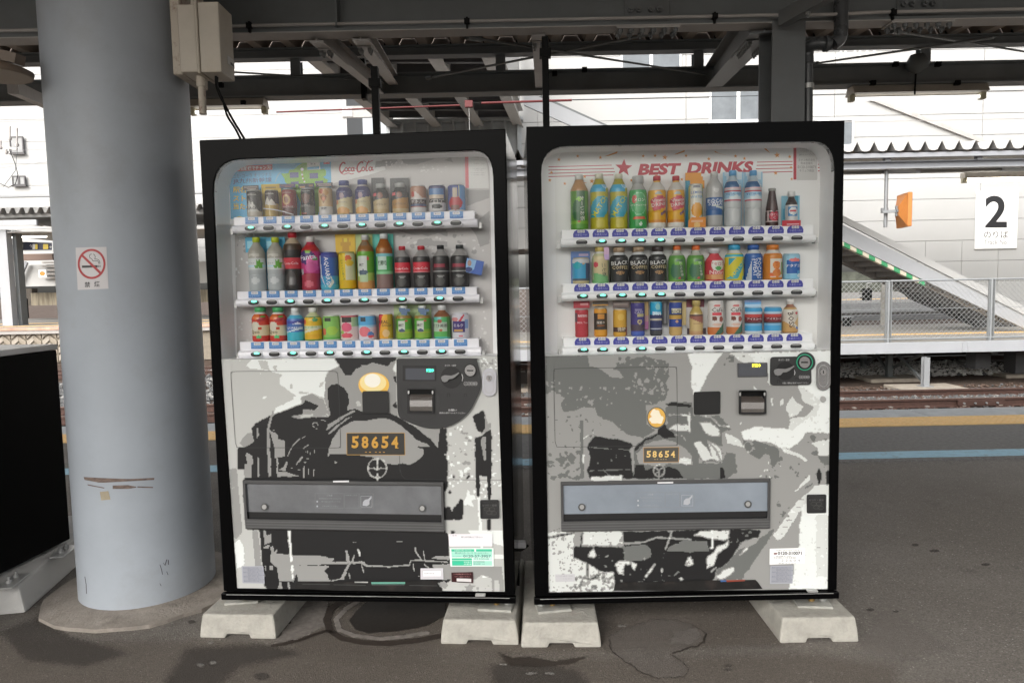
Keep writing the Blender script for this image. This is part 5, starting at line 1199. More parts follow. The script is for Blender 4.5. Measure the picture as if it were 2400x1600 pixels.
# black roof wedge, headlight, funnel
a.poly('K', cA([(1490, 63), (1620, 280), (1690, 280), (1760, 190), (1830, 160)])+cB([(0, 160), (110, 140), (190, 115), (290, 140), (370, 165), (410, 110), (480, 80), (480, 40)]), .7)
a.poly('W', cB([(430, 210), (490, 70), (490, 240)]), .5).many('K', [cB(P) for P in ([(430, 280), (480, 290), (485, 380), (460, 340)], [(435, 650), (480, 600), (490, 690), (450, 680)])])
a.poly('f0bf5a', [(x, y) for x, y in ell(876.5, 903, 36, 29, 28)], .3).poly('f7e2a2', ell(875, 898, 31, 22, 24), 1.0).poly('f8f4e8', ell(873.5, 893, 19, 16, 20), .8)
a.poly('L', cB([(-28, 600), (20, 600), (45, 660), (20, 668), (-20, 660)]), .5)
# number plate 58654
def plate58654(a, P, cx, cy, h, w, wdt, frame, base, letter, small=True):
    a.poly(base, P, 0); n = len(P); c = [sum(p[i] for p in P)/4 for i in (0, 1)]
    a.strokes(frame, [[P[i], P[(i+1) % 4]] for i in range(4)], wdt)
    for dx, dy, ink in ((.9, 1.2, '141414'), (0, 0, letter)):
        for k, ch in enumerate('58654'):
            x = cx-w/2+w*(k+.5)/5; a.text(ch, x+dx, cy+dy, h, ink, w*.138, bold=.035)
            if ch == '4': a.poly(ink, [(x+dx+w*.005, cy+dy+h*.43), (x+dx+w*.075, cy+dy+h*.43), (x+dx+w*.075, cy+dy+h*.5), (x+dx+w*.005, cy+dy+h*.5)], 0)
            if ch == '5': a.poly(ink, [(x+dx+w*.045, cy+dy-h*.56), (x+dx+w*.07, cy+dy-h*.56), (x+dx+w*.07, cy+dy-h*.34), (x+dx+w*.045, cy+dy-h*.38)], 0)
    for k in range(5):                                     # slab feet of the digits
        x = cx-w/2+w*(k+.5)/5
    if small: a.text('- -  - - -', cx, cy+h*.82, h*.06, letter, w*.4, bold=.02)
plate58654(a, cA([(1638, 1005)])+cB([(585, 1000), (590, 1278)])+cA([(1640, 1278)]), 879, 1037, 28, 116, 1.8, 'b58f50', '3b3a38', 'c79a48')
cx, cy = 884.3, 1097.5
a.strokes('C', [[(cx+22*math.sin(t*.2618), cy-22.5*math.cos(t*.2618)) for t in range(25)]], 3).strokes('C', [[(cx-20, cy+1), (cx-6, cy), (cx, cy+5), (cx+6, cy), (cx+20, cy+1)], [(cx, cy-21), (cx, cy+3)], [(cx, cy+12), (cx, cy+20)], [(cx, cy+24), (cx, cy+30)]], 3.6)
# door outline
sm = lambda P: smooth2(P+P[:1], 3)
a.strokes('3c3c3d', [smooth2(cA([(225, 1130), (170, 320), (185, 260), (240, 236), (840, 232), (1440, 228), (1500, 250), (1525, 320), (1555, 1120), (1535, 1180), (1480, 1196), (880, 1196), (300, 1197), (245, 1180), (225, 1130)]), 3), cB([(515, 1290), (522, 1500)])+cD([(430, 10), (440, 70), (480, 112), (540, 118), (1590, 120)])], 1.1)
a.raster(SPEC['L']['low'], 'L', 'KGLW', 5, .62, .030, 'printed_scene'); a.mb.build('number_plate_print', ML.root)

b = Art(MR, -.0052, step=3.6, rough=1.9, ras=True)
b.poly('D', cE([(90, 78), (600, 62), (640, 190), (770, 235), (900, 330), (1055, 340), (1000, 250), (900, 235), (1100, 120), (1300, 75), (1590, 140), (1615, 300), (1560, 400), (1600, 480), (1560, 610), (1470, 650), (1320, 680), (1330, 900), (1440, 980), (1290, 1070), (1080, 1020), (920, 880), (720, 790), (700, 700), (560, 690), (430, 740), (310, 760), (280, 650), (330, 590), (200, 500), (95, 540)]), 1.6)
tree = cE([(95, 360), (700, 420), (1600, 420), (1600, 640), (1000, 660), (700, 800), (100, 800)])
b.specks('G', tree, 70, 2, 7, 21).specks('G', cE([(900, 70), (1600, 120), (1600, 520), (1180, 540), (1150, 250)]), 80, 2, 9, 22).specks('G', cE([(100, 360), (300, 380), (280, 560), (100, 560)]), 22, 3, 9, 23, .1)
b.specks('D', cE([(100, 780), (560, 780), (720, 830), (1200, 1060), (600, 1060), (540, 1200), (300, 1200), (110, 1250)]), 80, 1.2, 5, 24).specks('D', cE([(120, 1230), (540, 1240), (540, 1568), (130, 1568)]), 46, 4, 13, 25, .1)
b.specks('D', cE([(900, 80), (1590, 130), (1590, 330), (1100, 330)]), 46, 2, 8, 26)
b.poly('D', cE([(520, 860), (560, 850), (565, 1568), (520, 1568)]), .4)
b.poly('W', cE([(1825, 32), (2000, 30)])+cF([(490, 30), (430, 110), (350, 230), (200, 510), (130, 540)])+cE([(1905, 560), (1870, 380), (1890, 200)]), .8)
b.poly('W', cF([(760, 30), (1845, 5), (1815, 1010), (1500, 1010), (1400, 1150), (1300, 1200), (1180, 1192), (1100, 1135), (740, 1085), (705, 980), (900, 930), (1270, 960), (1500, 850), (1660, 740), (1670, 620), (1560, 520), (1400, 430), (1040, 430), (1040, 290), (880, 140)]), .7)
b.poly('C', cF([(560, 30), (760, 25), (885, 140), (760, 170), (650, 130)]), .6).poly('C', cF([(1290, 950), (1330, 985), (1500, 850), (1660, 740), (1672, 620), (1560, 530), (1400, 430), (1450, 560), (1440, 700), (1310, 860)]), .8)
b.poly('G', cF([(200, 510), (300, 330), (350, 230), (520, 130), (545, 35), (620, 60), (660, 110), (750, 160), (880, 150), (1040, 300), (1045, 420), (1390, 440), (1470, 620), (1600, 700), (1500, 810), (1310, 830), (1270, 950), (1150, 955), (900, 930), (700, 990), (600, 990), (450, 900), (130, 790)]), 1.2)
b.poly('C', cF([(1250, 700), (1290, 620), (1340, 570), (1390, 640), (1470, 680), (1410, 770), (1310, 830), (1280, 760)]), 1.2).many('C', [cF(P) for P in ([(1070, 590), (1110, 570), (1085, 640), (1110, 680), (1080, 695)], [(1180, 620), (1220, 590), (1230, 660), (1190, 680)], [(680, 915), (720, 880), (720, 900), (690, 915)], [(850, 430), (920, 470), (880, 470)], [(1145, 715), (1180, 715), (1170, 745)])])
b.specks('D', cF([(460, 60), (760, 60), (700, 170), (480, 180)]), 12, 3, 7, 27).specks('D', cF([(480, 800), (660, 800), (600, 900), (500, 880)]), 7, 1, 3, 28)
# dark hill and platform roof to the right
b.poly('D', cF([(725, 1085), (900, 1105), (1130, 1185), (1185, 1230), (1160, 1350), (1120, 1430), (1090, 1420), (1060, 1290), (1000, 1260), (930, 1330), (760, 1230)]), .8).poly('C', cF([(1200, 1200), (1300, 1215), (1430, 1270), (1530, 1340), (1500, 1345), (1350, 1280), (1240, 1250)]), .4)
b.strokes('L', [[(x, y) for x, y in cF(ell(800, 1180, 55, 65, 14))]], 2.5).strokes('L', [cF([(860, 1203), (1020, 1200)])], 1.4)
b.poly('D', cF([(1555, 1260), (1650, 1210), (1660, 1290), (1800, 1300), (1800, 1400), (1690, 1370), (1640, 1300)]), .8).poly('C', cF([(1560, 1140), (1640, 1190), (1650, 1290), (1800, 1280), (1805, 1080), (1700, 1100)]), 1.2).many('D', [cF(P) for P in ([(1540, 1050), (1590, 1030), (1625, 1060), (1600, 1120), (1560, 1090)], [(1720, 1070), (1760, 1080), (1740, 1120)], [(1150, 1330), (1210, 1290), (1220, 1350), (1160, 1360)])])
b.specks('D', cF([(1130, 1300), (1560, 1350), (1800, 1400), (1790, 1560), (950, 1560), (1000, 1400)]), 70, 1.5, 5, 29, 1.5).specks('C', cF([(950, 1350), (1200, 1400), (1200, 1560), (940, 1560)]), 14, 2, 5, 30)
b.many('K', [cF([(1640, 1490), (1665, 1440), (1700, 1510), (1690, 1568), (1640, 1568)]), cH([(1480, 100), (1510, 30), (1545, 80), (1540, 130), (1515, 215), (1500, 200)]), cH([(1595, 60), (1630, 40), (1632, 260), (1590, 240)])], .4)
# boiler, cab and smoke lifters
b.poly('D', cF([(0, 640), (110, 640), (130, 790), (440, 800), (600, 960), (480, 1000), (480, 1360), (240, 1360), (80, 1150), (0, 1040)])+cE([(1570, 1000), (1480, 960), (1590, 900), (1560, 700), (1770, 655)]), .7)
b.poly('L', cE([(1600, 960), (1680, 905), (1850, 915), (1850, 1000), (1700, 990)]), .5).poly('L', cF([(200, 880), (330, 880), (440, 960), (460, 1040), (370, 1060), (270, 1010), (220, 920)]), .8)
b.poly('K', cE([(1560, 650), (1700, 635), (1890, 670), (1880, 690), (1700, 680), (1560, 670)]), .4)
b.poly('C', cF([(130, 1130), (210, 1110), (300, 1200), (360, 1330), (240, 1350)]), .5).poly('L', cF([(290, 1100), (470, 1180), (480, 1350), (360, 1330)]), .5).strokes('D', [cF([(280, 1090), (390, 1200), (460, 1340)]), cF([(230, 1360), (470, 1350)])], 2.6)
b.strokes('C', [cF([(30, 800), (70, 800), (70, 900), (90, 1010)]), cF([(210, 800), (330, 810), (400, 870), (440, 920), (560, 930), (600, 970)]), cE([(1590, 790), (1690, 785), (1830, 800), (1860, 760), (1860, 1010)])], 2.8)
b.poly('G', cF([(480, 1000), (540, 1020), (700, 1100), (760, 1230), (750, 1480), (660, 1500), (650, 1270), (530, 1240)]), .6).poly('C', cF([(510, 1010), (600, 1040), (690, 1090), (745, 1190), (540, 1130)]), .5)
b.poly('D', cF([(530, 1240), (640, 1270), (660, 1500), (540, 1568), (480, 1568), (480, 1360)]), .6).poly('D', cF([(0, 1380), (480, 1380), (480, 1568), (0, 1568)]), .7)
b.poly('K', cF([(150, 1300), (180, 1300), (185, 1568), (130, 1568)]), .5).poly('K', cF([(460, 1440), (500, 1440), (520, 1568), (450, 1568)]), .5)
# smokebox arch, door, headlight, plate
b.poly('D', cE([(1180, 1240), (1220, 1150), (1330, 1060), (1480, 1000), (1560, 1000), (1760, 1060), (1900, 1190), (1975, 1290), (1975, 1568), (1180, 1568)]), .6)
b.poly('G', cE([(1215, 1270), (1290, 1170), (1420, 1105), (1560, 1090), (1700, 1130), (1840, 1230), (1890, 1300), (1895, 1400), (1760, 1440), (1700, 1420), (1350, 1400), (1230, 1380)]), .6)
b.poly('K', cE([(1200, 1245), (1190, 1200), (1300, 1090), (1480, 1010), (1500, 1030), (1330, 1110), (1240, 1190)]), .6).poly('K', cE([(1470, 960), (1550, 900), (1600, 960), (1690, 1060), (1560, 1085), (1480, 1020)]), .6)
b.poly('D', cE([(1560, 1385), (1740, 1390), (1880, 1390), (1890, 1568), (1560, 1568)]), .6).poly('C', cE([(1740, 1310), (1890, 1320), (1870, 1390), (1730, 1385)]), .3)
b.poly('K', cE([(1170, 1568), (1200, 1400), (1290, 1390), (1330, 1470), (1420, 1420), (1560, 1420), (1700, 1450), (1770, 1540), (1780, 1568)]), .8)
b.poly('K', cE([(600, 1150), (640, 1090), (720, 1055), (1000, 1095), (1140, 1130), (1165, 1180), (1110, 1230), (1150, 1340), (1170, 1568), (640, 1568), (605, 1460), (635, 1370)]), .6)
b.poly('G', cE([(580, 1170), (640, 1080), (700, 1050), (650, 1100), (610, 1170), (640, 1230), (640, 1370), (600, 1460)]), .3).strokes('C', [(2.2, cE([(565, 1080), (600, 1050), (690, 1005)])), (6, cE([(565, 1270), (560, 1395)])), (3, cE([(565, 1060), (568, 1110)]))], 2)
b.strokes('D', [cE([(620, 1185), (850, 1205), (1110, 1215)]), cE([(625, 1473), (900, 1465), (1130, 1455)]), cE([(800, 1460), (900, 1550)])], 3).specks('D', cE([(640, 1250), (1100, 1250), (1100, 1400), (640, 1400)]), 8, 3, 6, 33, .1)
b.poly('C', cG([(740, 130), (1090, 100), (1080, 165), (740, 170)]), .9)
b.poly('5a5a58', ell(1538.5, 977.8, 22.8, 25.2, 30), .2).poly('e2b257', ell(1538.3, 977.2, 20.6, 22.6, 28), .2).poly('f4ead4', cE([(1375, 780), (1410, 720), (1470, 730), (1500, 780), (1540, 830), (1520, 890), (1440, 895), (1390, 890), (1360, 840), (1400, 810)]), .8)
plate58654(b, cE([(1297, 1190), (1726, 1185), (1722, 1362), (1297, 1370)]), 1548, 1063, 15.5, 71, 1.5, 'b98a45', '55534f', 'e5c67f')
cx, cy = 1544, 1101.5
b.strokes('C', [[(cx+13*math.sin(t*.2618), cy-13.5*math.cos(t*.2618)) for t in range(25)]], 2.2).strokes('C', [[(cx-9, cy-8), (cx, cy), (cx+9, cy-8)], [(cx-9, cy+9), (cx, cy)], [(cx+9, cy+9), (cx, cy), (cx, cy+18)]], 2.2)
# below the flap: buffer beam, ballast, platform road
b.poly('L', cG([(250, 730), (560, 740), (540, 890), (530, 1000), (680, 1080), (1000, 1180), (1000, 1370), (960, 1400), (265, 1400)]), .8).poly('L', cG([(640, 735), (1080, 730), (1080, 790), (1020, 890), (640, 880)]), .4)
b.specks('D', cG([(265, 800), (540, 800), (640, 1080), (960, 1200), (960, 1390), (270, 1390)]), 120, 1, 3.4, 34, -.4).specks('D', cG([(560, 1240), (990, 1180), (990, 1390), (500, 1390)]), 80, 2, 7, 35)
b.strokes('K', [(3.6, cG([(255, 800), (420, 770), (560, 740)])), (1.2, cG([(255, 740), (410, 690)])), (5, cG([(640, 740), (625, 890)])), (4, cG([(695, 1080), (700, 1240)])), (4, cG([(650, 1245), (730, 1260), (840, 1205)]))], 2)
b.strokes('W', [(5, cG([(740, 735), (740, 830)])), (3, cG([(710, 838), (775, 838)]))], 3)
b.poly('K', cG([(1090, 735), (1740, 722)])+cH([(30, 716), (130, 710), (520, 700), (860, 715), (840, 790), (640, 850), (600, 930), (500, 1080), (370, 1150), (340, 1275), (30, 1290)])+cG([(1000, 1300), (990, 1180), (830, 1165), (700, 1080), (545, 1020), (548, 890), (700, 900), (1110, 905)]), .8)
b.poly('D', cG([(1100, 900), (1330, 870), (1410, 920), (1400, 1010), (1280, 1060), (1110, 1050)]), .8).poly('L', cG([(995, 1090), (1060, 1045), (1160, 1055), (1250, 1090), (1220, 1180), (1180, 1090), (1110, 1100), (1100, 1210), (1040, 1200)]), .6)
b.poly('D', cG([(1600, 900), (1740, 840)])+cH([(60, 830), (270, 840), (290, 950), (20, 960)])+cG([(1580, 950)]), .7).poly('L', cH([(120, 770), (200, 725), (520, 715), (510, 800), (460, 835), (200, 790)]), .6)
b.poly('L', cH([(340, 960), (370, 900), (480, 860), (510, 810), (500, 900), (380, 990), (345, 1110), (260, 1140), (270, 1010)]), .4)
b.strokes('L', [(3, cG([(1030, 840), (1120, 865), (1330, 850), (1460, 795), (1853, 820)])), (3.4, cG([(1640, 725), (1600, 830), (1565, 930)])), (6, cG([(1340, 1240), (1400, 1160), (1450, 1090)])), (2, cG([(1010, 850), (1070, 800)])), (1, cG([(1640, 1240), (1730, 1160)]))], 3)
b.strokes('W', [(5.5, cH([(322, 715), (325, 900)])), (4, cH([(295, 912), (350, 908)])), (3.4, cH([(315, 1180), (370, 1125)]))], 4)
b.many('L', [cG(P) for P in ([(700, 1010), (720, 950), (770, 920), (800, 1000), (770, 1025)], [(885, 1000), (940, 990), (930, 1008), (890, 1012)], [(1785, 1110), (1790, 1050), (1853, 1000), (1853, 1120)], [(1710, 1250), (1740, 1240), (1765, 1260), (1740, 1280)], [(1515, 1140), (1535, 1140), (1540, 1180), (1520, 1185)])]+[cH(P) for P in ([(25, 1080), (60, 1010), (110, 1050), (115, 1100), (60, 1115)],)]).specks('G', cG([(700, 920), (1853, 960), (1853, 1280), (1020, 1280), (1000, 1160), (760, 1060)]), 40, 1.5, 4.5, 36)
b.specks('D', cH([(500, 760), (860, 720), (700, 880), (560, 960)]), 20, 2, 6, 37)
b.poly('D', cH([(860, 800), (1020, 700), (980, 780), (880, 930), (700, 1190), (660, 1260), (360, 1270), (380, 1150), (500, 1090), (620, 930), (800, 870)]), .6).poly('L', cH([(350, 1240), (450, 1160), (540, 1120), (575, 1150), (560, 1190), (500, 1230), (420, 1262)]), .8).poly('L', cH([(620, 1000), (700, 910), (745, 880), (720, 930), (650, 990)]), .5)
b.poly('C', cH([(1000, 770), (1100, 640), (1200, 480), (1300, 370), (1420, 270), (1480, 215), (1632, 200), (1632, 320), (1380, 420), (1290, 520), (1210, 640), (1120, 790), (1060, 830)]), .6).strokes('D', [cH(P) for P in ([(1290, 380), (1340, 372)], [(1250, 455), (1310, 460)], [(1200, 530), (1260, 535)], [(1150, 605), (1210, 605)], [(1100, 675), (1160, 680)], [(1050, 750), (1110, 755)])], 2)
b.poly('W', cH([(1330, 430), (1632, 320), (1632, 540), (1480, 545), (1480, 1238), (1610, 1240), (1610, 1370), (1170, 1370), (1230, 1200), (1230, 1110), (1290, 900), (1300, 640)]), .4).poly('C', cH([(1480, 545), (1632, 540), (1610, 1238), (1480, 1235)]), .3)
b.specks('D', cH([(1490, 1100), (1600, 1100), (1600, 1230), (1490, 1220)]), 10, 1, 3, 38).strokes('D', [cH([(1490, 908), (1600, 915)]), cH([(1500, 665), (1560, 667)])], .8)
b.poly('D', cH([(1350, 240), (1470, 175), (1480, 185), (1360, 255)]), .3).specks('D', cH([(1000, 560), (1060, 300), (1200, 420), (1180, 560), (1060, 640)]), 16, 2, 7, 39, -.8).poly('C', cH([(1320, 190), (1410, 100), (1415, 160), (1240, 290), (1190, 340)]), .8)
b.strokes('3c3c3d', [smooth2(cE([(215, 1110), (198, 320), (210, 260), (270, 226), (960, 216), (1640, 206), (1690, 230), (1705, 300), (1712, 1090), (1700, 1150), (1640, 1167), (940, 1176), (300, 1186), (235, 1170), (215, 1110)]), 3)], 1.1)
b.raster(SPEC['R']['low'], 'G', 'KDGCW', 8, .85, .040, 'printed_scene'); b.mb.build('number_plate_print', MR.root)

# ------------------------------------------------------------------ back panels of the display cases
BKD = .1165
class ArtB(Art):
    def fn(s): d = s.d-s.n*.00003; s.n += 1; return lambda a, b, q: s.m.p(a, b, d-q)
k = ArtB(ML, BKD)
INK['g1'], INK['g2'], INK['g3'] = flat('c6c3c1'), flat('a5a3a2'), flat('dad8d6')
k.poly('g1', arcpts((548, 385), (548, 440), (590, 377))+arcpts((1150, 354), (1105, 356), (1150, 410))+[(1156, 832), (556, 842)], 0)
k.poly('e2e1df', [(776, 369), (990, 359), (940, 372), (900, 385), (905, 398), (860, 412), (776, 432)], .8)
k.many('g2', [cQ(P) for P in ([(500, 240), (560, 190), (640, 210), (720, 185), (740, 250), (620, 320), (500, 330), (390, 350), (400, 250)], [(760, 150), (900, 130), (1100, 130), (1420, 110), (1380, 180), (1150, 260), (1050, 290), (900, 300), (830, 270), (790, 200)], [(1450, 230), (1560, 170), (1590, 260)], [(1800, 930), (2150, 800), (2150, 680), (1800, 680)], [(700, 1300), (1500, 1290), (1500, 1400), (1350, 1350), (1200, 1400), (1100, 1370), (950, 1380)], [(1850, 1250), (2150, 1000), (2150, 1500), (2000, 1560), (1950, 1400)], [(1000, 1540), (1050, 1450), (1200, 1430), (1300, 1470), (1500, 1480), (1500, 1560)])], 1.0)
k.specks('g2', [(925, 540), (1150, 540), (1150, 640), (930, 620)], 30, 4, 12, 41, -.3).specks('g3', [(925, 540), (1150, 540), (1150, 600), (930, 600)], 30, 2, 7, 42, -.3).specks('g3', cQ([(1040, 300), (1480, 300), (1480, 420), (1040, 420)]), 22, 2, 7, 43, -.2).specks('g3', cQ([(560, 250), (900, 250), (850, 380), (560, 390)]), 18, 2, 5, 44)
k.specks('e8eae9', [(548, 545), (600, 545), (600, 680), (552, 680)], 34, 2, 9, 45).specks('d3d5d4', [(556, 725), (592, 725), (592, 800), (560, 800)], 14, 2, 7, 46).specks('g3', [(1095, 720), (1150, 720), (1150, 820), (1100, 810)], 14, 2, 7, 47)
k.specks('g2', [(552, 545), (620, 545), (620, 600), (552, 600)], 6, 5, 12, 48)
k.poly('55b4e0', [(536, 381), (776, 368), (778, 505), (541, 516)], 0)
k.poly('7db81c', cP([(1040, 450), (1150, 440), (1170, 390), (1240, 380), (1330, 300), (1430, 260), (1620, 330), (1640, 380), (1700, 370), (1730, 400), (1730, 470), (1680, 500), (1760, 540), (1740, 600), (1700, 800), (1600, 1090), (1500, 1100), (1320, 1090), (1340, 900), (1250, 700), (1100, 580), (1090, 520)]), .4)
k.strokes('9cb8bf', [cP([(950, 580), (970, 510), (1000, 460), (1030, 430)])], 1.4).strokes('c8453f', [cP([(1362, 380), (1362, 460), (1375, 520), (1400, 570)])], 1.3).many('f2eeee', [ell(*cP([c_])[0], r, r, 12) for c_, r in (((1362, 380), 4), ((1362, 462), 2.4), ((1372, 520), 2.2), ((1397, 570), 2.2))], 0)
k.many('4b4a86', [cP(P) for P in ([(1172, 430), (1305, 425), (1308, 508), (1176, 514)], [(1475, 438), (1605, 434), (1608, 516), (1478, 522)], [(1185, 575), (1310, 566), (1310, 610), (1190, 612)], [(1560, 560), (1685, 552), (1685, 600), (1560, 600)])], 0).poly('f4f4f4', cP([(1435, 262), (1635, 252), (1640, 380), (1440, 392)]), 0).poly('4aa6d8', cP([(1440, 345), (1625, 332), (1628, 372), (1442, 386)]), 0).text('博 多', *cP([(1530, 295)])[0], 3.4, '44464c', 12)
k.poly('d5464e', cP([(290, 342), (905, 306), (906, 388), (290, 424)]), 0).text('この自販機でチャンス!', *cP([(596, 366)])[0], 9, 'f4f0ee', 89, bold=.02, rot=.058)
k.text('コカ･コーラ オリジナル', *cP([(598, 478)])[0], 9.5, '4a5a92', 91, rot=.05).text('JR九州新幹線', *cP([(598, 560)])[0], 13, '3f3c7a', 91, bold=.012, rot=.05)
for t_, y, w2, x in (('駅名', 700, 30, 400), ('ストラップ', 832, 78, 560), ('当たる!', 955, 46, 460)): k.text(t_, *cP([(x, y)])[0], 16, '4d6f9c', w2+2, bold=.055).text(t_, *cP([(x, y)])[0], 15, 'f2d84a', w2, bold=.02)
k.poly('e9d35a', ell(*cP([(400, 1135)])[0], 8, 4, 12), 0).poly('d9333f', cP([(1690, 210), (1783, 204), (1786, 294), (1693, 300)]), 0).strokes('f2eaea', [cP([(1700, 250), (1730, 235), (1780, 245)]), cP([(1700, 285), (1740, 265), (1778, 275)])], 1.2)
LG_ = lambda P: [(795+a*.985, 380+b*.93-a*.035) for a, b in P]
def cur(P): return smooth2(LG_(P), 5)
CC_ = 'c0303c'
k.strokes(CC_, [(3.4, cur([(15, 6), (13, 3), (8, 3), (3, 11), (2, 20), (5, 27), (9, 26), (14, 20)])), (1.6, cur([(4, 28), (12, 32), (22, 29), (30, 32), (36, 30)])), (2.6, LG_(ell(17.5, 20, 3.4, 4.6, 14)+[(20.9, 20)])), (2.6, cur([(28, 17), (25, 15), (22.5, 19), (23, 24), (28, 23)])), (2.6, LG_(ell(32.5, 20, 3.2, 4.6, 14)+[(35.7, 20)])), (2.6, cur([(36.5, 15), (35.5, 22), (38, 24)])), (1.8, LG_([(38, 19), (42, 18)])),
  (3.6, cur([(58, 5), (54, 2), (48, 6), (44, 14), (44, 23), (48, 27), (54, 23)])), (1.7, cur([(54, 3), (60, 0), (68, 4), (76, 1), (83, -2)])), (2.6, LG_(ell(58, 20, 3.4, 4.6, 14)+[(61.4, 20)])), (2.8, cur([(72, -1), (67, 9), (64.5, 20), (66, 25), (69, 23)])), (2.6, LG_(ell(75, 20, 3.4, 4.6, 14)+[(78.4, 20)])), (2.6, cur([(80, 15), (79, 22), (83, 24)]))], 2.6)
k.poly('dcdbd8', [(1092, 361), (1143, 366), (1148, 440), (1098, 441)], 0).poly('cf5961', [(1091.5, 360), (1099.5, 360), (1100.5, 440), (1092.5, 440)], 0)
k.text('A B T R A T I O', 1096, 422, 34, 'ecd9d8', 2.6) if 0 else None
for i, (y, w2) in enumerate(((363, 30), (368, 28), (373, 32), (382, 34), (394, 38), (398, 26), (404, 36), (409, 34))): k.text('一丨口 日十 丁口一 ', 1122, y, 2.6, '8b8988', w2)
k.mb.build('back_panel', ML.root)

k = ArtB(MR, BKD); WB = 'bdbcb9'
k.poly('e8e8e6', arcpts((1300, 346), (1300, 410), (1350, 344))+arcpts((1925, 336), (1880, 336), (1923, 400))+[(1920, 812), (1306, 826)], 0)
RD = 'b62a3a'; OR_ = 'd9913f'
for i, (yl_, yr, xe) in enumerate(((462, 437, 1198), (512, 487, 1232), (562, 537, 1248), (611, 587, 1226))): k.strokes(RD, [(2.4, cR([(230, yl_), (xe, yr)]))], 2.4)
for i, (yl_, yr, xs) in enumerate(((393, 382, 1135), (442, 431, 1128), (495, 484, 1117), (548, 536, 1220))): k.strokes(RD, [(2.4, cS([(xs, yl_), (1680, yr)])), (3, cS([(2066, 378+50*i), (2104, 377+50*i)]))], 2.4)
k.poly(RD, star(*cR([(1382, 478)])[0], 21, .05), 0)
k.text('BEST', *cR([(1930, 498)])[0], 27, RD, 96, bold=.05, shear=.25, rot=.02).text('DRINKS', *cS([(575, 475)])[0], 27.5, RD, 152, bold=.05, shear=.25, rot=.02)
st1 = [(390, 350, 30), (678, 298, 28), (1025, 320, 30), (250, 665, 30), (480, 718, 28), (895, 680, 42), (783, 612, 30), (275, 550, 30), (1500, 668, 28), (1680, 298, 28), (1862, 292, 28), (2012, 318, 44), (2272, 655, 30), (2335, 292, 28), (1880, 600, 28)]
st2 = [(398, 342, 32), (806, 300, 30), (944, 338, 30), (1442, 285, 46), (1635, 310, 32), (1420, 560, 34), (1666, 652, 26), (1108, 650, 26), (1655, 472, 26)]
k.many(OR_, [star(*cR([(x, y)])[0], r/6.5, .1) for x, y, r in st1]+[star(*cS([(x, y)])[0], r/6.5, -.1) for x, y, r in st2], 0)
k.many(OR_, [cR([(1090, 300), (1290, 225), (1280, 255), (1150, 295)]), cR([(2150, 275), (2320, 205), (2310, 235), (2200, 270)]), cS([(485, 218), (560, 262), (690, 292), (490, 240)]), cS([(1218, 148), (1240, 148), (1340, 258), (1250, 195)]), cR([(745, 690), (825, 710), (770, 712)])], 0)
k.poly(RD, cS([(1692, 135), (1738, 135), (1738, 660), (1692, 660)]), 0).poly('c9c8c5', cS([(1742, 140), (2050, 120), (2050, 660), (1742, 660)]), 0)
for i, (y, w2, t_) in enumerate(((158, 32, '一丨口 日十 丁口'), (188, 34, '一丨口 日十 丁口'), (222, 30, '一丨口 日十 丁口'), (280, 36, '2011-1-1 〇〇'), (360, 38, 'ネオス株式会社'), (410, 28, '熊本営業所'), (468, 42, '0120-310071'), (522, 34, 'キリュウ商店'))): k.text(t_, *cS([(1895, y)])[0], 4 if i < 4 else 6.5, '6d6c6b', w2)
k.strokes('9a9997', [cS([(2050, 120), (2054, 660)]), cS([(1742, 664), (2050, 662)])], .7)
k.mb.build('back_panel', MR.root)

# ------------------------------------------------------------------ shelves with price tags and buttons
ROWS = {'L': [dict(b0=(587, 537.5), b1=(1070, 523.7), s0=(587, 512), s1=(1070, 495), e=(541, 1121), lit=(0, 2, 4, 6, 8, 10)),
              dict(b0=(594.5, 711), b1=(1074.4, 702), s0=(594.5, 684), s1=(1074, 674), e=(550, 1124), lit=(0, 2, 4, 6, 8, 10)),
              dict(b0=(600.7, 832.4), b1=(1078.7, 826), s0=(600.7, 802), s1=(1078.7, 793), e=(556, 1127), lit=(0, 2, 4, 6, 8, 10))],
        'R': [dict(b0=(1363, 566.5), b1=(1866.7, 559), s0=(1356, 537), s1=(1855, 529), e=(1314, 1914), lit=(1, 2, 3, 4)),
              dict(b0=(1365.3, 694.4), b1=(1866, 685.6), s0=(1360, 664), s1=(1860, 653), e=(1316, 1913), lit=(0, 1, 2, 3, 4)),
              dict(b0=(1366.7, 820.6), b1=(1864.6, 811), s0=(1365, 788), s1=(1855, 780), e=(1318, 1911), lit=(0, 1, 2, 3))]}
DB = .028
def oval(w2, h2, y, mt, mb, z=0, n=16, flatbot=False):
    P = [(w2*math.copysign(abs(math.cos(t))**.75, math.cos(t)), z+h2*math.copysign(abs(math.sin(t))**.8, math.sin(t))) for t in [2*math.pi*i/n for i in range(n)]]
    if flatbot: P = [(x, max(zz, z-h2*.72)) for x, zz in P]
    return P
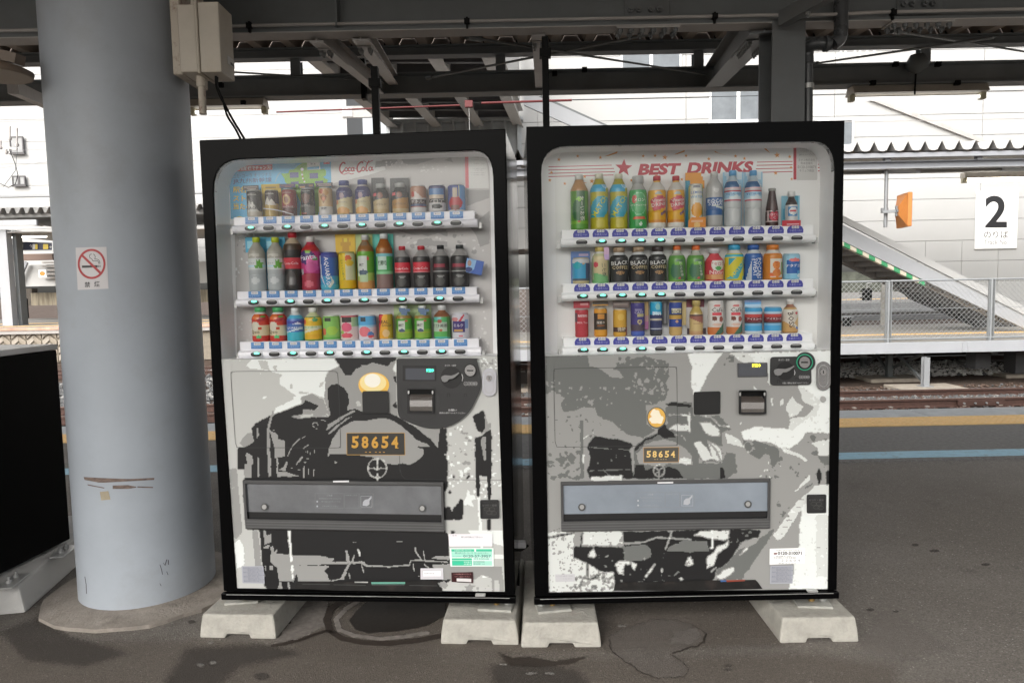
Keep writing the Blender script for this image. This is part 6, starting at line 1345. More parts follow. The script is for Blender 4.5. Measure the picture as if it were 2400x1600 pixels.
for key, rows in ROWS.items():
    m = SPEC[key]['m']; fb_ = key == 'R'; rm = RAILM2 if fb_ else RAILM
    tm = MB(); T = (.052, .026) if not fb_ else (.060, .030)
    if not fb_:
        tm.box(-.026, .026, -.001, .001, -.013, .013, flat('5f94cc')); tm.plate([[(-.026, -.0125), (.026, -.0125), (.026, -.004), (.01, -.008), (-.01, -.003), (-.026, -.007)]], XZ(-.0012), 0, None, flat('4a7fc0'))
        tm.plate([rrect(-.014, .001, .014, .012, .002, 2)], XZ(-.0014), 0, None, flat('d9d9dc')); tm.text('¥130', XZ(-.0018), 0, .0065, .0065, flat('6c6c72'), .019, flip=1, res=1).text('つめた〜い', XZ(-.0018), 0, -.006, .0065, flat('b9d4ee'), .044, flip=1, res=1)
    else:
        tm.plate([[(-.03, -.014), (.03, -.014), (.031, -.002), (.026, .009), (.016, .014), (-.016, .014), (-.026, .009), (-.031, -.002)]], XZ(0), -.001, .001, flat('4648a0'))
        for i in range(3): tm.plate([rrect(-.014+.0096*i, .003, -.0052+.0096*i, .0135, .0015, 2)], XZ(-.0014), 0, None, flat('dcdcdc'))
        tm.text('¥150', XZ(-.0018), 0, .0083, .0075, flat('55555c'), .025, flip=1, res=1).text('つめた〜い', XZ(-.0018), 0, -.005, .0085, flat('c3c6ee'), .046, flip=1, res=1)
    tagm = None; btn = {}
    for ri, r in enumerate(rows):
        P0, P1 = m.p(*r['b0'], DB), m.p(*r['b1'], DB); zb = (P0.z+P1.z)/2; zs = (m.p(*r['s0'], .066).z+m.p(*r['s1'], .066).z)/2; r['zs'] = zs
        xa, xb = m.p(r['e'][0], r['b0'][1], DB).x, m.p(r['e'][1], r['b1'][1], DB).x
        hb = .0165; sh = MB(); prf = [(x, z) for x, z in ([(-.010, -hb), (.0, -hb*.95), (.010, -hb*.5), (.012, 0), (.010, hb*.5), (0, hb*.95), (-.010, hb)])]
        sh.prism((xa, DB+.016, zb), (xb, DB+.016, zb), prf, rm)
        zt0 = zb+hb; zt1 = zs-.001 if zs-.001 > zt0+.02 else zt0+.03
        xs0, xs1 = P0.x-.075, P1.x+.072; sh.box(xs0, xs1, DB+.017, DB+.024, zt0-.003, zt1, rm).box(xs0, xs1, DB+.0245, .115, zs-.008, zs-.002, rm)
        shelf = sh.build('product_shelf', m.root, .002)
        for s_ in (xa-.012, xb+.002): MB().box(s_, s_+.01, DB+.02, DB+.05, zb-.02, zb+.002, GALV).build('shelf_bracket', m.root)
        for i in range(12):
            x = P0.x+(P1.x-P0.x)*i/11; lit = i in r['lit']
            if lit not in btn:
                bb = MB(); bb.plate([oval(.0255, .0125, 0, None, bb, flatbot=fb_)], XZ(0), -.003, .004, rm); bb.plate([oval(.022, .0098, 0, None, bb, flatbot=fb_)], XZ(0), -.005, -.0031, LENS)
                bb.plate([[(a, b) for a, b in oval(.018, .0085, 0, None, bb, n=20) if b > .0005]], XZ(0), -.0056, -.0051, LENST)
                if lit: bb.plate([ell(.003, .0045, .011, .0036, 14)], XZ(0), -.0066, -.0057, LEDG)
                btn[lit] = bb.build('selection_button', shelf); q = btn[lit]
            else: q = btn[lit].copy(); COL.objects.link(q); q.parent = shelf
            q.location = (x, DB+.002, zb)
            if tagm is None: tagm = tm.build('price_tag', shelf); q = tagm
            else: q = tagm.copy(); COL.objects.link(q); q.parent = shelf
            q.location = (x, DB+.0145, (zt0+zt1)/2+.001)
# loose wires and a card inside the cases
tag(MB().tube([ML.world(ML.p(x, y, .02)) for x, y in ((618, 491), (640, 493), (665, 498), (688, 505))], .0022, PLASTW, 6).build('loose_cord'), 'loose white cord lying before the cans in the top row of the red-script machine', 'cord')
c_ = thing('photo_card', 'small tilted blue card with a portrait beside the black-capped cola bottles', 'card', ML.world(ML.p(1112, 625, .05)), ML.ang)
co_ = ML.p(1112, 625, .05); K4 = cropf(820, 530, 6.918)
cf = lambda a, b, d: ML.p(a, b, .05+d)-co_
cm = MB().plate([K4([(1905, 515), (2185, 575), (2140, 800), (1855, 740)])], cf, 0, .001, flat('3f63b4')); cm.plate([K4([(1910, 520), (2060, 552), (2020, 700), (1950, 755), (1862, 738)])], cf, -.0006, None, flat('8fb9e2')); cm.plate([K4(ell(1945, 600, 32, 52, 14))], cf, -.0012, None, flat('a9887c')); cm.plate([K4([(1870, 735), (1880, 680), (1930, 660), (1990, 680), (1990, 720), (1940, 750)])], cf, -.0014, None, flat('2f3f78')); cm.build('card_face', c_)

# ------------------------------------------------------------------ coin panels, pads, slots, locks
def disc(m, c, rx, ry, d0, d1, mt, name, n=32, parent=None): return pxplate(m, [ell(c[0], c[1], rx, ry, n)], d0, d1, mt, name, parent)
def rr4(P, k=.12):                                         # rounded quadrilateral in pixels
    out = []
    for i in range(4):
        c, a_, b_ = P[i], P[i-1], P[(i+1) % 4]; L1 = math.hypot(a_[0]-c[0], a_[1]-c[1]); L2 = math.hypot(b_[0]-c[0], b_[1]-c[1]); r = k*min(L1, L2)
        out += arcpts(c, (c[0]+(a_[0]-c[0])*r/L1, c[1]+(a_[1]-c[1])*r/L1), (c[0]+(b_[0]-c[0])*r/L2, c[1]+(b_[1]-c[1])*r/L2), 4)
    return out
def quad(x0, y0, x1, y1): return [(x0, y0), (x1, y0), (x1, y1), (x0, y1)]
SCRN = mat('lcd_screen', (.085, .09, .105), .2)
def knob(m, pan, c, r, ring=None):
    if ring: pxplate(m, [ell(*c, r*1.5, r*1.5, 30), ell(*c, r*1.36, r*1.36, 30)[::-1]], -.024, -.0182, mat('green_ring', (.03, .36, .2), .4, emit=.15), 'coin_ring', pan)
    disc(m, c, r*1.2, r*1.25, -.022, -.0182, DARKB, 'coin_surround', 28, pan)
    o = disc(m, c, r, r*1.06, -.030, -.0222, CHROME, 'coin_slot', 28, pan)
    s_ = MB().plate([quad(c[0]-r*.62, c[1]-r*.1, c[0]+r*.62, c[1]+r*.12)], lambda a, b, d: m.p(a, b, d), -.0306, -.0301, BLACKM); s_.build('slot_opening', pan)
def lever(m, pan, c, r, f):
    disc(m, c, r*1.03, r*1.06, -.021, -.0182, DARKB, 'lever_dial', 32, pan)
    pxplate(m, [f([(-.98, .05), (-.9, -.12), (-.62, -.22), (0, -.18), (.35, -.3), (.72, -.5), (.78, -.42), (.35, -.02), (.1, .12), (-.2, .15), (-.38, .38), (-.62, .46), (-.86, .36)])], -.034, -.0212, mat('lever_grey', (.22, .22, .22), .4), 'return_lever', pan, .0)
# left machine
pan = pxplate(ML, [smooth2(cB([(500, 62), (1000, 58), (1480, 55), (1502, 75), (1530, 190), (1553, 330), (1540, 460), (1480, 600), (1400, 735), (1280, 845), (1120, 925), (930, 945), (780, 920), (620, 860), (510, 788), (492, 600), (488, 400), (484, 200), (484, 80), (500, 62)])[:-1], 3)], -.018, -.0045, DARKG, 'coin_panel', None, .002)
pxplate(ML, [cB(quad(560, 150, 985, 345))], -.0195, -.0181, DARKB, 'display_bezel', pan); pxplate(ML, [cB(quad(595, 185, 965, 330))], -.0202, -.0196, SCRN, 'display_screen', pan)
tx = Art(ML, -.0206); tx.mb.text('販売中', lambda a, b, d: ML.p(a, b, -.0206), *cB([(907, 212)])[0], 8, mat('green_readout', (.05, .95, .5), .4, emit=1.3), 17, bold=.03); tx.mb.build('readout', pan)
lever(ML, pan, cB([(1175, 300)])[0], 24, lambda P: cB([(1175+a_*132, 300+b_*132) for a_, b_ in P])); knob(ML, pan, cB([(1415, 210)])[0], 12.6)
pl = Art(ML, -.0184); tw = 'c9c9c9'
pl.text('おつり・返却', *cB([(1165, 147)])[0], 4.6, tw, 26).text('お願い', *cB([(1190, 712)])[0], 5, tw, 20, bold=.01).text('硬貨は1枚ずつ入れてください', *cB([(1185, 748)])[0], 4, tw, 60)
for i, t_ in enumerate(('10', '50', '100', '500')): x, y = cB([(1357+42*i, 376)])[0]; pl.strokes('a9a9a9', [[(x+4*math.sin(q), y-4.4*math.cos(q)) for q in [.5236*j for j in range(13)]]], .9).text(t_, x, y, 3, tw)
pl.strokes('c4c4c4', [(1.8, cB([(1310, 255), (1322, 300), (1312, 345)]))], 1.8).strokes('2c2c2c', [cB([(785+255*math.cos(q), 610+250*math.sin(q)) for q in [.2618*j for j in range(25)]])], .9).strokes('1c1c1c', [cB(P) for P in ([(1125, 545), (1125, 505), (1155, 505), (1155, 545)], [(1340, 545), (1340, 505), (1370, 505), (1370, 545)])], 1.4)
pl.mb.build('panel_lettering', pan)
def billslot(m, pan, f, x0, y0, x1, y1):
    pxplate(m, [rr4(f(quad(x0, y0, x1, y1)), .06), f(quad(x0+28, y0+12, x1-22, y1-20))[::-1]], -.026, -.0182 if pan else -.0045, DARKB, 'note_slot_frame', pan, .0)
    p_ = MB(); A_ = [f([(x0+32, y)])[0] for y in (y0+75, y0+105, y0+150, y0+230, y0+300)]; B_ = [f([(x1-22, y)])[0] for y in (y0+75, y0+105, y0+150, y0+230, y0+300)]; D_ = [-.0186, -.024, -.031, -.031, -.021]
    v = [m.p(*a_, d) for a_, d in zip(A_, D_)]+[m.p(*b_, d) for b_, d in zip(B_, D_)]
    p_.add(v, [(i, i+1, 6+i, 5+i) for i in range(4)], CHROME); p_.build('note_slot', pan or m.root)
    pxplate(m, [f(quad(x0+28, y0+12, x1-22, y1-20))], -.0184 if pan else -.006, None, BLACKM, 'note_slot_back', pan)
    w_ = MB()
    for x in (x0+8, x1-28): w_.plate([rr4(f(quad(x, y0+30, x+20, y0+70)), .4)], lambda a, b, d: m.p(a, b, d), -.0285, -.0262, GALV)
    w_.build('note_guides', pan or m.root)['kind'] = 'stuff'
billslot(ML, pan, cB, 615, 440, 955, 760)
pxplate(ML, [rr4(cB([(50, 478), (375, 472), (385, 757), (55, 760)]), .08)], -.014, -.0045, DARKB, 'reader_pad', None, .001)
def lock(m, f, x0, y0, x1, y1, cyc, mt):
    w2 = (x1-x0)/2; P = []
    for (cx_, cy_, a0) in (((x0+x1)/2, y0+w2, 180), ((x0+x1)/2, y1-w2, 0)): P += [(cx_+w2*math.cos(R(a0+15*i)), cy_+w2*math.sin(R(a0+15*i))) for i in range(13)]
    pxplate(m, [f(P)], -.016, -.0045, mt, 'lock_plate', None, .003); i2 = [((a_-(x0+x1)/2)*.66+(x0+x1)/2, (b_-(y0+y1)/2)*.76+(y0+y1)/2) for a_, b_ in P]
    pxplate(m, [f(i2), f([((a_-(x0+x1)/2)*.93+(x0+x1)/2, (b_-(y0+y1)/2)*.95+(y0+y1)/2) for a_, b_ in i2])[::-1]], -.0172, -.0161, GALV, 'lock_trim')
    disc(m, f([cyc])[0], 7, 7.4, -.021, -.0161, CHROME, 'lock_cylinder', 20); c0 = f([cyc])[0]; pxplate(m, [quad(c0[0]-.8, c0[1]-3.6, c0[0]+.8, c0[1]+3.6)], -.0216, -.0211, BLACKM, 'keyhole')
lock(ML, cB, 1567, 180, 1748, 538, (1655, 305), LOCKM)
# right machine
pr = pxplate(MR, [rr4(cF([(1068, 84), (1568, 76), (1572, 424), (1068, 430)]), .13)], -.018, -.0045, DARKG, 'coin_panel', None, .002)
disc(MR, cF([(1498, 146)])[0], 23, 23.6, -.0181, -.0046, DARKG, 'coin_boss', 36, pr)
knob(MR, pr, cF([(1492, 150)])[0], 12.8, True)
lever(MR, pr, cF([(1255, 255)])[0], 20.5, lambda P: cF([(1255+a_*145, 255+b_*130) for a_, b_ in P]))
pl = Art(MR, -.0184)
pl.text('おつり・返却', *cF([(1238, 120)])[0], 4.6, tw, 25).text('お願い 硬貨は1枚ずつ入れてください', *cF([(1380, 403)])[0], 4.2, tw, 61).strokes('c4c4c4', [(1.8, cF([(1362, 240), (1374, 275), (1366, 305)]))], 1.8).strokes('111111', [cF(P) for P in ([(1158, 405), (1158, 370), (1188, 370), (1188, 405)], [(1385, 372), (1385, 340), (1412, 340), (1412, 372)])], 1.4)
for i, t_ in enumerate(('10', '50', '100', '500')): x, y = cF([(1440+31*i, 330)])[0]; pl.strokes('a9a9a9', [[(x+3.2*math.sin(q), y-3.4*math.cos(q)) for q in [.5236*j for j in range(13)]]], .8).text(t_, x, y, 2.4, tw)
pl.mb.build('panel_lettering', pr)
ds = pxplate(MR, [rr4(cF([(668, 158), (1032, 152), (1036, 326), (672, 332)]), .06)], -.010, -.0045, mat('display_bezel_grey', (.07, .072, .08), .3), 'display_bezel', None, .001)
pxplate(MR, [cF([(690, 178), (1012, 172), (1016, 308), (692, 314)])], -.0106, -.0101, SCRN, 'display_screen', ds)
MB().text('販売中', lambda a, b, d: MR.p(a, b, -.0112), *cF([(900, 190)])[0], 8.5, mat('yellow_readout', (.85, .8, .05), .4, emit=1.0), 20, bold=.03).build('readout', ds)
billslot(MR, None, cF, 685, 490, 1020, 785)
pxplate(MR, [rr4(cF([(135, 512), (460, 502), (458, 780), (136, 790)]), .08)], -.014, -.0045, DARKB, 'reader_pad', None, .001)
lock(MR, cF, 1632, 140, 1808, 494, (1722, 270), mat('lock_plate_chrome', (.5, .5, .51), .22, .9))
disc(MR, cF([(1714, 600)])[0], 6.8, 7, -.012, -.0045, GALV, 'key_plug', 20)

# ------------------------------------------------------------------ delivery flaps, coin return cups, stickers
def flap(m, tl, tr_, br, bl, knobs, glassy, tabx, seedy):
    lerp = lambda a_, b_, t: (a_[0]+(b_[0]-a_[0])*t, a_[1]+(b_[1]-a_[1])*t)
    inn = [lerp(lerp(tl, tr_, .012), lerp(bl, br, .012), .075), lerp(lerp(tl, tr_, .988), lerp(bl, br, .988), .075), lerp(lerp(tl, tr_, .988), lerp(bl, br, .988), .80), lerp(lerp(tl, tr_, .012), lerp(bl, br, .012), .80)]
    fr0 = mat('flap_frame', (.075, .075, .076), .35, var=.08)
    f = pxplate(m, [[tl, tr_, br, bl], inn[::-1]], -.024, -.0045, fr0, 'delivery_flap', None, .002)
    pxplate(m, [inn], -.012, -.006, FLAPG2 if glassy else FLAPG, 'flap_window', f)
    pxplate(m, [[lerp(inn[0], inn[3], .8), lerp(inn[1], inn[2], .8), inn[2], inn[3]]], -.0132, -.0121, mat('flap_lower_black', (.02, .02, .021), .25), 'flap_sill', f)
    for t in (.845, .90, .955): pxplate(m, [[lerp(tl, bl, t), lerp(tr_, br, t), lerp(tr_, br, t+.02), lerp(tl, bl, t+.02)]], -.0262, -.0242, mat('flap_ridge', (.12, .12, .12), .35), 'flap_ridge', f)
    pxplate(m, [[(tabx, tl[1]+1), (tabx+37, tl[1]), (tabx+37, tl[1]+4), (tabx, tl[1]+4.5)]], -.0255, -.0242, PLASTW, 'flap_tab', f)
    for c in knobs:
        disc(m, c, 8.6, 8.8, -.017, -.0121, fr0, 'flap_knob', 20, f); disc(m, (c[0], c[1]-.5), 5.4, 5.6, -.0185, -.0171, GALV, 'knob_cap', 16, f)
    t_ = Art(m, -.0126); x0, y0 = lerp(tl, tr_, .36)[0], lerp(tl, bl, .27)[1]-(6 if glassy else 0); ln = '77797d'
    for a_, b_ in ((0, 67), (69, 102), (104, 136)): t_.strokes(ln, [[(x0+a_, y0), (x0+b_, y0), (x0+b_, y0+34), (x0+a_, y0+34), (x0+a_, y0)]], .7)
    t_.text('ご注意', x0+34, y0+4.5, 4, '9a9ca0', 13).text('商品取出口に手を入れないで', x0+35, y0+12, 3.2, '8b8d91', 52).text('取り出しは ゆっくりと', x0+37, y0+19, 3.2, '8b8d91', 44).text('フタを押して下さい', x0+35, y0+30, 3.2, '8b8d91', 38).text('お取出し方法', x0+85, y0+4, 3, '8b8d91', 27)
    t_.many('aeb0b6', [ell(x0+5, y0+19, 2, 2.2, 10), ell(x0+5, y0+30, 2, 2.2, 10), [(x0+111, y0+28), (x0+112, y0+19), (x0+117, y0+14), (x0+124, y0+13), (x0+131, y0+6), (x0+132, y0+10), (x0+127, y0+17), (x0+127, y0+25), (x0+121, y0+29)]], 0).strokes('aeb0b6', [[(x0+107, y0+6), (x0+133, y0+6), (x0+133, y0+31), (x0+107, y0+31), (x0+107, y0+6)]], .8)
    t_.mb.build('flap_notice', f); return f
flap(ML, (569, 1127), (1038, 1130), (1040, 1247), (576, 1240), ((619, 1190), (988, 1192)), False, 780, 1)
flap(MR, (1314, 1128), (1805, 1119.5), (1804, 1237), (1316, 1244.5), ((1364, 1188), (1753, 1181)), True, 1541, 2)
for m, f, P in ((ML, cD, [(1340, 350), (1555, 345), (1560, 560), (1345, 562)]), (MR, cH, [(1380, 324), (1594, 320), (1592, 526), (1380, 530)])):
    o = pxplate(m, [rr4(f(P), .08), rr4([((a_-sum(q_[0] for q_ in f(P))/4)*.86+sum(q_[0] for q_ in f(P))/4, (b_-sum(q_[1] for q_ in f(P))/4)*.86+sum(q_[1] for q_ in f(P))/4+1.6) for a_, b_ in f(P)], .1)[::-1]], -.018, -.0045, DARKG, 'change_cup', None, .001)
    pxplate(m, [rr4(f(P), .08)], -.0125, -.0046, mat('cup_dark', (.028, .028, .029), .35), 'cup_door', o)
    t_ = Art(m, -.0129); c0 = f([((P[0][0]+P[1][0])/2, P[0][1]+60)])[0]; t_.text('おつり・返却', *c0, 4.6, '6e6e6d', 34)
    for dx, dy in ((-6, 9), (6, 9), (0, 17), (10, 18)): t_.strokes('53534f', [[(c0[0]+dx+7*math.sin(q_), c0[1]+dy+4*math.cos(q_)) for q_ in [.5236*j for j in range(13)]]], .8)
    t_.mb.build('cup_lettering', o)
def sticker(m, P, ink, name, lines, d=-.0095, rim=None):
    a_ = Art(m, d); a_.poly(ink, rr4(P, .04), 0); lerp = lambda u, v: ((P[0][0]*(1-u)+P[1][0]*u)*(1-v)+(P[3][0]*(1-u)+P[2][0]*u)*v, (P[0][1]*(1-u)+P[1][1]*u)*(1-v)+(P[3][1]*(1-u)+P[2][1]*u)*v)
    for L_ in lines:
        if L_[0] == 'r': a_.poly(L_[5], [lerp(L_[1], L_[2]), lerp(L_[3], L_[2]), lerp(L_[3], L_[4]), lerp(L_[1], L_[4])], 0)
        else: a_.text(L_[0], *lerp(L_[1], L_[2]), L_[3], L_[5], L_[4], bold=L_[6] if len(L_) > 6 else 0)
    return a_.mb.build(name, m.root)
sticker(ML, cD([(976, 740), (1480, 736), (1482, 878), (984, 882)]), 'edeaee', 'white_sticker', [('ご意見・', .13, .12, 3, 20, '8a8a90'), ('東九州市東山2丁目10-11', .53, .25, 4, 50, '5d5b66'), ('3000', 1.06, .28, 3, 10, 'a0a0a0'), ('1', .95, .3, 5, 1, 'a77')] if 0 else [('ご意見・', .13, .12, 3, 20, '8a8a90'), ('東九州市東山2丁目10-11', .53, .25, 4, 50, '5d5b66')])
sticker(ML, cD([(988, 900), (1494, 897), (1496, 1108), (998, 1110)]), 'e9f2ee', 'service_sticker', [('r', .04, .06, .56, .19, '43c39c'), ('r', .6, .06, .96, .19, '43c39c'), ('r', .04, .2, .96, .5, 'a8e2d0'), ('r', .04, .55, .5, .66, '43c39c'), ('r', .52, .52, .96, .66, 'c9efe2'), ('r', .04, .68, .5, .95, '43c39c'), ('r', .52, .7, .96, .94, 'a8e2d0'),
  ('お客様のお問い合わせは', .3, .125, 3, 40, 'd8f2ea'), ('東九州コカ･コーラ コールセンター', .5, .27, 4.4, 78, '39806c'), ('0120-57-3957', .62, .44, 6.4, 64, '3c6f63', .01), ('フリーダイヤル', .16, .46, 3, 20, '4a8a78'), ('0230048', .72, .59, 4.4, 34, '5f9f8e'), ('管理番号', .4, .76, 3.4, 18, 'd8f2ea'), ('設置者', .4, .87, 3.4, 18, 'd8f2ea'), ('販売機管理課', .66, .74, 3.2, 26, '55786e'), ('熊本駅 2-0', .66, .86, 3.2, 26, '55786e')])
sticker(ML, cD([(655, 1132), (916, 1128), (918, 1256), (655, 1258)]), 'cfcdd2', 'notice_plate', [('r', .12, .25, .88, .72, 'f2f1f4'), ('食品衛生責任者プレート', .5, .48, 3, 36, '77757c')])
sticker(ML, cD([(1008, 1178), (1254, 1172), (1256, 1300), (1010, 1286)]), '3a1d20', 'maroon_label', [('この自販機は省エネタイプ', .5, .18, 3, 42, 'b98d8c'), ('です ご協力ください', .5, .42, 3, 36, 'b98d8c'), ('r', .24, .6, .92, .9, 'd9d6d6')])
for m, P in ((ML, cC([(275, 1116), (524, 1112), (540, 1312), (286, 1308)])), (MR, cH([(975, 1118), (1226, 1112), (1222, 1312), (972, 1316)]))):
    sticker(m, P, 'a9abb5', 'rating_plate', [('r', .05, .04, .95, .95, '9b9da6')]+[('型式 口日十 丁口一 目', .4+.12*(i % 3), .1+.085*i, 2.6, (34, 26, 38)[i % 3], '6a6b74') for i in range(10)])
sticker(MR, cH([(968, 925), (1362, 914), (1358, 1088), (966, 1104)]), 'f3f3f3', 'service_sticker', [('お問い合わせは下記まで', .55, .13, 3, 60, '7d7d7d'), ('0120-310071', .57, .32, 7.5, 56, '2b2b2b', .03), ('r', .12, .27, .21, .37, '7a4a44'), ('管理番号 住所', .4, .5, 3, 36, '7d7d7d'), ('熊本市春日三丁目 停車場前', .43, .6, 3.2, 52, '6d6d6d'), ('2 2 6 0 4', .6, .78, 5, 44, '9a9aa0'), ('販売 キリュウ', .5, .95, 2.6, 40, '7d7d7d')])
sticker(MR, cG([(340, 1212), (560, 1208), (560, 1290), (345, 1296)]), 'c2c1c4', 'faded_label', [('ZERO PLASTIC LABEL', .5, .25, 3.2, 38, '85838e'), ('一丨口 日十 丁口', .5, .6, 2.6, 28, '9c9aa2')] if 0 else [('一丨口 日十 丁口', .45, .25, 3.2, 38, '85838e'), ('一丨口 日十', .55, .6, 2.6, 28, '9c9aa2')])
# kick plates at the bottom of the doors
kp = mat('kick_plate_black', (.010, .0095, .009), .45, var=.4, scale=20, dirt=(.07, .05, .045), dscale=12, damt=.5)
pxplate(ML, [cC([(900, 1300), (940, 1288), (1764, 1285)])+cD([(0, 1275), (840, 1270), (860, 1325), (905, 1400), (0, 1402)])+cC([(880, 1366)])], -.0105, -.0096, kp, 'kick_plate')
kb = MB()
for P in (cC([(960, 1312), (1290, 1316), (1280, 1324), (975, 1320)]), cC([(1320, 1318), (1700, 1322), (1690, 1330), (1330, 1326)]), cD([(90, 1320), (475, 1318), (470, 1328), (100, 1330)]), cD([(520, 1322), (850, 1326), (845, 1334), (530, 1330)])): kb.plate([P], lambda a, b, d: ML.p(a, b, d), -.0125, -.0106, mat('vent_edge', (.06, .06, .06), .4))
kb.plate([cD([(90, 1290), (480, 1288), (478, 1312), (95, 1314)])], lambda a, b, d: ML.p(a, b, d), -.0118, -.0106, mat('vent_green', (.12, .32, .25), .5)); kb.plate([cC([(1565, 1284), (1720, 1286), (1720, 1300), (1568, 1300)])], lambda a, b, d: ML.p(a, b, d), -.0118, -.0106, GALV); kb.build('vent_louvre', ML.root)
pxplate(MR, [cG([(990, 1392), (1010, 1300), (1853, 1285)])+cH([(0, 1280), (420, 1275), (810, 1270), (840, 1300), (890, 1372), (0, 1395)])], -.0105, -.0096, kp, 'kick_plate')
pxplate(MR, [cH([(485, 1274), (700, 1270), (690, 1286), (490, 1296)])], -.0112, -.0106, mat('red_strip', (.25, .05, .03), .5), 'red_strip'); pxplate(MR, [cH([(420, 1276), (484, 1274), (488, 1292), (424, 1296)])], -.0112, -.0106, mat('blue_strip', (.05, .12, .3), .5), 'blue_strip')

# ------------------------------------------------------------------ concrete feet, anchor plates, bolts
def blockfoot(px, lab, back, tilt, bolts):
    (lx, ly), (rx, ry) = px; a_, b_ = onZ(lx, ly, 0), onZ(rx, ry, 0); o_ = (a_+b_)/2; w_ = (b_-a_).length/2; ang = math.atan2(b_.y-a_.y, b_.x-a_.x)*.6
    t = thing('concrete_block', lab, 'concrete block', o_, ang, 'concrete feet under the machines')
    h = .096; n_ = w_*.33; s0, s1 = (back, back)
    out = [(-w_, 0), (-n_, 0), (-n_*.9, .016), (n_*.9, .016), (n_, 0), (w_, 0), (w_-.004, h*.5), (w_-.012, h), (-w_+.012, h), (-w_+.004, h*.5)]
    mb = MB(); mb.plate([out], lambda x, z, d: (x, d+z*.10, z), 0, .62, CONC); mb.build('block', t, .008, seg=2)
    return t, o_, ang
FOOTS = [(((470, 1492), (645, 1500)), 'pale concrete block under the outer corner of the machine beside the round column'),
         (((1033, 1507), (1216, 1514)), 'pale concrete block under the red-script machine, touching its neighbour block'),
         (((1221, 1517), (1410, 1518)), 'pale concrete block under the star machine, touching its neighbour block'),
         (((1828, 1507), (2014, 1504)), 'pale concrete block standing out at the free corner of the star machine')]
AP = mat('anchor_plate_steel', (.44, .435, .40), .5, .3, var=.2, scale=20)
BRASS = mat('brass_bolt', (.42, .27, .10), .4, .6)
APX = [((572, 1405), .12, 'first', (538, 1400)), ((1163, 1422), -.16, 'second', (1196, 1418)), ((1296, 1424), .14, 'third', (1262, 1420)), ((1903, 1414), -.12, 'fourth', (1940, 1404))]
for (px, lab), (pp, an, w1, lg) in zip(FOOTS, APX):
    blockfoot(px, lab, 0, 0, 0)
    p_ = onZ(pp[0], pp[1], .0965); t = thing('anchor_plate', {'first': 'bolted anchor plate on the block beside the round column', 'second': 'bolted anchor plate on the block under the inner corner of the red-script machine', 'third': 'bolted anchor plate on the block under the inner corner of the star machine', 'fourth': 'bolted anchor plate on the free corner block of the star machine'}[w1], 'anchor plate', p_, an)
    MB().box(-.068, .068, -.045, .04, 0, .010, AP).build('plate', t, .002)
    s_ = 1 if w1 in ('first', 'third') else -1; bx = MB(); hexnut(bx, (.0, .01, .010), (0, 0, 1), .013, BRASS); bx.build('anchor_bolt', t)
    lx = onZ(lg[0], lg[1], .13); ll = Matrix.Rotation(-an, 3, 'Z') @ (lx-p_)
    lb = MB(); lb.cyl((-s_*.045, .018, .010), (-s_*.045, .018, .056), .0085, GALV, 10).cyl((-s_*.045, .018, .010), (-s_*.045, .018, .019), .017, GALV, 6); lb.build('levelling_foot', t)
# white pipe end and cable in the gap between the machines
p_ = onY(1222, 1275, 2.95); t = thing('power_plug', 'white plug on a black cable low in the gap between the machines', 'plug', p_)
MB().box(-.03, .02, -.02, .02, -.012, .014, PLASTW).build('plug_body', t, .004)
MB().tube(curve([(.03, 0, -.004), (.0, -.01, -.02), (-.02, -.01, -.03), (-.016, 0, -.12), (-.02, 0, -.3), (-.022, .0, -.45)]), .006, BLACKM, 6).build('cable', t)
# ================================================================== SAMPLE DRINKS BEHIND THE GLASS
PRN = attr_mat('drink_print', .28); PRNM = attr_mat('drink_metal_print', .22)
CARDM = attr_mat('card_print', .45)
# outline of each kind: (height fraction, radius fraction); the last number is where the cap starts
KIND = {
 'can': ([(0, .86), (.02, .92), (.055, 1), (.91, 1), (.95, .93), (.965, .88)], None),
 'slim': ([(0, .84), (.02, .9), (.05, 1), (.92, 1), (.96, .9)], None),
 'pet': ([(0, .86), (.015, .95), (.04, 1), (.30, 1), (.31, .965), (.33, .965), (.34, 1), (.66, 1), (.72, .98), (.78, .84), (.84, .56), (.885, .40), (.905, .38)], (.91, .42)),
 'slope': ([(0, .86), (.02, 1), (.70, 1), (.74, .97), (.87, .55), (.905, .48), (.91, .44)], (.915, .46)),
 'cola': ([(0, .80), (.02, .93), (.10, .97), (.22, .86), (.40, .84), (.52, .97), (.60, 1), (.72, 1), (.78, .92), (.85, .62), (.90, .40), (.91, .38)], (.915, .44)),
 'acan': ([(0, .88), (.02, .97), (.05, 1), (.66, 1), (.72, .95), (.80, .68), (.84, .58), (.855, .58)], (.86, .62)),
 'mini': ([(0, .86), (.02, .96), (.05, 1), (.62, 1), (.68, .96), (.76, .72), (.82, .45), (.86, .40)], (.865, .46)),
 'small': ([(0, .88), (.02, .98), (.05, 1), (.58, 1), (.66, .92), (.76, .62), (.82, .48), (.85, .47)], (.855, .60)),
 'glass': ([(0, .9), (.02, 1), (.38, 1), (.50, .9), (.75, .66), (.90, .52), (.93, .5)], (.93, .56)),
 'round': ([(0, .9), (.03, 1), (.55, 1), (.64, .97), (.72, .84), (.79, .5), (.83, .42), (.87, .42)], (.875, .45)),
}
def lin(h): return (*srgb(h), 1)
def inpoly(u, v, P):
    c = False
    for (a, b), (d, e) in zip(P, P[1:]+P[:1]):
        if (b > v) != (e > v) and u < (d-a)*(v-b)/(e-b)+a: c = not c
    return c
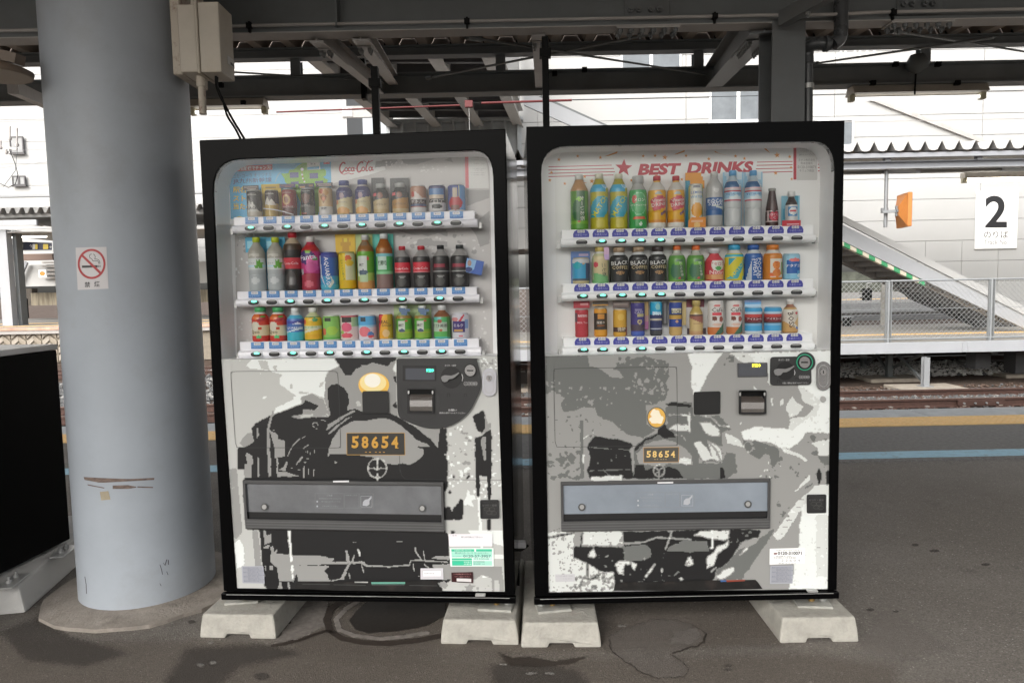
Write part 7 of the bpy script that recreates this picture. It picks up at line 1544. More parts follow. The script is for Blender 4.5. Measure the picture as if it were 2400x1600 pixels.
def paint(base, shapes):
    def f(u, v):
        c = base
        for s in shapes:
            k = s[0]
            if k == 'b' and s[1] <= v < s[2]: c = s[3]
            elif k == 'r' and s[1] <= u < s[3] and s[2] <= v < s[4]: c = s[5]
            elif k == 'e' and ((u-s[1])/s[3])**2+((v-s[2])/s[4])**2 < 1: c = s[5]
            elif k == 'p' and inpoly(u, v, s[1]): c = s[2]
        return c
    return f
def radius(prof, v):
    for (a, r), (b, q) in zip(prof, prof[1:]):
        if v <= b: return r+(q-r)*(v-a)/max(b-a, 1e-6)
    return prof[-1][1]
def colored(vs, fs, cols, name, parent, mt, smooth=True):
    me = bpy.data.meshes.new(name); me.from_pydata(vs, [], fs); me.materials.append(mt)
    at = me.color_attributes.new('print', 'FLOAT_COLOR', 'CORNER'); buf = []
    for f, c in zip(fs, cols): buf += list(lin(c))*len(f)
    at.data.foreach_set('color', buf); me.polygons.foreach_set('use_smooth', [smooth]*len(fs)); me.update()
    o = bpy.data.objects.new(name, me); COL.objects.link(o); o.parent = parent; return o
NU = 26; US = [-1+2*i/NU for i in range(NU+1)]
CAPN = {'can': 'lid', 'slim': 'lid'}
def drink(key, row, slot, x0, x1, ytop, kind, base, shapes, cap, label, name, words=(), card=None, group=None, mats=None):
    m = SPEC[key]['m']; r = ROWS[key][row]; dep = .074
    L, Rr = m.p(x0, ytop+30, dep), m.p(x1, ytop+30, dep); cx = (L.x+Rr.x)/2; rad = (Rr.x-L.x)/2; z0 = r['zs']-.0018
    zt_ = m.p((x0+x1)/2, ytop, dep).z; hh = max(zt_-z0, .04)
    t = thing(name, label, 'can' if kind in CAPN else 'bottle', m.world(V(cx, dep, z0)), m.ang, group)
    prof, capz = KIND[kind]; f = paint(base, shapes); vmax = prof[-1][0]
    lv = sorted(set([p[0] for p in prof]+[vmax*i/34 for i in range(35)])); vs, fs, cs = [], [], []
    for v in lv:
        q = radius(prof, v)*rad
        for u in US: a = max(-1, min(1, u)); vs.append((q*a, -q*math.sqrt(max(0, 1-a*a)), v*hh))
    n = NU+1
    for j in range(len(lv)-1):
        for i in range(NU): fs.append((j*n+i, j*n+i+1, (j+1)*n+i+1, (j+1)*n+i)); cs.append(f((US[i]+US[i+1])/2, (lv[j]+lv[j+1])/2))
    o = len(vs)                                            # plain back half
    for v in (0, lv[len(lv)//2], vmax): 
        q = radius(prof, v)*rad
        for k in range(9): a = math.pi*k/8; vs.append((-q*math.cos(a), q*math.sin(a), v*hh))
    for j in range(2):
        for k in range(8): fs.append((o+j*9+k, o+(j+1)*9+k, o+(j+1)*9+k+1, o+j*9+k+1)); cs.append(base)
    colored(vs, fs, cs, 'body', t, mats or (PRNM if kind in CAPN or kind == 'acan' else PRN))
    if kind in CAPN:
        q = prof[-1][1]*rad; MB().lathe((0, 0, 0), [(q*.99, vmax*hh), (q*1.03, (vmax+.02)*hh), (q*.98, hh), (q*.86, hh*.998), (q*.8, hh*.985)], mat('lid_'+cap, cap, .3, .3), 20).build('lid', t)
    else:
        a, q = capz; q *= rad; mt = mat('cap_'+cap, cap, .4)
        MB().lathe((0, 0, 0), [(q*.9, prof[-1][0]*hh-.001), (q*.9, a*hh), (q*1.02, a*hh+.0005), (q*1.02, hh*.985), (q*.93, hh)], mt, 20).build('cap', t)
    if words:
        w_ = MB()
        for (txt, u, v, wu, col, rot) in [tuple(k)+(0,)*(6-len(k)) for k in words]:
            def fn(a, b, d):
                vv = max(0, min(vmax, v+(b)/hh)); q = radius(prof, vv)*rad*1.012; uu = max(-.97, min(.97, u+a/rad)); return (q*uu, -q*math.sqrt(1-uu*uu)-.0006, vv*hh)
            vtx, ff = text_mesh(txt, .012, 1); xs = [p[0] for p in vtx]; ys = [p[1] for p in vtx]; k_ = 2*rad*wu/max(max(xs)-min(xs), .01)
            if abs(rot) > 40: k_ = hh*wu/max(max(xs)-min(xs), .01)
            c_, s_ = math.cos(R(rot)), math.sin(R(rot)); mx, my = (min(xs)+max(xs))/2, (min(ys)+max(ys))/2
            w_.add([fn(((p[0]-mx)*c_-(p[1]-my)*s_)*k_, ((p[0]-mx)*s_+(p[1]-my)*c_)*k_, 0) for p in vtx], ff, flat(col))
        w_.build('lettering', t)
    if card:                                               # advertising card standing round the sample
        for P, col, dd, shp in card:
            a_, b_ = m.p(P[0], P[3], dep+dd), m.p(P[2], P[1], dep+dd); o_ = V(cx, dep, z0); fcol = paint(col, shp); v_, f_, c_ = [], [], []; nx, ny = 12, 14
            for j in range(ny+1):
                for i in range(nx+1): v_.append((a_.x+(b_.x-a_.x)*i/nx-o_.x, dd, a_.z+(b_.z-a_.z)*j/ny-o_.z))
            for j in range(ny):
                for i in range(nx):
                    c = fcol(-1+2*(i+.5)/nx, (j+.5)/ny)
                    if c: f_.append((j*(nx+1)+i, j*(nx+1)+i+1, (j+1)*(nx+1)+i+1, (j+1)*(nx+1)+i)); c_.append(c)
            k_ = len(v_); nf = len(f_); v_ += [(x, y+.0012, z) for x, y, z in v_]; f_ += [tuple(k_+q for q in g[::-1]) for g in f_]; c_ += c_[:nf]
            colored(v_, f_, c_, 'backing_card', t, CARDM, False)
    return t
def cP_(x0, y0, x1, y1): return [500+x0/6.533, 340+y0/6.533, 500+x1/6.533, 340+y1/6.533]
def cQ_(x0, y0, x1, y1): return [820+x0/6.533, 340+y0/6.533, 820+x1/6.533, 340+y1/6.533]
def c3_(x0, y0, x1, y1): return [520+x0/6.918, 530+y0/6.918, 520+x1/6.918, 530+y1/6.918]
def c4_(x0, y0, x1, y1): return [820+x0/6.918, 530+y0/6.918, 820+x1/6.918, 530+y1/6.918]
def c6_(x0, y0, x1, y1): return [820+x0/6.918, 690+y0/6.918, 820+x1/6.918, 690+y1/6.918]
def r1_(x0, y0, x1, y1): return [1250+x0/6.533, 320+y0/6.533, 1250+x1/6.533, 320+y1/6.533]
def r2_(x0, y0, x1, y1): return [1600+x0/6.533, 320+y0/6.533, 1600+x1/6.533, 320+y1/6.533]
def r3_(x0, y0, x1, y1): return [1300+x0/7.35, 540+y0/7.35, 1300+x1/7.35, 540+y1/7.35]
def r5_(x0, y0, x1, y1): return [1300+x0/7.35, 690+y0/7.35, 1300+x1/7.35, 690+y1/7.35]
def r6_(x0, y0, x1, y1): return [1600+x0/7.35, 690+y0/7.35, 1600+x1/7.35, 690+y1/7.35]
MT = [(-.85, .18), (-.35, .66), (-.05, .45), (.1, .58), (.85, .2)]
A_ = 'top row of the red-script machine'
# ---- left machine, top row
drink('L', 0, 0, 580, 614, 449, 'can', '2b2c2b', [('b', 0, .2, 'b9b3a6'), ('b', .2, .24, '8c7a4c'), ('p', MT, 'c9c8c2')], 'c8c8c4', 'black can with a white mountain, first in the '+A_, 'drink_can', [('GEORGIA', 0, .82, .62, 'd9d6cc'), ('BLACK', -.05, .33, .8, '1a1a1a')], [(cP_(455, 628, 692, 712), '3b3532', .012, [('r', -.8, .55, .8, .75, 'b6aaa2'), ('r', -.5, .2, .6, .38, 'b6aaa2')])])
drink('L', 0, 1, 622.5, 653.5, 448, 'can', '3c2a26', [('b', 0, .48, 'b89b4f'), ('p', [(-.9, .45), (-.3, .75), (0, .55), (.3, .68), (.9, .42)], 'd6d2c8'), ('r', -.1, 0, .1, .45, 'd9c88c')], 'c8c3a8', 'gold and brown can with a white mountain on a yellow backing card', 'drink_can', [('GEORGIA', 0, .85, .62, 'd9d6cc')], [(cP_(757, 605, 1035, 1110), 'dcbc2c', .03, []), (cP_(760, 625, 1000, 690), 'c9ab33', .0285, [('r', -.6, .25, .7, .6, '8a7430')])])
drink('L', 0, 2, 662, 696, 446, 'can', '8d2f31', [('b', 0, .30, '5a2a2c'), ('e', -.1, .60, .55, .19, 'c9a77a'), ('e', -.1, .60, .3, .12, '8a5a44')], 'b8b6b2', 'maroon can with a tan oval emblem beside the yellow carded can', 'drink_can', [('EMERALD', 0, .86, .6, 'b58a78'), ('VINTAGE', .05, .34, .7, 'd2c5c0')], [(cP_(1015, 600, 1255, 672), '3d3c63', .012, [('r', -.8, .55, .8, .75, 'a8796a'), ('r', -.4, .2, .5, .38, 'a8796a')])])
drink('L', 0, 3, 706.5, 738.5, 444, 'can', '242526', [('r', .15, 0, 1, .38, '6f6e6d'), ('p', [(-.7, .75), (0, .82), (.6, .75), (.45, .5), (0, .4), (-.5, .5)], '6d4a40'), ('r', -.9, .05, .1, .1, '8e4a40')], 'b4b6ba', 'black can with a brown shield, left of the cream patterned can', 'drink_can', [('GEORGIA', 0, .9, .6, 'c9c9c9'), ('INSPIRE', -.1, .36, .7, 'a9a6a0')], [(cP_(1305, 592, 1545, 672), '35404f', .012, [('p', [(-.3, 1), (0, .2), (.3, 1)], '2c2626'), ('r', -.8, .1, -.2, .4, 'b98f66'), ('r', .3, .3, .9, .7, '8b6a52')])])
drink('L', 0, 4, 748, 780, 441.5, 'can', 'cfb186', [('b', 0, .30, 'cfcdca'), ('e', -.3, .85, .4, .08, 'c0664a'), ('e', .3, .8, .4, .1, 'b98a4a'), ('p', [(-.5, .66), (0, .78), (.5, .66), (0, .4)], '9a6a42'), ('e', 0, .58, .25, .08, 'c87a4c')], 'c9c8c4', 'cream can with a brown floral pattern and white foot', 'drink_can', [('微糖', 0, .24, .4, '6a6a6a')], [(cP_(1572, 580, 1828, 650), '3a3436', .012, [('r', -.8, .55, .9, .78, 'b7a9a2'), ('r', -.7, .2, .8, .4, 'b7a9a2')])])
for s_, (a_, b_, lab) in enumerate(((789, 826, 'cream and violet bottle can next to the cream patterned can'), (833, 869, 'cream and violet bottle can next to the grey bottle cans'))):
    drink('L', 0, 5+s_, a_, b_, (425, 422.5)[s_], 'acan', '4b4a78', [('p', [(-1, .06), (-1, .40), (1, .52), (1, .06)], 'cfc49a'), ('e', 0, .1, .8, .12, 'd9a35c'), ('b', 0, .03, 'b5aa84'), ('e', -.1, .55, .32, .09, '98808a'), ('b', .8, .9, 'b9b4b4'), ('r', -.9, .3, -.5, .42, 'c9906c')], '4a5590', lab, 'bottle_can', [('カフェオレ', .1, .36, .5, '6b6470'), ('GEORGIA', -.1, .66, .5, '8f8fb0')], group='violet bottle cans')
for s_, (a_, b_, lab) in enumerate(((876, 912, 'grey bottle can with gold label beside the violet bottle cans'), (920, 958, 'grey bottle can with gold label beside the white topped cans'))):
    drink('L', 0, 7+s_, a_, b_, (432, 430)[s_], 'acan', '4a4d4c', [('p', [(-1, .03), (-1, .42), (1, .52), (1, .03)], 'c8b48a' if s_ == 0 else 'b78a4a'), ('b', 0, .16, 'c0a878'), ('e', .1, .6, .35, .1, '8a5a48'), ('r', -1, .58, -.35, .68, 'e87a80')], 'b9bcba', lab, 'bottle_can', [('エメラルド', 0, .3, .8, '6a5238')], [(cQ_(350+s_*285, 500, 530+s_*380, 1050), '5d5f5f', .03, [('r', -1, 0, 1, .45, '2a2826'), ('r', .55, 0, .85, .42, '8a8038')])], group='grey bottle cans')
drink('L', 0, 9, 963, 1000, 435.7, 'can', 'b98a72', [('b', 0, .2, 'cbc9c9'), ('b', .2, .32, 'a34a3a'), ('b', .24, .3, '3c4a70'), ('b', .32, .48, '3a2a2c'), ('b', .48, .54, 'dad6d4'), ('p', [(-.8, .55), (-.2, .78), (.8, .5)], 'd4c8c0'), ('e', -.5, .66, .2, .1, 'c45a50')], 'd8d6d4', 'brown can with red and navy bands beside the second grey bottle can', 'drink_can', [('ボトル', 0, .4, .8, 'c9c4c4')])
drink('L', 0, 10, 1006, 1046, 434, 'can', '55597e', [('b', 0, .12, 'd2d0d0'), ('r', -.85, .62, .85, .84, '5d86b8'), ('r', -.85, .45, .85, .62, 'd2c4b0'), ('b', .33, .48, '4a4648'), ('b', .12, .33, 'd0cfd0'), ('e', .1, .2, .6, .09, '2a2a2c')], 'dededd', 'navy and white can with a black logo between the brown and the blue can', 'drink_can', [('アロエ', 0, .38, .9, 'd6d2cc')])
drink('L', 0, 11, 1051, 1092, 432.6, 'can', '565f96', [('r', .5, 0, 1, 1, '6f9ccc'), ('b', 0, .06, 'd4d4d6'), ('e', 0, .3, .75, .26, 'b8343c'), ('r', -.3, .5, .25, .85, 'b8a894'), ('r', -.5, .06, .5, .22, '7a4a40'), ('r', .35, .5, .45, .95, 'd8d2a8')], 'e0dfde', 'blue can with a red flask picture, last in the top row', 'drink_can')
# ---- left machine, middle row
for s_, (a_, b_, lab) in enumerate(((582, 621, 'clear water bottle with lime cap, first of its row'), (626, 666, 'clear water bottle with lime cap, touching the red-capped cola'))):
    drink('L', 1, s_, a_, b_, 559, 'pet', 'b4b8b6', [('b', 0, .40, 'b0b6b8'), ('e', .1, .2, .5, .06, 'cfd3d3'), ('b', .40, .60, 'd2d6d4'), ('b', .44, .47, 'b8dcea'), ('b', .60, .9, 'aaa79c'), ('p', star(.45, .51, .42)[:0] or [(.05, .47), (.35, .5), (.3, .585), (.5, .56), (.72, .6), (.72, .54), (.95, .52), (.8, .46), (.85, .41), (.5, .44), (.2, .41)], '6cae48'), ('p', [(-.8, .62), (-.2, .66), (.2, .62), (.8, .66), (.6, .68), (-.6, .68)], 'c9c6bc')], 'b9c832', lab, 'water_bottle', [('い･ろ･は･す', -.35, .52, .42, '62707a')], [(c3_(418+s_*305, 190, 722+s_*300, 1060), '54b0d4', .03, [('r', -1, 0, .86, .70, None), ('e', -.4, .85, .4, .09, '9ad2e4')])], group='water bottles with lime caps')
COLA = [('b', .38, .56, 'cf4650'), ('b', .553, .562, 'e6d8d8'), ('b', .372, .38, 'e6d8d8'), ('e', 0, .2, .55, .14, '46413f'), ('b', .70, .80, '4a3a2c'), ('b', .80, .95, 'b9a890')]
drink('L', 1, 2, 664, 708, 547, 'cola', '2e2c2b', COLA, 'b82c38', 'tall dark cola bottle with red label and red cap', 'cola_bottle', [('Coca-Cola', 0, .47, .82, 'f0e0e0')])
drink('L', 1, 3, 706, 751, 557.5, 'pet', 'b03a52', [('b', 0, .32, 'a83a4c'), ('e', 0, .12, .5, .06, 'd06a7a'), ('b', .32, .72, 'c4417e'), ('e', -.2, .62, .9, .13, '4a3470'), ('e', .35, .52, .5, .12, 'e06aa8'), ('e', .3, .43, .6, .1, 'd05a98'), ('e', -.75, .35, .25, .06, 'b8bcc0'), ('b', .74, .86, 'b83434'), ('e', .65, .59, .2, .04, '5aa04a'), ('e', 0, .72, .3, .03, '8ab848')], 'd9d4d0', 'grape coloured bottle with purple label and white cap', 'soda_bottle', [('Fanta', -.05, .62, .8, 'e8e4f0', 8)])
drink('L', 1, 4, 751, 793, 593, 'can', '4668ae', [('b', 0, .38, '4a9cc8'), ('b', 0, .15, '5ab4cc'), ('b', .85, 1, '5058a0'), ('p', [(-.9, .9), (-.75, .35), (-.1, .05), (-.6, .4), (-.7, .9)], 'c9d2dc'), ('p', [(.3, .45), (.75, .2), (.3, .05), (.1, .1), (.5, .22)], 'd6dccf')], '5a62a4', 'tall blue can with white lettering running down it', 'drink_can', [('AQUARIUS', .05, .5, .74, 'e8ecf0', -86)])
drink('L', 1, 5, 795, 833, 592, 'slim', 'd8d4ae', [('r', -1, 0, .1, 1, 'e6c83a'), ('b', 0, .25, 'e0b82e'), ('e', .4, .82, .35, .09, 'e2764c'), ('e', .5, .7, .4, .09, 'e6c044'), ('b', 0, .03, '6a8a3a'), ('b', .95, 1, '5a7a3a')], 'b8b070', 'slim yellow fruit drink can in front of a yellow carton card', 'drink_can', [('なっちゃん', -.25, .52, .5, '4e7a3e', -84), ('Qoo', .2, .5, .2, '4e8aa0', -84)] if 0 else [('さらっとしぼった', -.25, .52, .55, '4e7a3e', -84)], [(c3_(1870, 135, 2170, 1030), 'e2b92c', .03, [('p', [(-.3, .62), (.3, .62), (.5, .85), (.2, .95), (-.2, .95), (-.5, .85)], 'c99a34'), ('r', -.15, .86, .2, .96, 'e6d24a')])])
drink('L', 1, 6, 837, 876, 552, 'pet', '6aa03c', [('b', 0, .16, 'd29a5c'), ('b', .16, .30, 'a9c060'), ('b', .62, .70, '6aa832'), ('r', -.75, .25, .35, .62, 'd4dad4'), ('r', -.5, .12, .45, .3, 'b8d0a8'), ('e', -.1, .31, .55, .05, '56687c'), ('e', .5, .57, .15, .03, 'd0544c'), ('b', .70, .9, '9a6a3a'), ('e', 0, .84, .7, .05, '8a7662')], 'd2d4d2', 'green tea bottle with a white label panel and an orange foot', 'tea_bottle', [('綾鷹', -.25, .45, .3, '5a5f5a', 0)], [(c4_(100, 130, 385, 700), 'b6c98c', .03, [('p', [(.3, .8), (.9, .95), (.9, .6)], 'd2cf7c')])])
drink('L', 1, 7, 881, 920, 549.5, 'slope', '7c5a50', [('b', 0, .27, '8a706a'), ('b', .27, .62, '4fae62'), ('r', -.6, .36, .5, .58, 'c6ddd0'), ('b', .27, .31, '8ccf9a'), ('b', .6, .63, '7cc0c8'), ('b', .63, .9, '9a5c28'), ('e', -.2, .72, .5, .05, 'b0743a')], 'd8dcdc', 'brown tea bottle with a green label on a teal card', 'tea_bottle', [('健', -.25, .47, .3, '4a6a4e'), ('美', .2, .47, .3, '4a6a4e')], [(c4_(395, 130, 705, 1010), '58c4b4', .03, [('r', -.4, .5, .3, .95, 'a6d4c4')])])
for s_, (a_, b_, yt, lab, nm, cp_, w_) in enumerate(((925, 962, 578, 'half litre cola bottle with red cap, touching the teal carded tea', 0, 'c0303a', 1), (968, 1008, 577, 'half litre cola bottle with red cap, beside the black-capped cola', 0, 'c0303a', 1), (1014, 1053, 575, 'black-capped dark cola bottle next to a red-capped one', 1, '1f2022', 0), (1057, 1100, 574, 'black-capped dark cola bottle next to the tilted blue card', 1, '35393a', 0))):
    drink('L', 1, 8+s_, a_, b_, yt, 'round' if 0 else 'pet', '3c3a3a', ([('b', .36, .60, 'd43c4a'), ('b', .38, .40, 'e08a8e')] if w_ else [('b', .42, .56, '4a3a3c'), ('r', -.7, .48, .6, .56, '9a4450'), ('b', .38, .41, '9a9c9a')])+[('e', 0, .15, .6, .1, '555452'), ('b', .74, .92, '9c9a98'), ('e', .1, .27, .5, .02, '8a8a88')], cp_, lab, 'cola_bottle', [('Coca-Cola', 0, .47, .85, 'f0dede')] if w_ else [], group='red-capped cola bottles' if w_ else 'black-capped cola bottles')
# ---- left machine, bottom row
for s_, (a_, b_, lab) in enumerate(((591.5, 630.6, 'red juice bottle with green cap, first of its row'), (633, 672.5, 'red juice bottle with green cap, beside the blue bottle'))):
    drink('L', 2, s_, a_, b_, 722.5, 'acan', 'c8483c', [('b', .05, .17, 'c8463c'), ('b', .17, .48, 'd6c9a8'), ('e', -.3, .45, .55, .14, 'd6d0c0'), ('e', .35, .68, .5, .09, 'a83a3c'), ('e', -.2, .72, .5, .08, 'd2703c'), ('b', .80, .9, 'cfcdc8'), ('e', .1, .14, .3, .05, '5fbf7a'), ('r', .1, .36, .5, .44, 'c0503c'), ('e', .6, .73, .25, .03, '6a9a48')], '4caa68', lab, 'juice_bottle', [('Qoo', -.3, .28, .55, '4a4640')], group='red juice bottles with green caps')
drink('L', 2, 2, 673, 713, 724, 'mini', '4a72b8', [('b', 0, .28, '48b4c8'), ('b', .52, .62, '4a4f9c'), ('b', .68, .78, '58b0d0'), ('p', [(-1, .28), (.9, .42), (.9, .36), (-1, .24)], 'c6d8e4'), ('p', [(-.2, .5), (.6, .58), (.9, .5), (.2, .52)], 'd6dce8'), ('b', .78, .9, 'cfd4d4')], 'dfe3e4', 'small blue sports drink bottle with white cap', 'sports_bottle', [('AQUARIUS', -.05, .40, .9, 'e6eaf2')])
drink('L', 2, 3, 714, 754, 723, 'mini', 'e3ba3a', [('b', 0, .04, '6a9a48'), ('b', .04, .2, 'dfae34'), ('b', .36, .46, 'cfd8b4'), ('p', [(-1, .3), (1, .44), (1, .36), (-1, .22)], 'd9d9c0'), ('e', -.75, .58, .25, .07, 'd65c44'), ('e', .5, .64, .28, .06, '5a9a6a'), ('b', .70, .74, '4a8a62'), ('b', .74, .9, 'c8cc9c')], 'e2e2dc', 'small yellow lemon bottle with white cap', 'juice_bottle', [('さらっとしぼった', -.1, .42, .8, '3f8a4c')])
drink('L', 2, 4, 758, 797, 740.6, 'can', '8ec66a', [('b', 0, .06, 'd8dcd4'), ('b', .06, .14, '6ab858'), ('r', -.5, .78, .2, .92, '4e5448'), ('e', .3, .4, .6, .18, 'a8cf5a'), ('e', -.65, .36, .3, .14, 'd06a54')], 'dde3da', 'light green apple juice can beside the yellow lemon bottle', 'juice_can', [('カルピス', -.2, .56, .7, 'd9e8c8')] if 0 else [])
drink('L', 2, 5, 799, 841, 739, 'can', 'dcc9c4', [('b', 0, .05, 'e0dcd8'), ('r', -.6, .72, .5, .9, '4c4a48'), ('e', -.1, .52, .6, .18, 'e26a86'), ('e', -.1, .2, .65, .1, 'd9606e'), ('e', -.6, .32, .25, .07, '9ab86a'), ('r', .5, .55, 1, .92, 'a9c094'), ('b', .92, 1, 'c0505c')], 'e4dedd', 'white can with pink fruit picture between the green can and the pale blue can', 'juice_can')
drink('L', 2, 6, 841, 882, 739, 'can', 'd6d4de', [('b', .52, .95, '62aedd'), ('b', .52, .6, 'a0cbe4'), ('r', -.55, .74, .1, .9, '4c5258'), ('e', -.1, .34, .65, .2, 'e8808a'), ('e', .55, .22, .3, .12, '5a86c0'), ('e', .55, .15, .28, .06, 'd85a5c')], 'e0e2e4', 'pale blue can with a pink peach picture', 'juice_can')
drink('L', 2, 7, 888.7, 921, 735.5, 'slim', 'e6a83c', [('p', [(-1, 1), (-.1, 1), (-1, .1)], 'd2444c'), ('p', [(-.3, .9), (.9, .9), (.9, .5), (-.6, .3)], 'e8b04a'), ('r', .5, 0, 1, 1, 'c0a23a'), ('e', .2, .25, .5, .14, 'e0bc88'), ('b', 0, .04, 'd2d0c4')], 'd6d6cc', 'slim red and yellow energy drink can with dark lettering', 'energy_can', [('REAL', -.1, .68, .7, '2f2a28'), ('GOLD', .25, .55, .65, '2f2a28')])
for s_, (a_, b_, lab) in enumerate(((928, 966, 'small green tea bottle on a teapot card, beside the energy can'), (971, 1010, 'small green tea bottle on a teapot card, beside the brown tea bottle'))):
    drink('L', 2, 8+s_, a_, b_, 717.5+s_*-.5, 'mini', '5aa042', [('b', .05, .3, '8ab044'), ('b', .2, .24, 'b0b04a'), ('r', -.55, .25, .3, .56, 'cfd6cc'), ('e', -.1, .27, .4, .05, '4e5f78'), ('e', .45, .56, .16, .03, 'd05a54'), ('b', .62, .70, '9a7a3c'), ('b', .70, .9, '9ab082')], 'd4d8d4', lab, 'tea_bottle', [('綾鷹', -.15, .43, .35, '5c625c')], [(c6_(728+s_*297, 170, 1022+s_*297, 745), 'a4bb84', .03, [('r', -1, .8, 1, 1, 'b2c494')]), (c6_(785+s_*310, 225, 975+s_*310, 350), '5c7494', -.026, [('p', [(-1, 0), (-1, 1.1), (-.55, 0)], None), ('r', -1, 0, -.5, .4, None), ('r', .5, 0, 1.1, .5, None), ('r', -.3, .85, -1, 1, None), ('r', .15, .88, 1.1, 1, None)])], group='small green tea bottles')
drink('L', 2, 10, 1016, 1056, 716, 'mini', '7a5a44', [('b', 0, .08, '58b8a8'), ('b', .08, .24, '62b05c'), ('b', .24, .5, 'b6c8b4'), ('b', .5, .66, '5aae6c'), ('e', -.4, .62, .5, .06, '68b4ac'), ('e', 0, .26, .2, .04, 'b06a4c'), ('e', -.1, .53, .3, .05, 'a8584c'), ('r', .7, .05, 1, .66, '4f8a44'), ('b', .66, .9, '8a5c40')], 'd6d8d8', 'small brown tea bottle with a green patterned label and white cap', 'tea_bottle', [('爽健美茶', -.1, .4, .9, '6c6f6a')])
drink('L', 2, 11, 1059, 1100, 733, 'can', 'd0ced6', [('r', -.75, .25, .6, .68, '54487e'), ('r', -.6, .27, .4, .36, 'c49a64'), ('p', [(-.1, .68), (.5, .95), (.6, .9), (.2, .68)], 'cc4a58'), ('e', -.5, .75, .4, .08, 'd08a8c'), ('r', .65, .4, .95, .75, '8aa4d2'), ('r', -.1, .08, .4, .13, 'd67a80')], 'dedee2', 'white can with a purple square label at the free end of the bottom row', 'drink_can', [('ミルク', -.1, .52, .55, 'd6d0e0')])
# ---- right machine, top row
B_ = 'star machine'
drink('R', 0, 0, 1336.5, 1378, 410, 'slope', '5f9438', [('b', 0, .12, '5c9a3c'), ('r', -.35, .12, .55, .7, '48704a'), ('e', -.5, .35, .35, .18, '3c6a44'), ('e', -.1, .55, .4, .03, '8cc83c'), ('b', .70, .95, 'b58a5c'), ('b', .12, .16, '7cb040'), ('e', -.15, .15, .16, .02, 'b84a38')], 'd4d4cf', 'tall green tea bottle with white brush lettering, first in the '+B_, 'tea_bottle', [('お', .35, .56, .3, 'dcdcd0'), ('〜いお茶', .1, .34, .36, 'dcdcd0', -86)] if 0 else [('おーいお茶', .2, .38, .44, 'dcdcd0', -88)])
for s_, (a_, b_, lab) in enumerate(((1383, 1425, 'tall yellow-green soda bottle with slanted lettering, beside the tall green tea'), (1429, 1470, 'tall yellow-green soda bottle with slanted lettering, beside the melon soda'))):
    drink('R', 0, 1+s_, a_, b_, 408, 'slope', 'b5ac32', [('p', [(-1, .22), (.4, .22), (1, .36), (1, .60), (-.3, .60), (-.8, .5), (-1, .4)], '38a0b8'), ('r', -1, .68, .6, .79, '46a8cc'), ('e', .6, .79, .36, .06, 'cfe6ee'), ('e', .6, .79, .26, .04, '8ec0dc'), ('e', 0, .1, .5, .1, 'c6bc4c'), ('b', .80, .95, 'a09a2c')], 'd6d4c0', lab, 'soda_bottle', [('MATCH', -.05, .42, .42, 'd2d03c', 58)], group='tall yellow-green soda bottles')
drink('R', 0, 3, 1474, 1515.6, 413, 'acan', '45a35a', [('e', -.05, .47, .85, .22, '86c898'), ('e', -.05, .47, .78, .2, '52aa68'), ('e', -.55, .56, .25, .08, 'd26a5e'), ('e', 0, .20, .7, .035, 'd66648'), ('b', .70, .74, '55a868'), ('b', .74, .9, 'a9aaa6'), ('p', [(-.1, .08), (.15, .13), (.3, .08), (.1, .04)], 'd0e4d2')], 'b6b6b4', 'tall green melon soda bottle can with a round pale emblem', 'bottle_can', [('メロン', 0, .54, .6, 'e6f0e4'), ('クリームソーダ', -.05, .44, .85, 'e6f0e4')])
for s_, (a_, b_, lab) in enumerate(((1518.6, 1560, 'tall yellow vitamin bottle with red cap, beside the melon soda'), (1564, 1603.6, 'tall yellow vitamin bottle with red cap, beside the lemon water'))):
    drink('R', 0, 4+s_, a_, b_, 412.6, 'pet', 'dba62c', [('b', 0, .11, 'd8d5cc'), ('b', .11, .15, 'd08a34'), ('p', [(-.85, .54), (-.85, .50), (-.55, .32), (1, .40), (.95, .56), (.3, .62), (-.2, .6)], 'c24050'), ('p', [(.2, .27), (.9, .37), (.9, .30), (.3, .24)], '7a6484'), ('e', 0, .66, .4, .025, 'a7b2b0'), ('b', .7, .73, 'd9a030'), ('b', .73, .88, 'cac6bd')], 'b42838', lab, 'vitamin_bottle', [('Vitamin', .1, .53, .8, 'eadcd4', 8), ('DRINK', .1, .45, .85, 'eadcd4', 8)], group='tall yellow vitamin bottles')
drink('R', 0, 6, 1613, 1646, 432, 'slim', 'd9d8cc', [('e', .05, .40, .8, .17, 'e0a03c'), ('r', -.5, .9, .5, .97, '8f9094'), ('r', .8, 0, 1, 1, 'a8b46c'), ('r', -1, 0, -.85, 1, 'b0b060'), ('r', -.5, .18, .6, .22, 'd67a5c'), ('b', 0, .18, 'd8d0a0')], 'cfcfca', 'white lemon water can in an orange arched card', 'drink_can', [('LEMON', .0, .80, .8, '3f66a0'), ('WATER', .0, .70, .85, '5c9cc4')], [(r2_(40, 550, 330, 1390), 'e29a34', .03, [('p', [(.3, 1.1), (1.1, 1.1), (1.1, .78)], None), ('r', -1, 0, -.55, .86, '2f8ca8'), ('r', .2, 0, .8, .76, 'b2ac50'), ('r', .85, 0, 1.1, .7, None)]), (r2_(85, 1230, 352, 1390), 'e2913a', -.034, [('e', 0, .2, .4, .3, 'e8c07a'), ('r', -.7, .5, .7, .7, 'e8b890'), ('p', [(-1, .6), (-.5, 1.1), (-1.1, 1.1)], None)])])
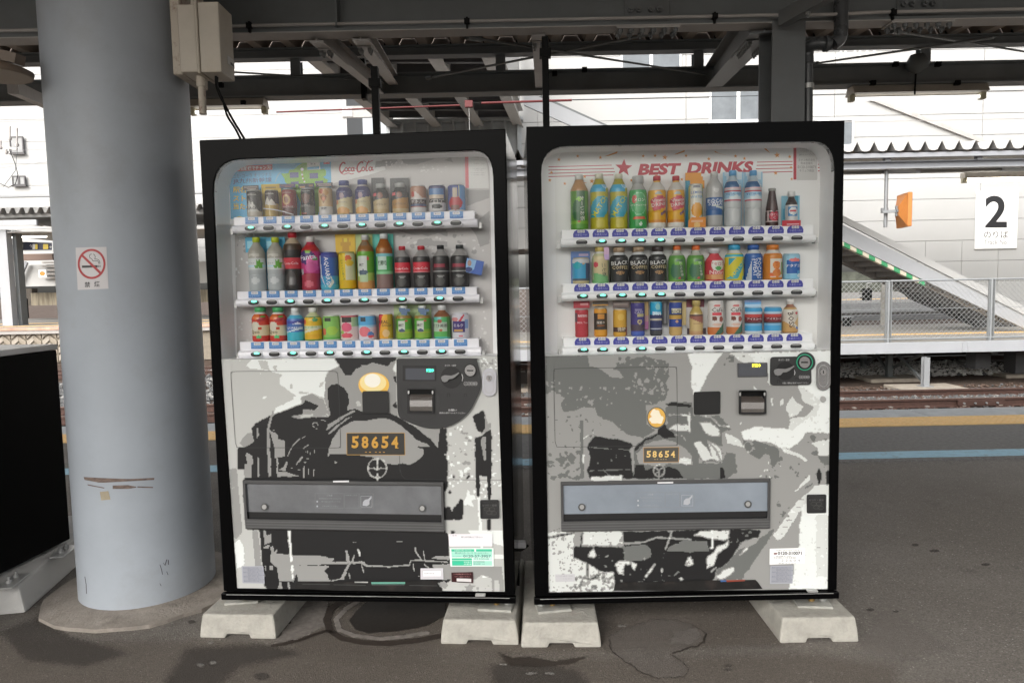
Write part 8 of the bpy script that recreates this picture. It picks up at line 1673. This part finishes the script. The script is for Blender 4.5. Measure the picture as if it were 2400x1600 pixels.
drink('R', 0, 7, 1654, 1693, 403, 'cola' if 0 else 'pet', 'a9aaa8', [('b', .20, .52, '2f5a94'), ('p', [(-.8, .40), (.9, .36), (.9, .31), (.1, .35)], 'b6c4c8'), ('b', .20, .34, '3a659c'), ('p', [(-.5, .40), (1, .37), (1, .31), (0, .36)], 'c4ccc8'), ('b', .52, .9, 'b0b0ae'), ('e', 0, .66, .35, .04, 'c8c8c6')], 'c9c9c6', 'tall clear bottle with a royal blue label, beside the lemon water', 'sports_bottle', [('POCARI', .1, .47, 1.0, 'd6dce4'), ('SWEAT', .1, .42, .95, 'd6dce4')])
for s_, (a_, b_, lab) in enumerate(((1697, 1736, 'tall clear water bottle with light blue cap, beside the royal blue label'), (1745, 1784, 'tall clear water bottle with light blue cap, beside the small brown bottle'))):
    drink('R', 0, 8+s_, a_, b_, 400, 'pet', 'b6bcbe', [('b', 0, .42, 'bcc0c0'), ('e', .1, .2, .5, .13, 'c9cccb'), ('b', .45, .47, 'b23a48'), ('b', .47, .61, '9fc8de'), ('p', [(-1, .5), (.2, .56), (1, .49), (1, .48), (-1, .48)], 'd2dee2'), ('b', .61, .63, 'b23a48'), ('r', -1, .68, .55, .79, '33608c'), ('b', .65, .68, 'd2b4b8'), ('e', .75, .78, .34, .06, 'dbe9f0'), ('e', .75, .78, .25, .045, '9cc8e2'), ('b', .82, .95, 'a9bcc4')], '5aa0d2', lab, 'water_bottle', [('CRYSTAL GEYSER', 0, .575, 1.4, '3f6c9c')], [(r2_(612+s_*322, 540, 930+s_*290, 1370), '9cc8e0', .03, [('r', .85, 0, 1.1, .75, None), ('e', -.5, .95, .3, .06, 'd2e2ea'), ('e', .6, .93, .3, .05, 'd2e2ea')])], group='tall clear water bottles')
drink('R', 0, 10, 1794, 1823.5, 441.7, 'glass', '3a2220', [('e', .1, .26, .8, .13, 'b83044'), ('b', .1, .13, 'b9aaa8'), ('b', .38, .42, 'b9a9a6'), ('r', -.95, .13, -.7, .4, 'b9a9a6'), ('e', 0, .5, .4, .15, '55403c')], '9a9a94', 'small brown glass bottle with a red oval label', 'vitamin_bottle', [('オロナミン', .05, .3, 1.0, 'e2ccd0'), ('C', .05, .22, .2, 'e2ccd0')])
drink('R', 0, 11, 1840, 1868, 448.6, 'small', 'cdd0d0', [('r', -.8, .28, .8, .56, '4a8cc0'), ('e', 0, .42, .7, .11, 'd8dcdc'), ('r', -.5, .41, .5, .44, 'c84a54'), ('b', .60, .88, '2e2422'), ('b', .0, .05, 'b8bab8')], 'dcdedc', 'small dark bottle with white and blue label on a red based card', 'tonic_bottle', [], [(r2_(1505, 905, 1790, 1370), '8cc4d8', .03, [('r', .2, .6, .9, 1, '3f9cb8'), ('r', -.9, .2, -.2, .6, '62aecb')]), (r2_(1520, 1280, 1805, 1372), 'c03440', -.03, [('r', -.5, .25, .8, .45, 'e0b8bc')])])
# ---- right machine, middle row
drink('R', 1, 0, 1341.5, 1381.6, 604, 'can', '4aa0c8', [('b', 0, .1, 'c0b48a'), ('b', .1, .2, '56606a'), ('r', .5, .2, 1, .9, '4c5a78'), ('e', .2, .78, .15, .05, 'c8a878'), ('b', .8, 1, 'c8ccd0'), ('e', -.5, .7, .4, .14, '3aa8b4')], 'c8b878', 'blue coffee can with gold rim on a blue backing card', 'coffee_can', [('カナリ', -.05, .55, .8, 'b8dcec')] if 0 else [], [(r3_(285, 355, 605, 930), '5f7eb6', .03, [('r', -.2, .86, .8, .92, 'b0a0bc')])])
drink('R', 1, 1, 1387, 1426.5, 577, 'acan', 'cdbf96', [('b', 0, .12, '6fbf7c'), ('p', [(-1, .02), (-1, .3), (1, .18), (1, .02)], '7ab47a'), ('e', -.65, .5, .28, .07, 'cc5560'), ('b', .74, .80, 'bfc19a'), ('b', .80, .9, 'cfcfc8'), ('r', .75, .1, 1, .7, 'b8c09a'), ('r', -1, .1, -.85, .7, 'aab694')], 'c8b468', 'cream and green tea bottle with gold cap and a pink tag', 'tea_bottle', [('二七茶', .3, .36, .36, '5c6658', -86)], [(r3_(850, 285, 935, 505), 'd2b0cc', -.03, [('r', -1, 0, 1, .4, 'c4a8d2')])])
for s_, (a_, b_, lab) in enumerate(((1429, 1472, 'black coffee bottle can touching the gold-capped tea bottle'), (1474, 1518, 'middle black coffee bottle can of the three'), (1520, 1562, 'black coffee bottle can touching a green bottle, gold rimmed cap'))):
    drink('R', 1, 2+s_, a_, b_, 579.5-s_*.8, 'acan', '3a3a3a', [('b', 0, .03, 'b8b8bc'), ('e', 0, .28, .45, .045, 'c8a272'), ('b', .78, .86, 'c6c8c8'), ('r', .75, .05, 1, .7, '4a4a4a')], 'a08a70' if s_ < 2 else '3a3230', lab, 'coffee_bottle', [('BLACK', .0, .56, .9, 'd6d6d4', 4), ('COFFEE', 0, .43, .85, 'bfae84'), ('無糖', 0, .28, .4, '7a5a3c')], group='black coffee bottle cans')
for s_, (a_, b_, lab) in enumerate(((1566, 1606, 'small green tea bottle with orange cap, beside the black coffee'), (1609.5, 1651, 'small green tea bottle with orange cap, beside the red apple bottle'))):
    drink('R', 1, 5+s_, a_, b_, 575, 'round', '62984a', [('r', -.3, .05, .6, .62, '567a56'), ('e', -.5, .3, .35, .2, '47745a'), ('e', .0, .5, .5, .05, '78b44a'), ('b', 0, .06, '7cb04a'), ('b', .72, .86, 'b4b8ac'), ('e', .1, .1, .15, .03, 'c0504a')], 'dd7038', lab, 'tea_bottle', [('おーいお茶', .3, .35, .4, 'd9dcd2', -80)], group='small green tea bottles with orange caps')
drink('R', 1, 7, 1652, 1695, 582, 'small', 'c4424c', [('b', .05, .2, 'cf8a5a'), ('r', -.5, .05, .9, .19, 'd8a06c'), ('e', .15, .50, .72, .2, 'd9d8d0'), ('e', .2, .39, .35, .06, '5aa25a'), ('b', .62, .9, 'cc5058')], 'c8c8cc', 'small red apple bottle with a white leaf-edged emblem', 'juice_bottle', [('アセロラ', .1, .52, .8, 'b84a50'), ('Natural', .2, .27, .9, 'ead0cc')])
drink('R', 1, 8, 1698, 1742, 574, 'acan', 'd4c83e', [('p', [(-.8, .62), (-.1, .62), (-.8, .42)], '48a8bc'), ('p', [(-.9, .06), (.9, .62), (.9, .5), (.1, .06)], '58aab0'), ('b', .66, .74, '48b0c4'), ('b', .76, .86, 'c8ccc4'), ('r', .7, 0, 1, .12, '48a8bc')], '3c9cc4', 'yellow bottle can with blue cap and slanted lettering', 'bottle_can', [('MATCH', .1, .34, .56, 'c8c83c', 50)])
drink('R', 1, 9, 1744, 1786, 574, 'acan', '3a64a6', [('p', [(-.95, .0), (-.75, .3), (-.4, .62), (-.5, .3), (-.45, 0)], 'b8c2cc'), ('b', .76, .86, 'ccd0d0')], '2f5aa0', 'royal blue bottle can with white lettering running down it', 'bottle_can', [('POCARI', .35, .34, .56, 'dbe2ea', -90), ('SWEAT', -.1, .36, .5, 'dbe2ea', -90)])
drink('R', 1, 10, 1788, 1832, 574, 'acan', 'd08438', [('r', -.55, .08, .75, .60, 'd9d2c2'), ('e', .1, .42, .4, .12, 'dd8a48'), ('e', -.3, .15, .35, .06, 'dc6c3c'), ('e', .15, .2, .45, .12, 'd6854a'), ('r', .62, .15, .74, .5, '7aa060'), ('b', .76, .86, 'd2d0c8')], 'd07c30', 'orange bottle can with an orange fruit picture', 'juice_bottle', [('オレンジ', .15, .36, .34, 'b84a30', -80)])
drink('R', 1, 11, 1834, 1873, 593.7, 'can', '9ccadf', [('r', -.8, .22, 1, .74, '3c6ab0'), ('e', .1, .74, .65, .07, 'e2807c'), ('r', .4, .2, 1, .34, '5a9cd0'), ('b', 0, .2, '8ac4e0'), ('e', .7, .15, .3, .08, 'c8dfe8')], 'b8cfd8', 'light blue can with a dark blue panel at the free end of the middle row', 'drink_can', [('ナタデココ', .1, .53, .95, 'e8ecee')])
# ---- right machine, bottom row
drink('R', 2, 0, 1347.6, 1379, 722.6, 'slim', 'b8444c', [('r', -1, .55, -.7, .85, '6a4a52'), ('r', -.6, .72, .8, .8, 'c88a8c')], 'c6c3c0', 'slim red can below a red header card', 'drink_can', [('ROYAL', .1, .76, .7, 'e4d6d6'), ('Milk Tea', .05, .52, .75, 'd8a8a8')], [(r5_(325, 112, 600, 236), 'a83a44', .0, [('r', -.2, .45, .8, .75, 'd0989a')])])
drink('R', 2, 1, 1392, 1423, 720.6, 'slim', 'd6993c', [('b', .26, .82, '4a443e'), ('r', -.55, .62, .5, .78, 'c98c44'), ('b', .40, .28, 'b9793c'), ('r', -.6, .36, .5, .42, '8a5a3a')], 'c8bca0', 'slim amber can with a wide dark band under a dark card', 'coffee_can', [('深煎り', -.1, .5, .6, 'cfc8bc')], [(r5_(655, 112, 918, 190), '5a5248', .0, [('b', 0, .2, 'd09a3c')])])
drink('R', 2, 2, 1437, 1469, 722.6, 'slim', 'd0a346', [('b', .18, .34, '56423c'), ('r', .75, 0, 1, .3, 'a84a3a'), ('e', 0, .7, .5, .12, 'd8b45c')], 'd2cfc4', 'slim gold can with a brown band under a grey-brown card', 'coffee_can', [('微糖', .1, .27, .6, 'cfc0a8')], [(r5_(1000, 112, 1285, 232), '6c5e5a', .0, [('r', -.8, .4, .8, .7, '8f827c')])])
drink('R', 2, 3, 1478, 1511, 706, 'slim', '4c4680', [('b', 0, .14, '4e64b0'), ('b', .17, .34, '564c56'), ('r', -.2, .56, .7, .64, 'b4ac7c'), ('e', .1, .42, .35, .07, 'b9ac84'), ('e', .1, .42, .15, .03, '6a5a6a'), ('r', -.5, .74, .5, .8, '8a84a8')], '8a8260', 'slim indigo can with a pink and gold card behind it', 'coffee_can', [('CAFE', 0, .69, .6, 'a8a4b4')], [(r5_(1500, 120, 1612, 600), 'c89a9c', .02, [('b', .5, 1, 'd0b07a'), ('b', 0, .3, 'c07aaa')])])
drink('R', 2, 4, 1523, 1552, 706, 'slim', '3e4468', [('b', .62, 1, '34a0c8'), ('e', .1, .85, .4, .1, '8ac4c8'), ('b', .44, .5, 'c6bda8'), ('b', 0, .18, '484a4e'), ('b', .2, .23, 'c4c8d0'), ('r', -.6, .62, .6, .7, 'a8cfe0')], '6ab4cc', 'slim navy and bright blue can beside the gold-footed can', 'coffee_can', [('Blue', 0, .66, .7, 'd8e4ec')], [(r5_(1860, 118, 1942, 520), '5c5c5e', .02, [('r', -.3, .1, .3, .9, '8e8e90')])])
drink('R', 2, 5, 1568, 1598, 705, 'slim', '3c4f96', [('b', 0, .26, 'c4a468'), ('b', .48, .58, 'c49c50'), ('b', .58, .62, '5c5448'), ('r', -.8, .64, .8, .78, 'cfccb4'), ('e', 0, .42, .2, .04, 'd2a884')], 'b8a878', 'slim navy and gold can on a gold foot', 'coffee_can', [('RICH', 0, .70, .8, '54544c')], [(r5_(2195, 118, 2262, 525), 'cdb884', .02, [])])
drink('R', 2, 6, 1615.6, 1647, 703.6, 'small', 'c8b07c', [('p', [(-1, .50), (-.3, .42), (.6, .36), (1, .34), (1, .55), (-1, .55)], '9a6458'), ('b', .55, .60, '5e4a44'), ('b', .62, .9, 'b8a05c'), ('b', 0, .12, 'c09a70'), ('r', -.6, .32, .6, .35, 'a88a60')], 'b8a468', 'tan bottle can in a white and maroon card', 'coffee_bottle', [], [(r6_(62, 75, 370, 570), 'cfccca', .03, [('b', .72, 1, '7e4450')]), (r6_(75, 575, 400, 690), '5a4a4e', .031, [])])
for s_, (a_, b_, lab) in enumerate(((1658, 1695, 'white coffee can with cup picture and green ribbon, beside the tan bottle can'), (1702, 1739, 'white coffee can with cup picture and green ribbon, beside the iced coffee can'))):
    drink('R', 2, 7+s_, a_, b_, 703.6, 'can', 'd6d4d0', [('e', -.05, .85, .4, .04, 'd67a78'), ('r', -.65, .57, .55, .64, 'd85660'), ('e', -.35, .48, .3, .07, '7a4a40'), ('e', .45, .46, .3, .08, '9c5a50'), ('e', .1, .44, .15, .08, 'e0dcda'), ('b', 0, .22, 'c87a48'), ('p', [(-.4, 0), (.9, .38), (1, .3), (1, .1), (.3, 0)], '48705c'), ('e', 0, .3, .6, .04, 'd8b8a8')], 'd9d6d2', lab, 'coffee_can', [('Café', 0, .73, .7, '5e5a58')], group='white coffee cans with cup pictures')
for s_, (a_, b_, lab) in enumerate(((1745, 1785, 'red and sky blue iced coffee can below a blue header card'), (1790.5, 1830.6, 'red and sky blue iced coffee can beside the tan tea bottle'))):
    drink('R', 2, 9+s_, a_, b_, 718.6-s_*.5, 'can', '7c3a40', [('b', 0, .1, 'd2dade'), ('b', .1, .40, '52a6d6'), ('b', .3, .4, '80b8d8'), ('b', .82, 1, '4aa0d0'), ('b', .74, .82, 'b4cede'), ('b', .62, .74, 'c0504c'), ('b', .40, .46, '56484c')], 'a8c8d8', lab, 'coffee_can', [('アイスコーヒー', .05, .56, .95, 'e0e0e0')], [(r6_(1065, 92, 1350, 240), '6aa8d8', .012, [('b', .15, .5, 'b8d4e8'), ('b', .75, 1, '8a9cc4')])] if s_ == 0 else None, group='red and blue iced coffee cans')
drink('R', 2, 11, 1833, 1869, 701, 'mini', 'd2ccc0', [('p', [(-1, 0), (-1, .36), (0, .2), (1, .1), (1, 0)], 'c49a60'), ('b', 0, .04, '9a7444'), ('e', .5, .6, .18, .035, 'c8505c'), ('r', .5, .12, 1, .2, '4a6ab4'), ('p', [(.2, .3), (.9, .55), (.9, .15)], 'cfac74'), ('b', .70, .76, 'c2a06a'), ('b', .76, .9, '9a6e58')], 'dcdad6', 'tan milk tea bottle with dark lettering running down it', 'tea_bottle', [('BOSS', -.2, .40, .46, '4e3a30', -84)])
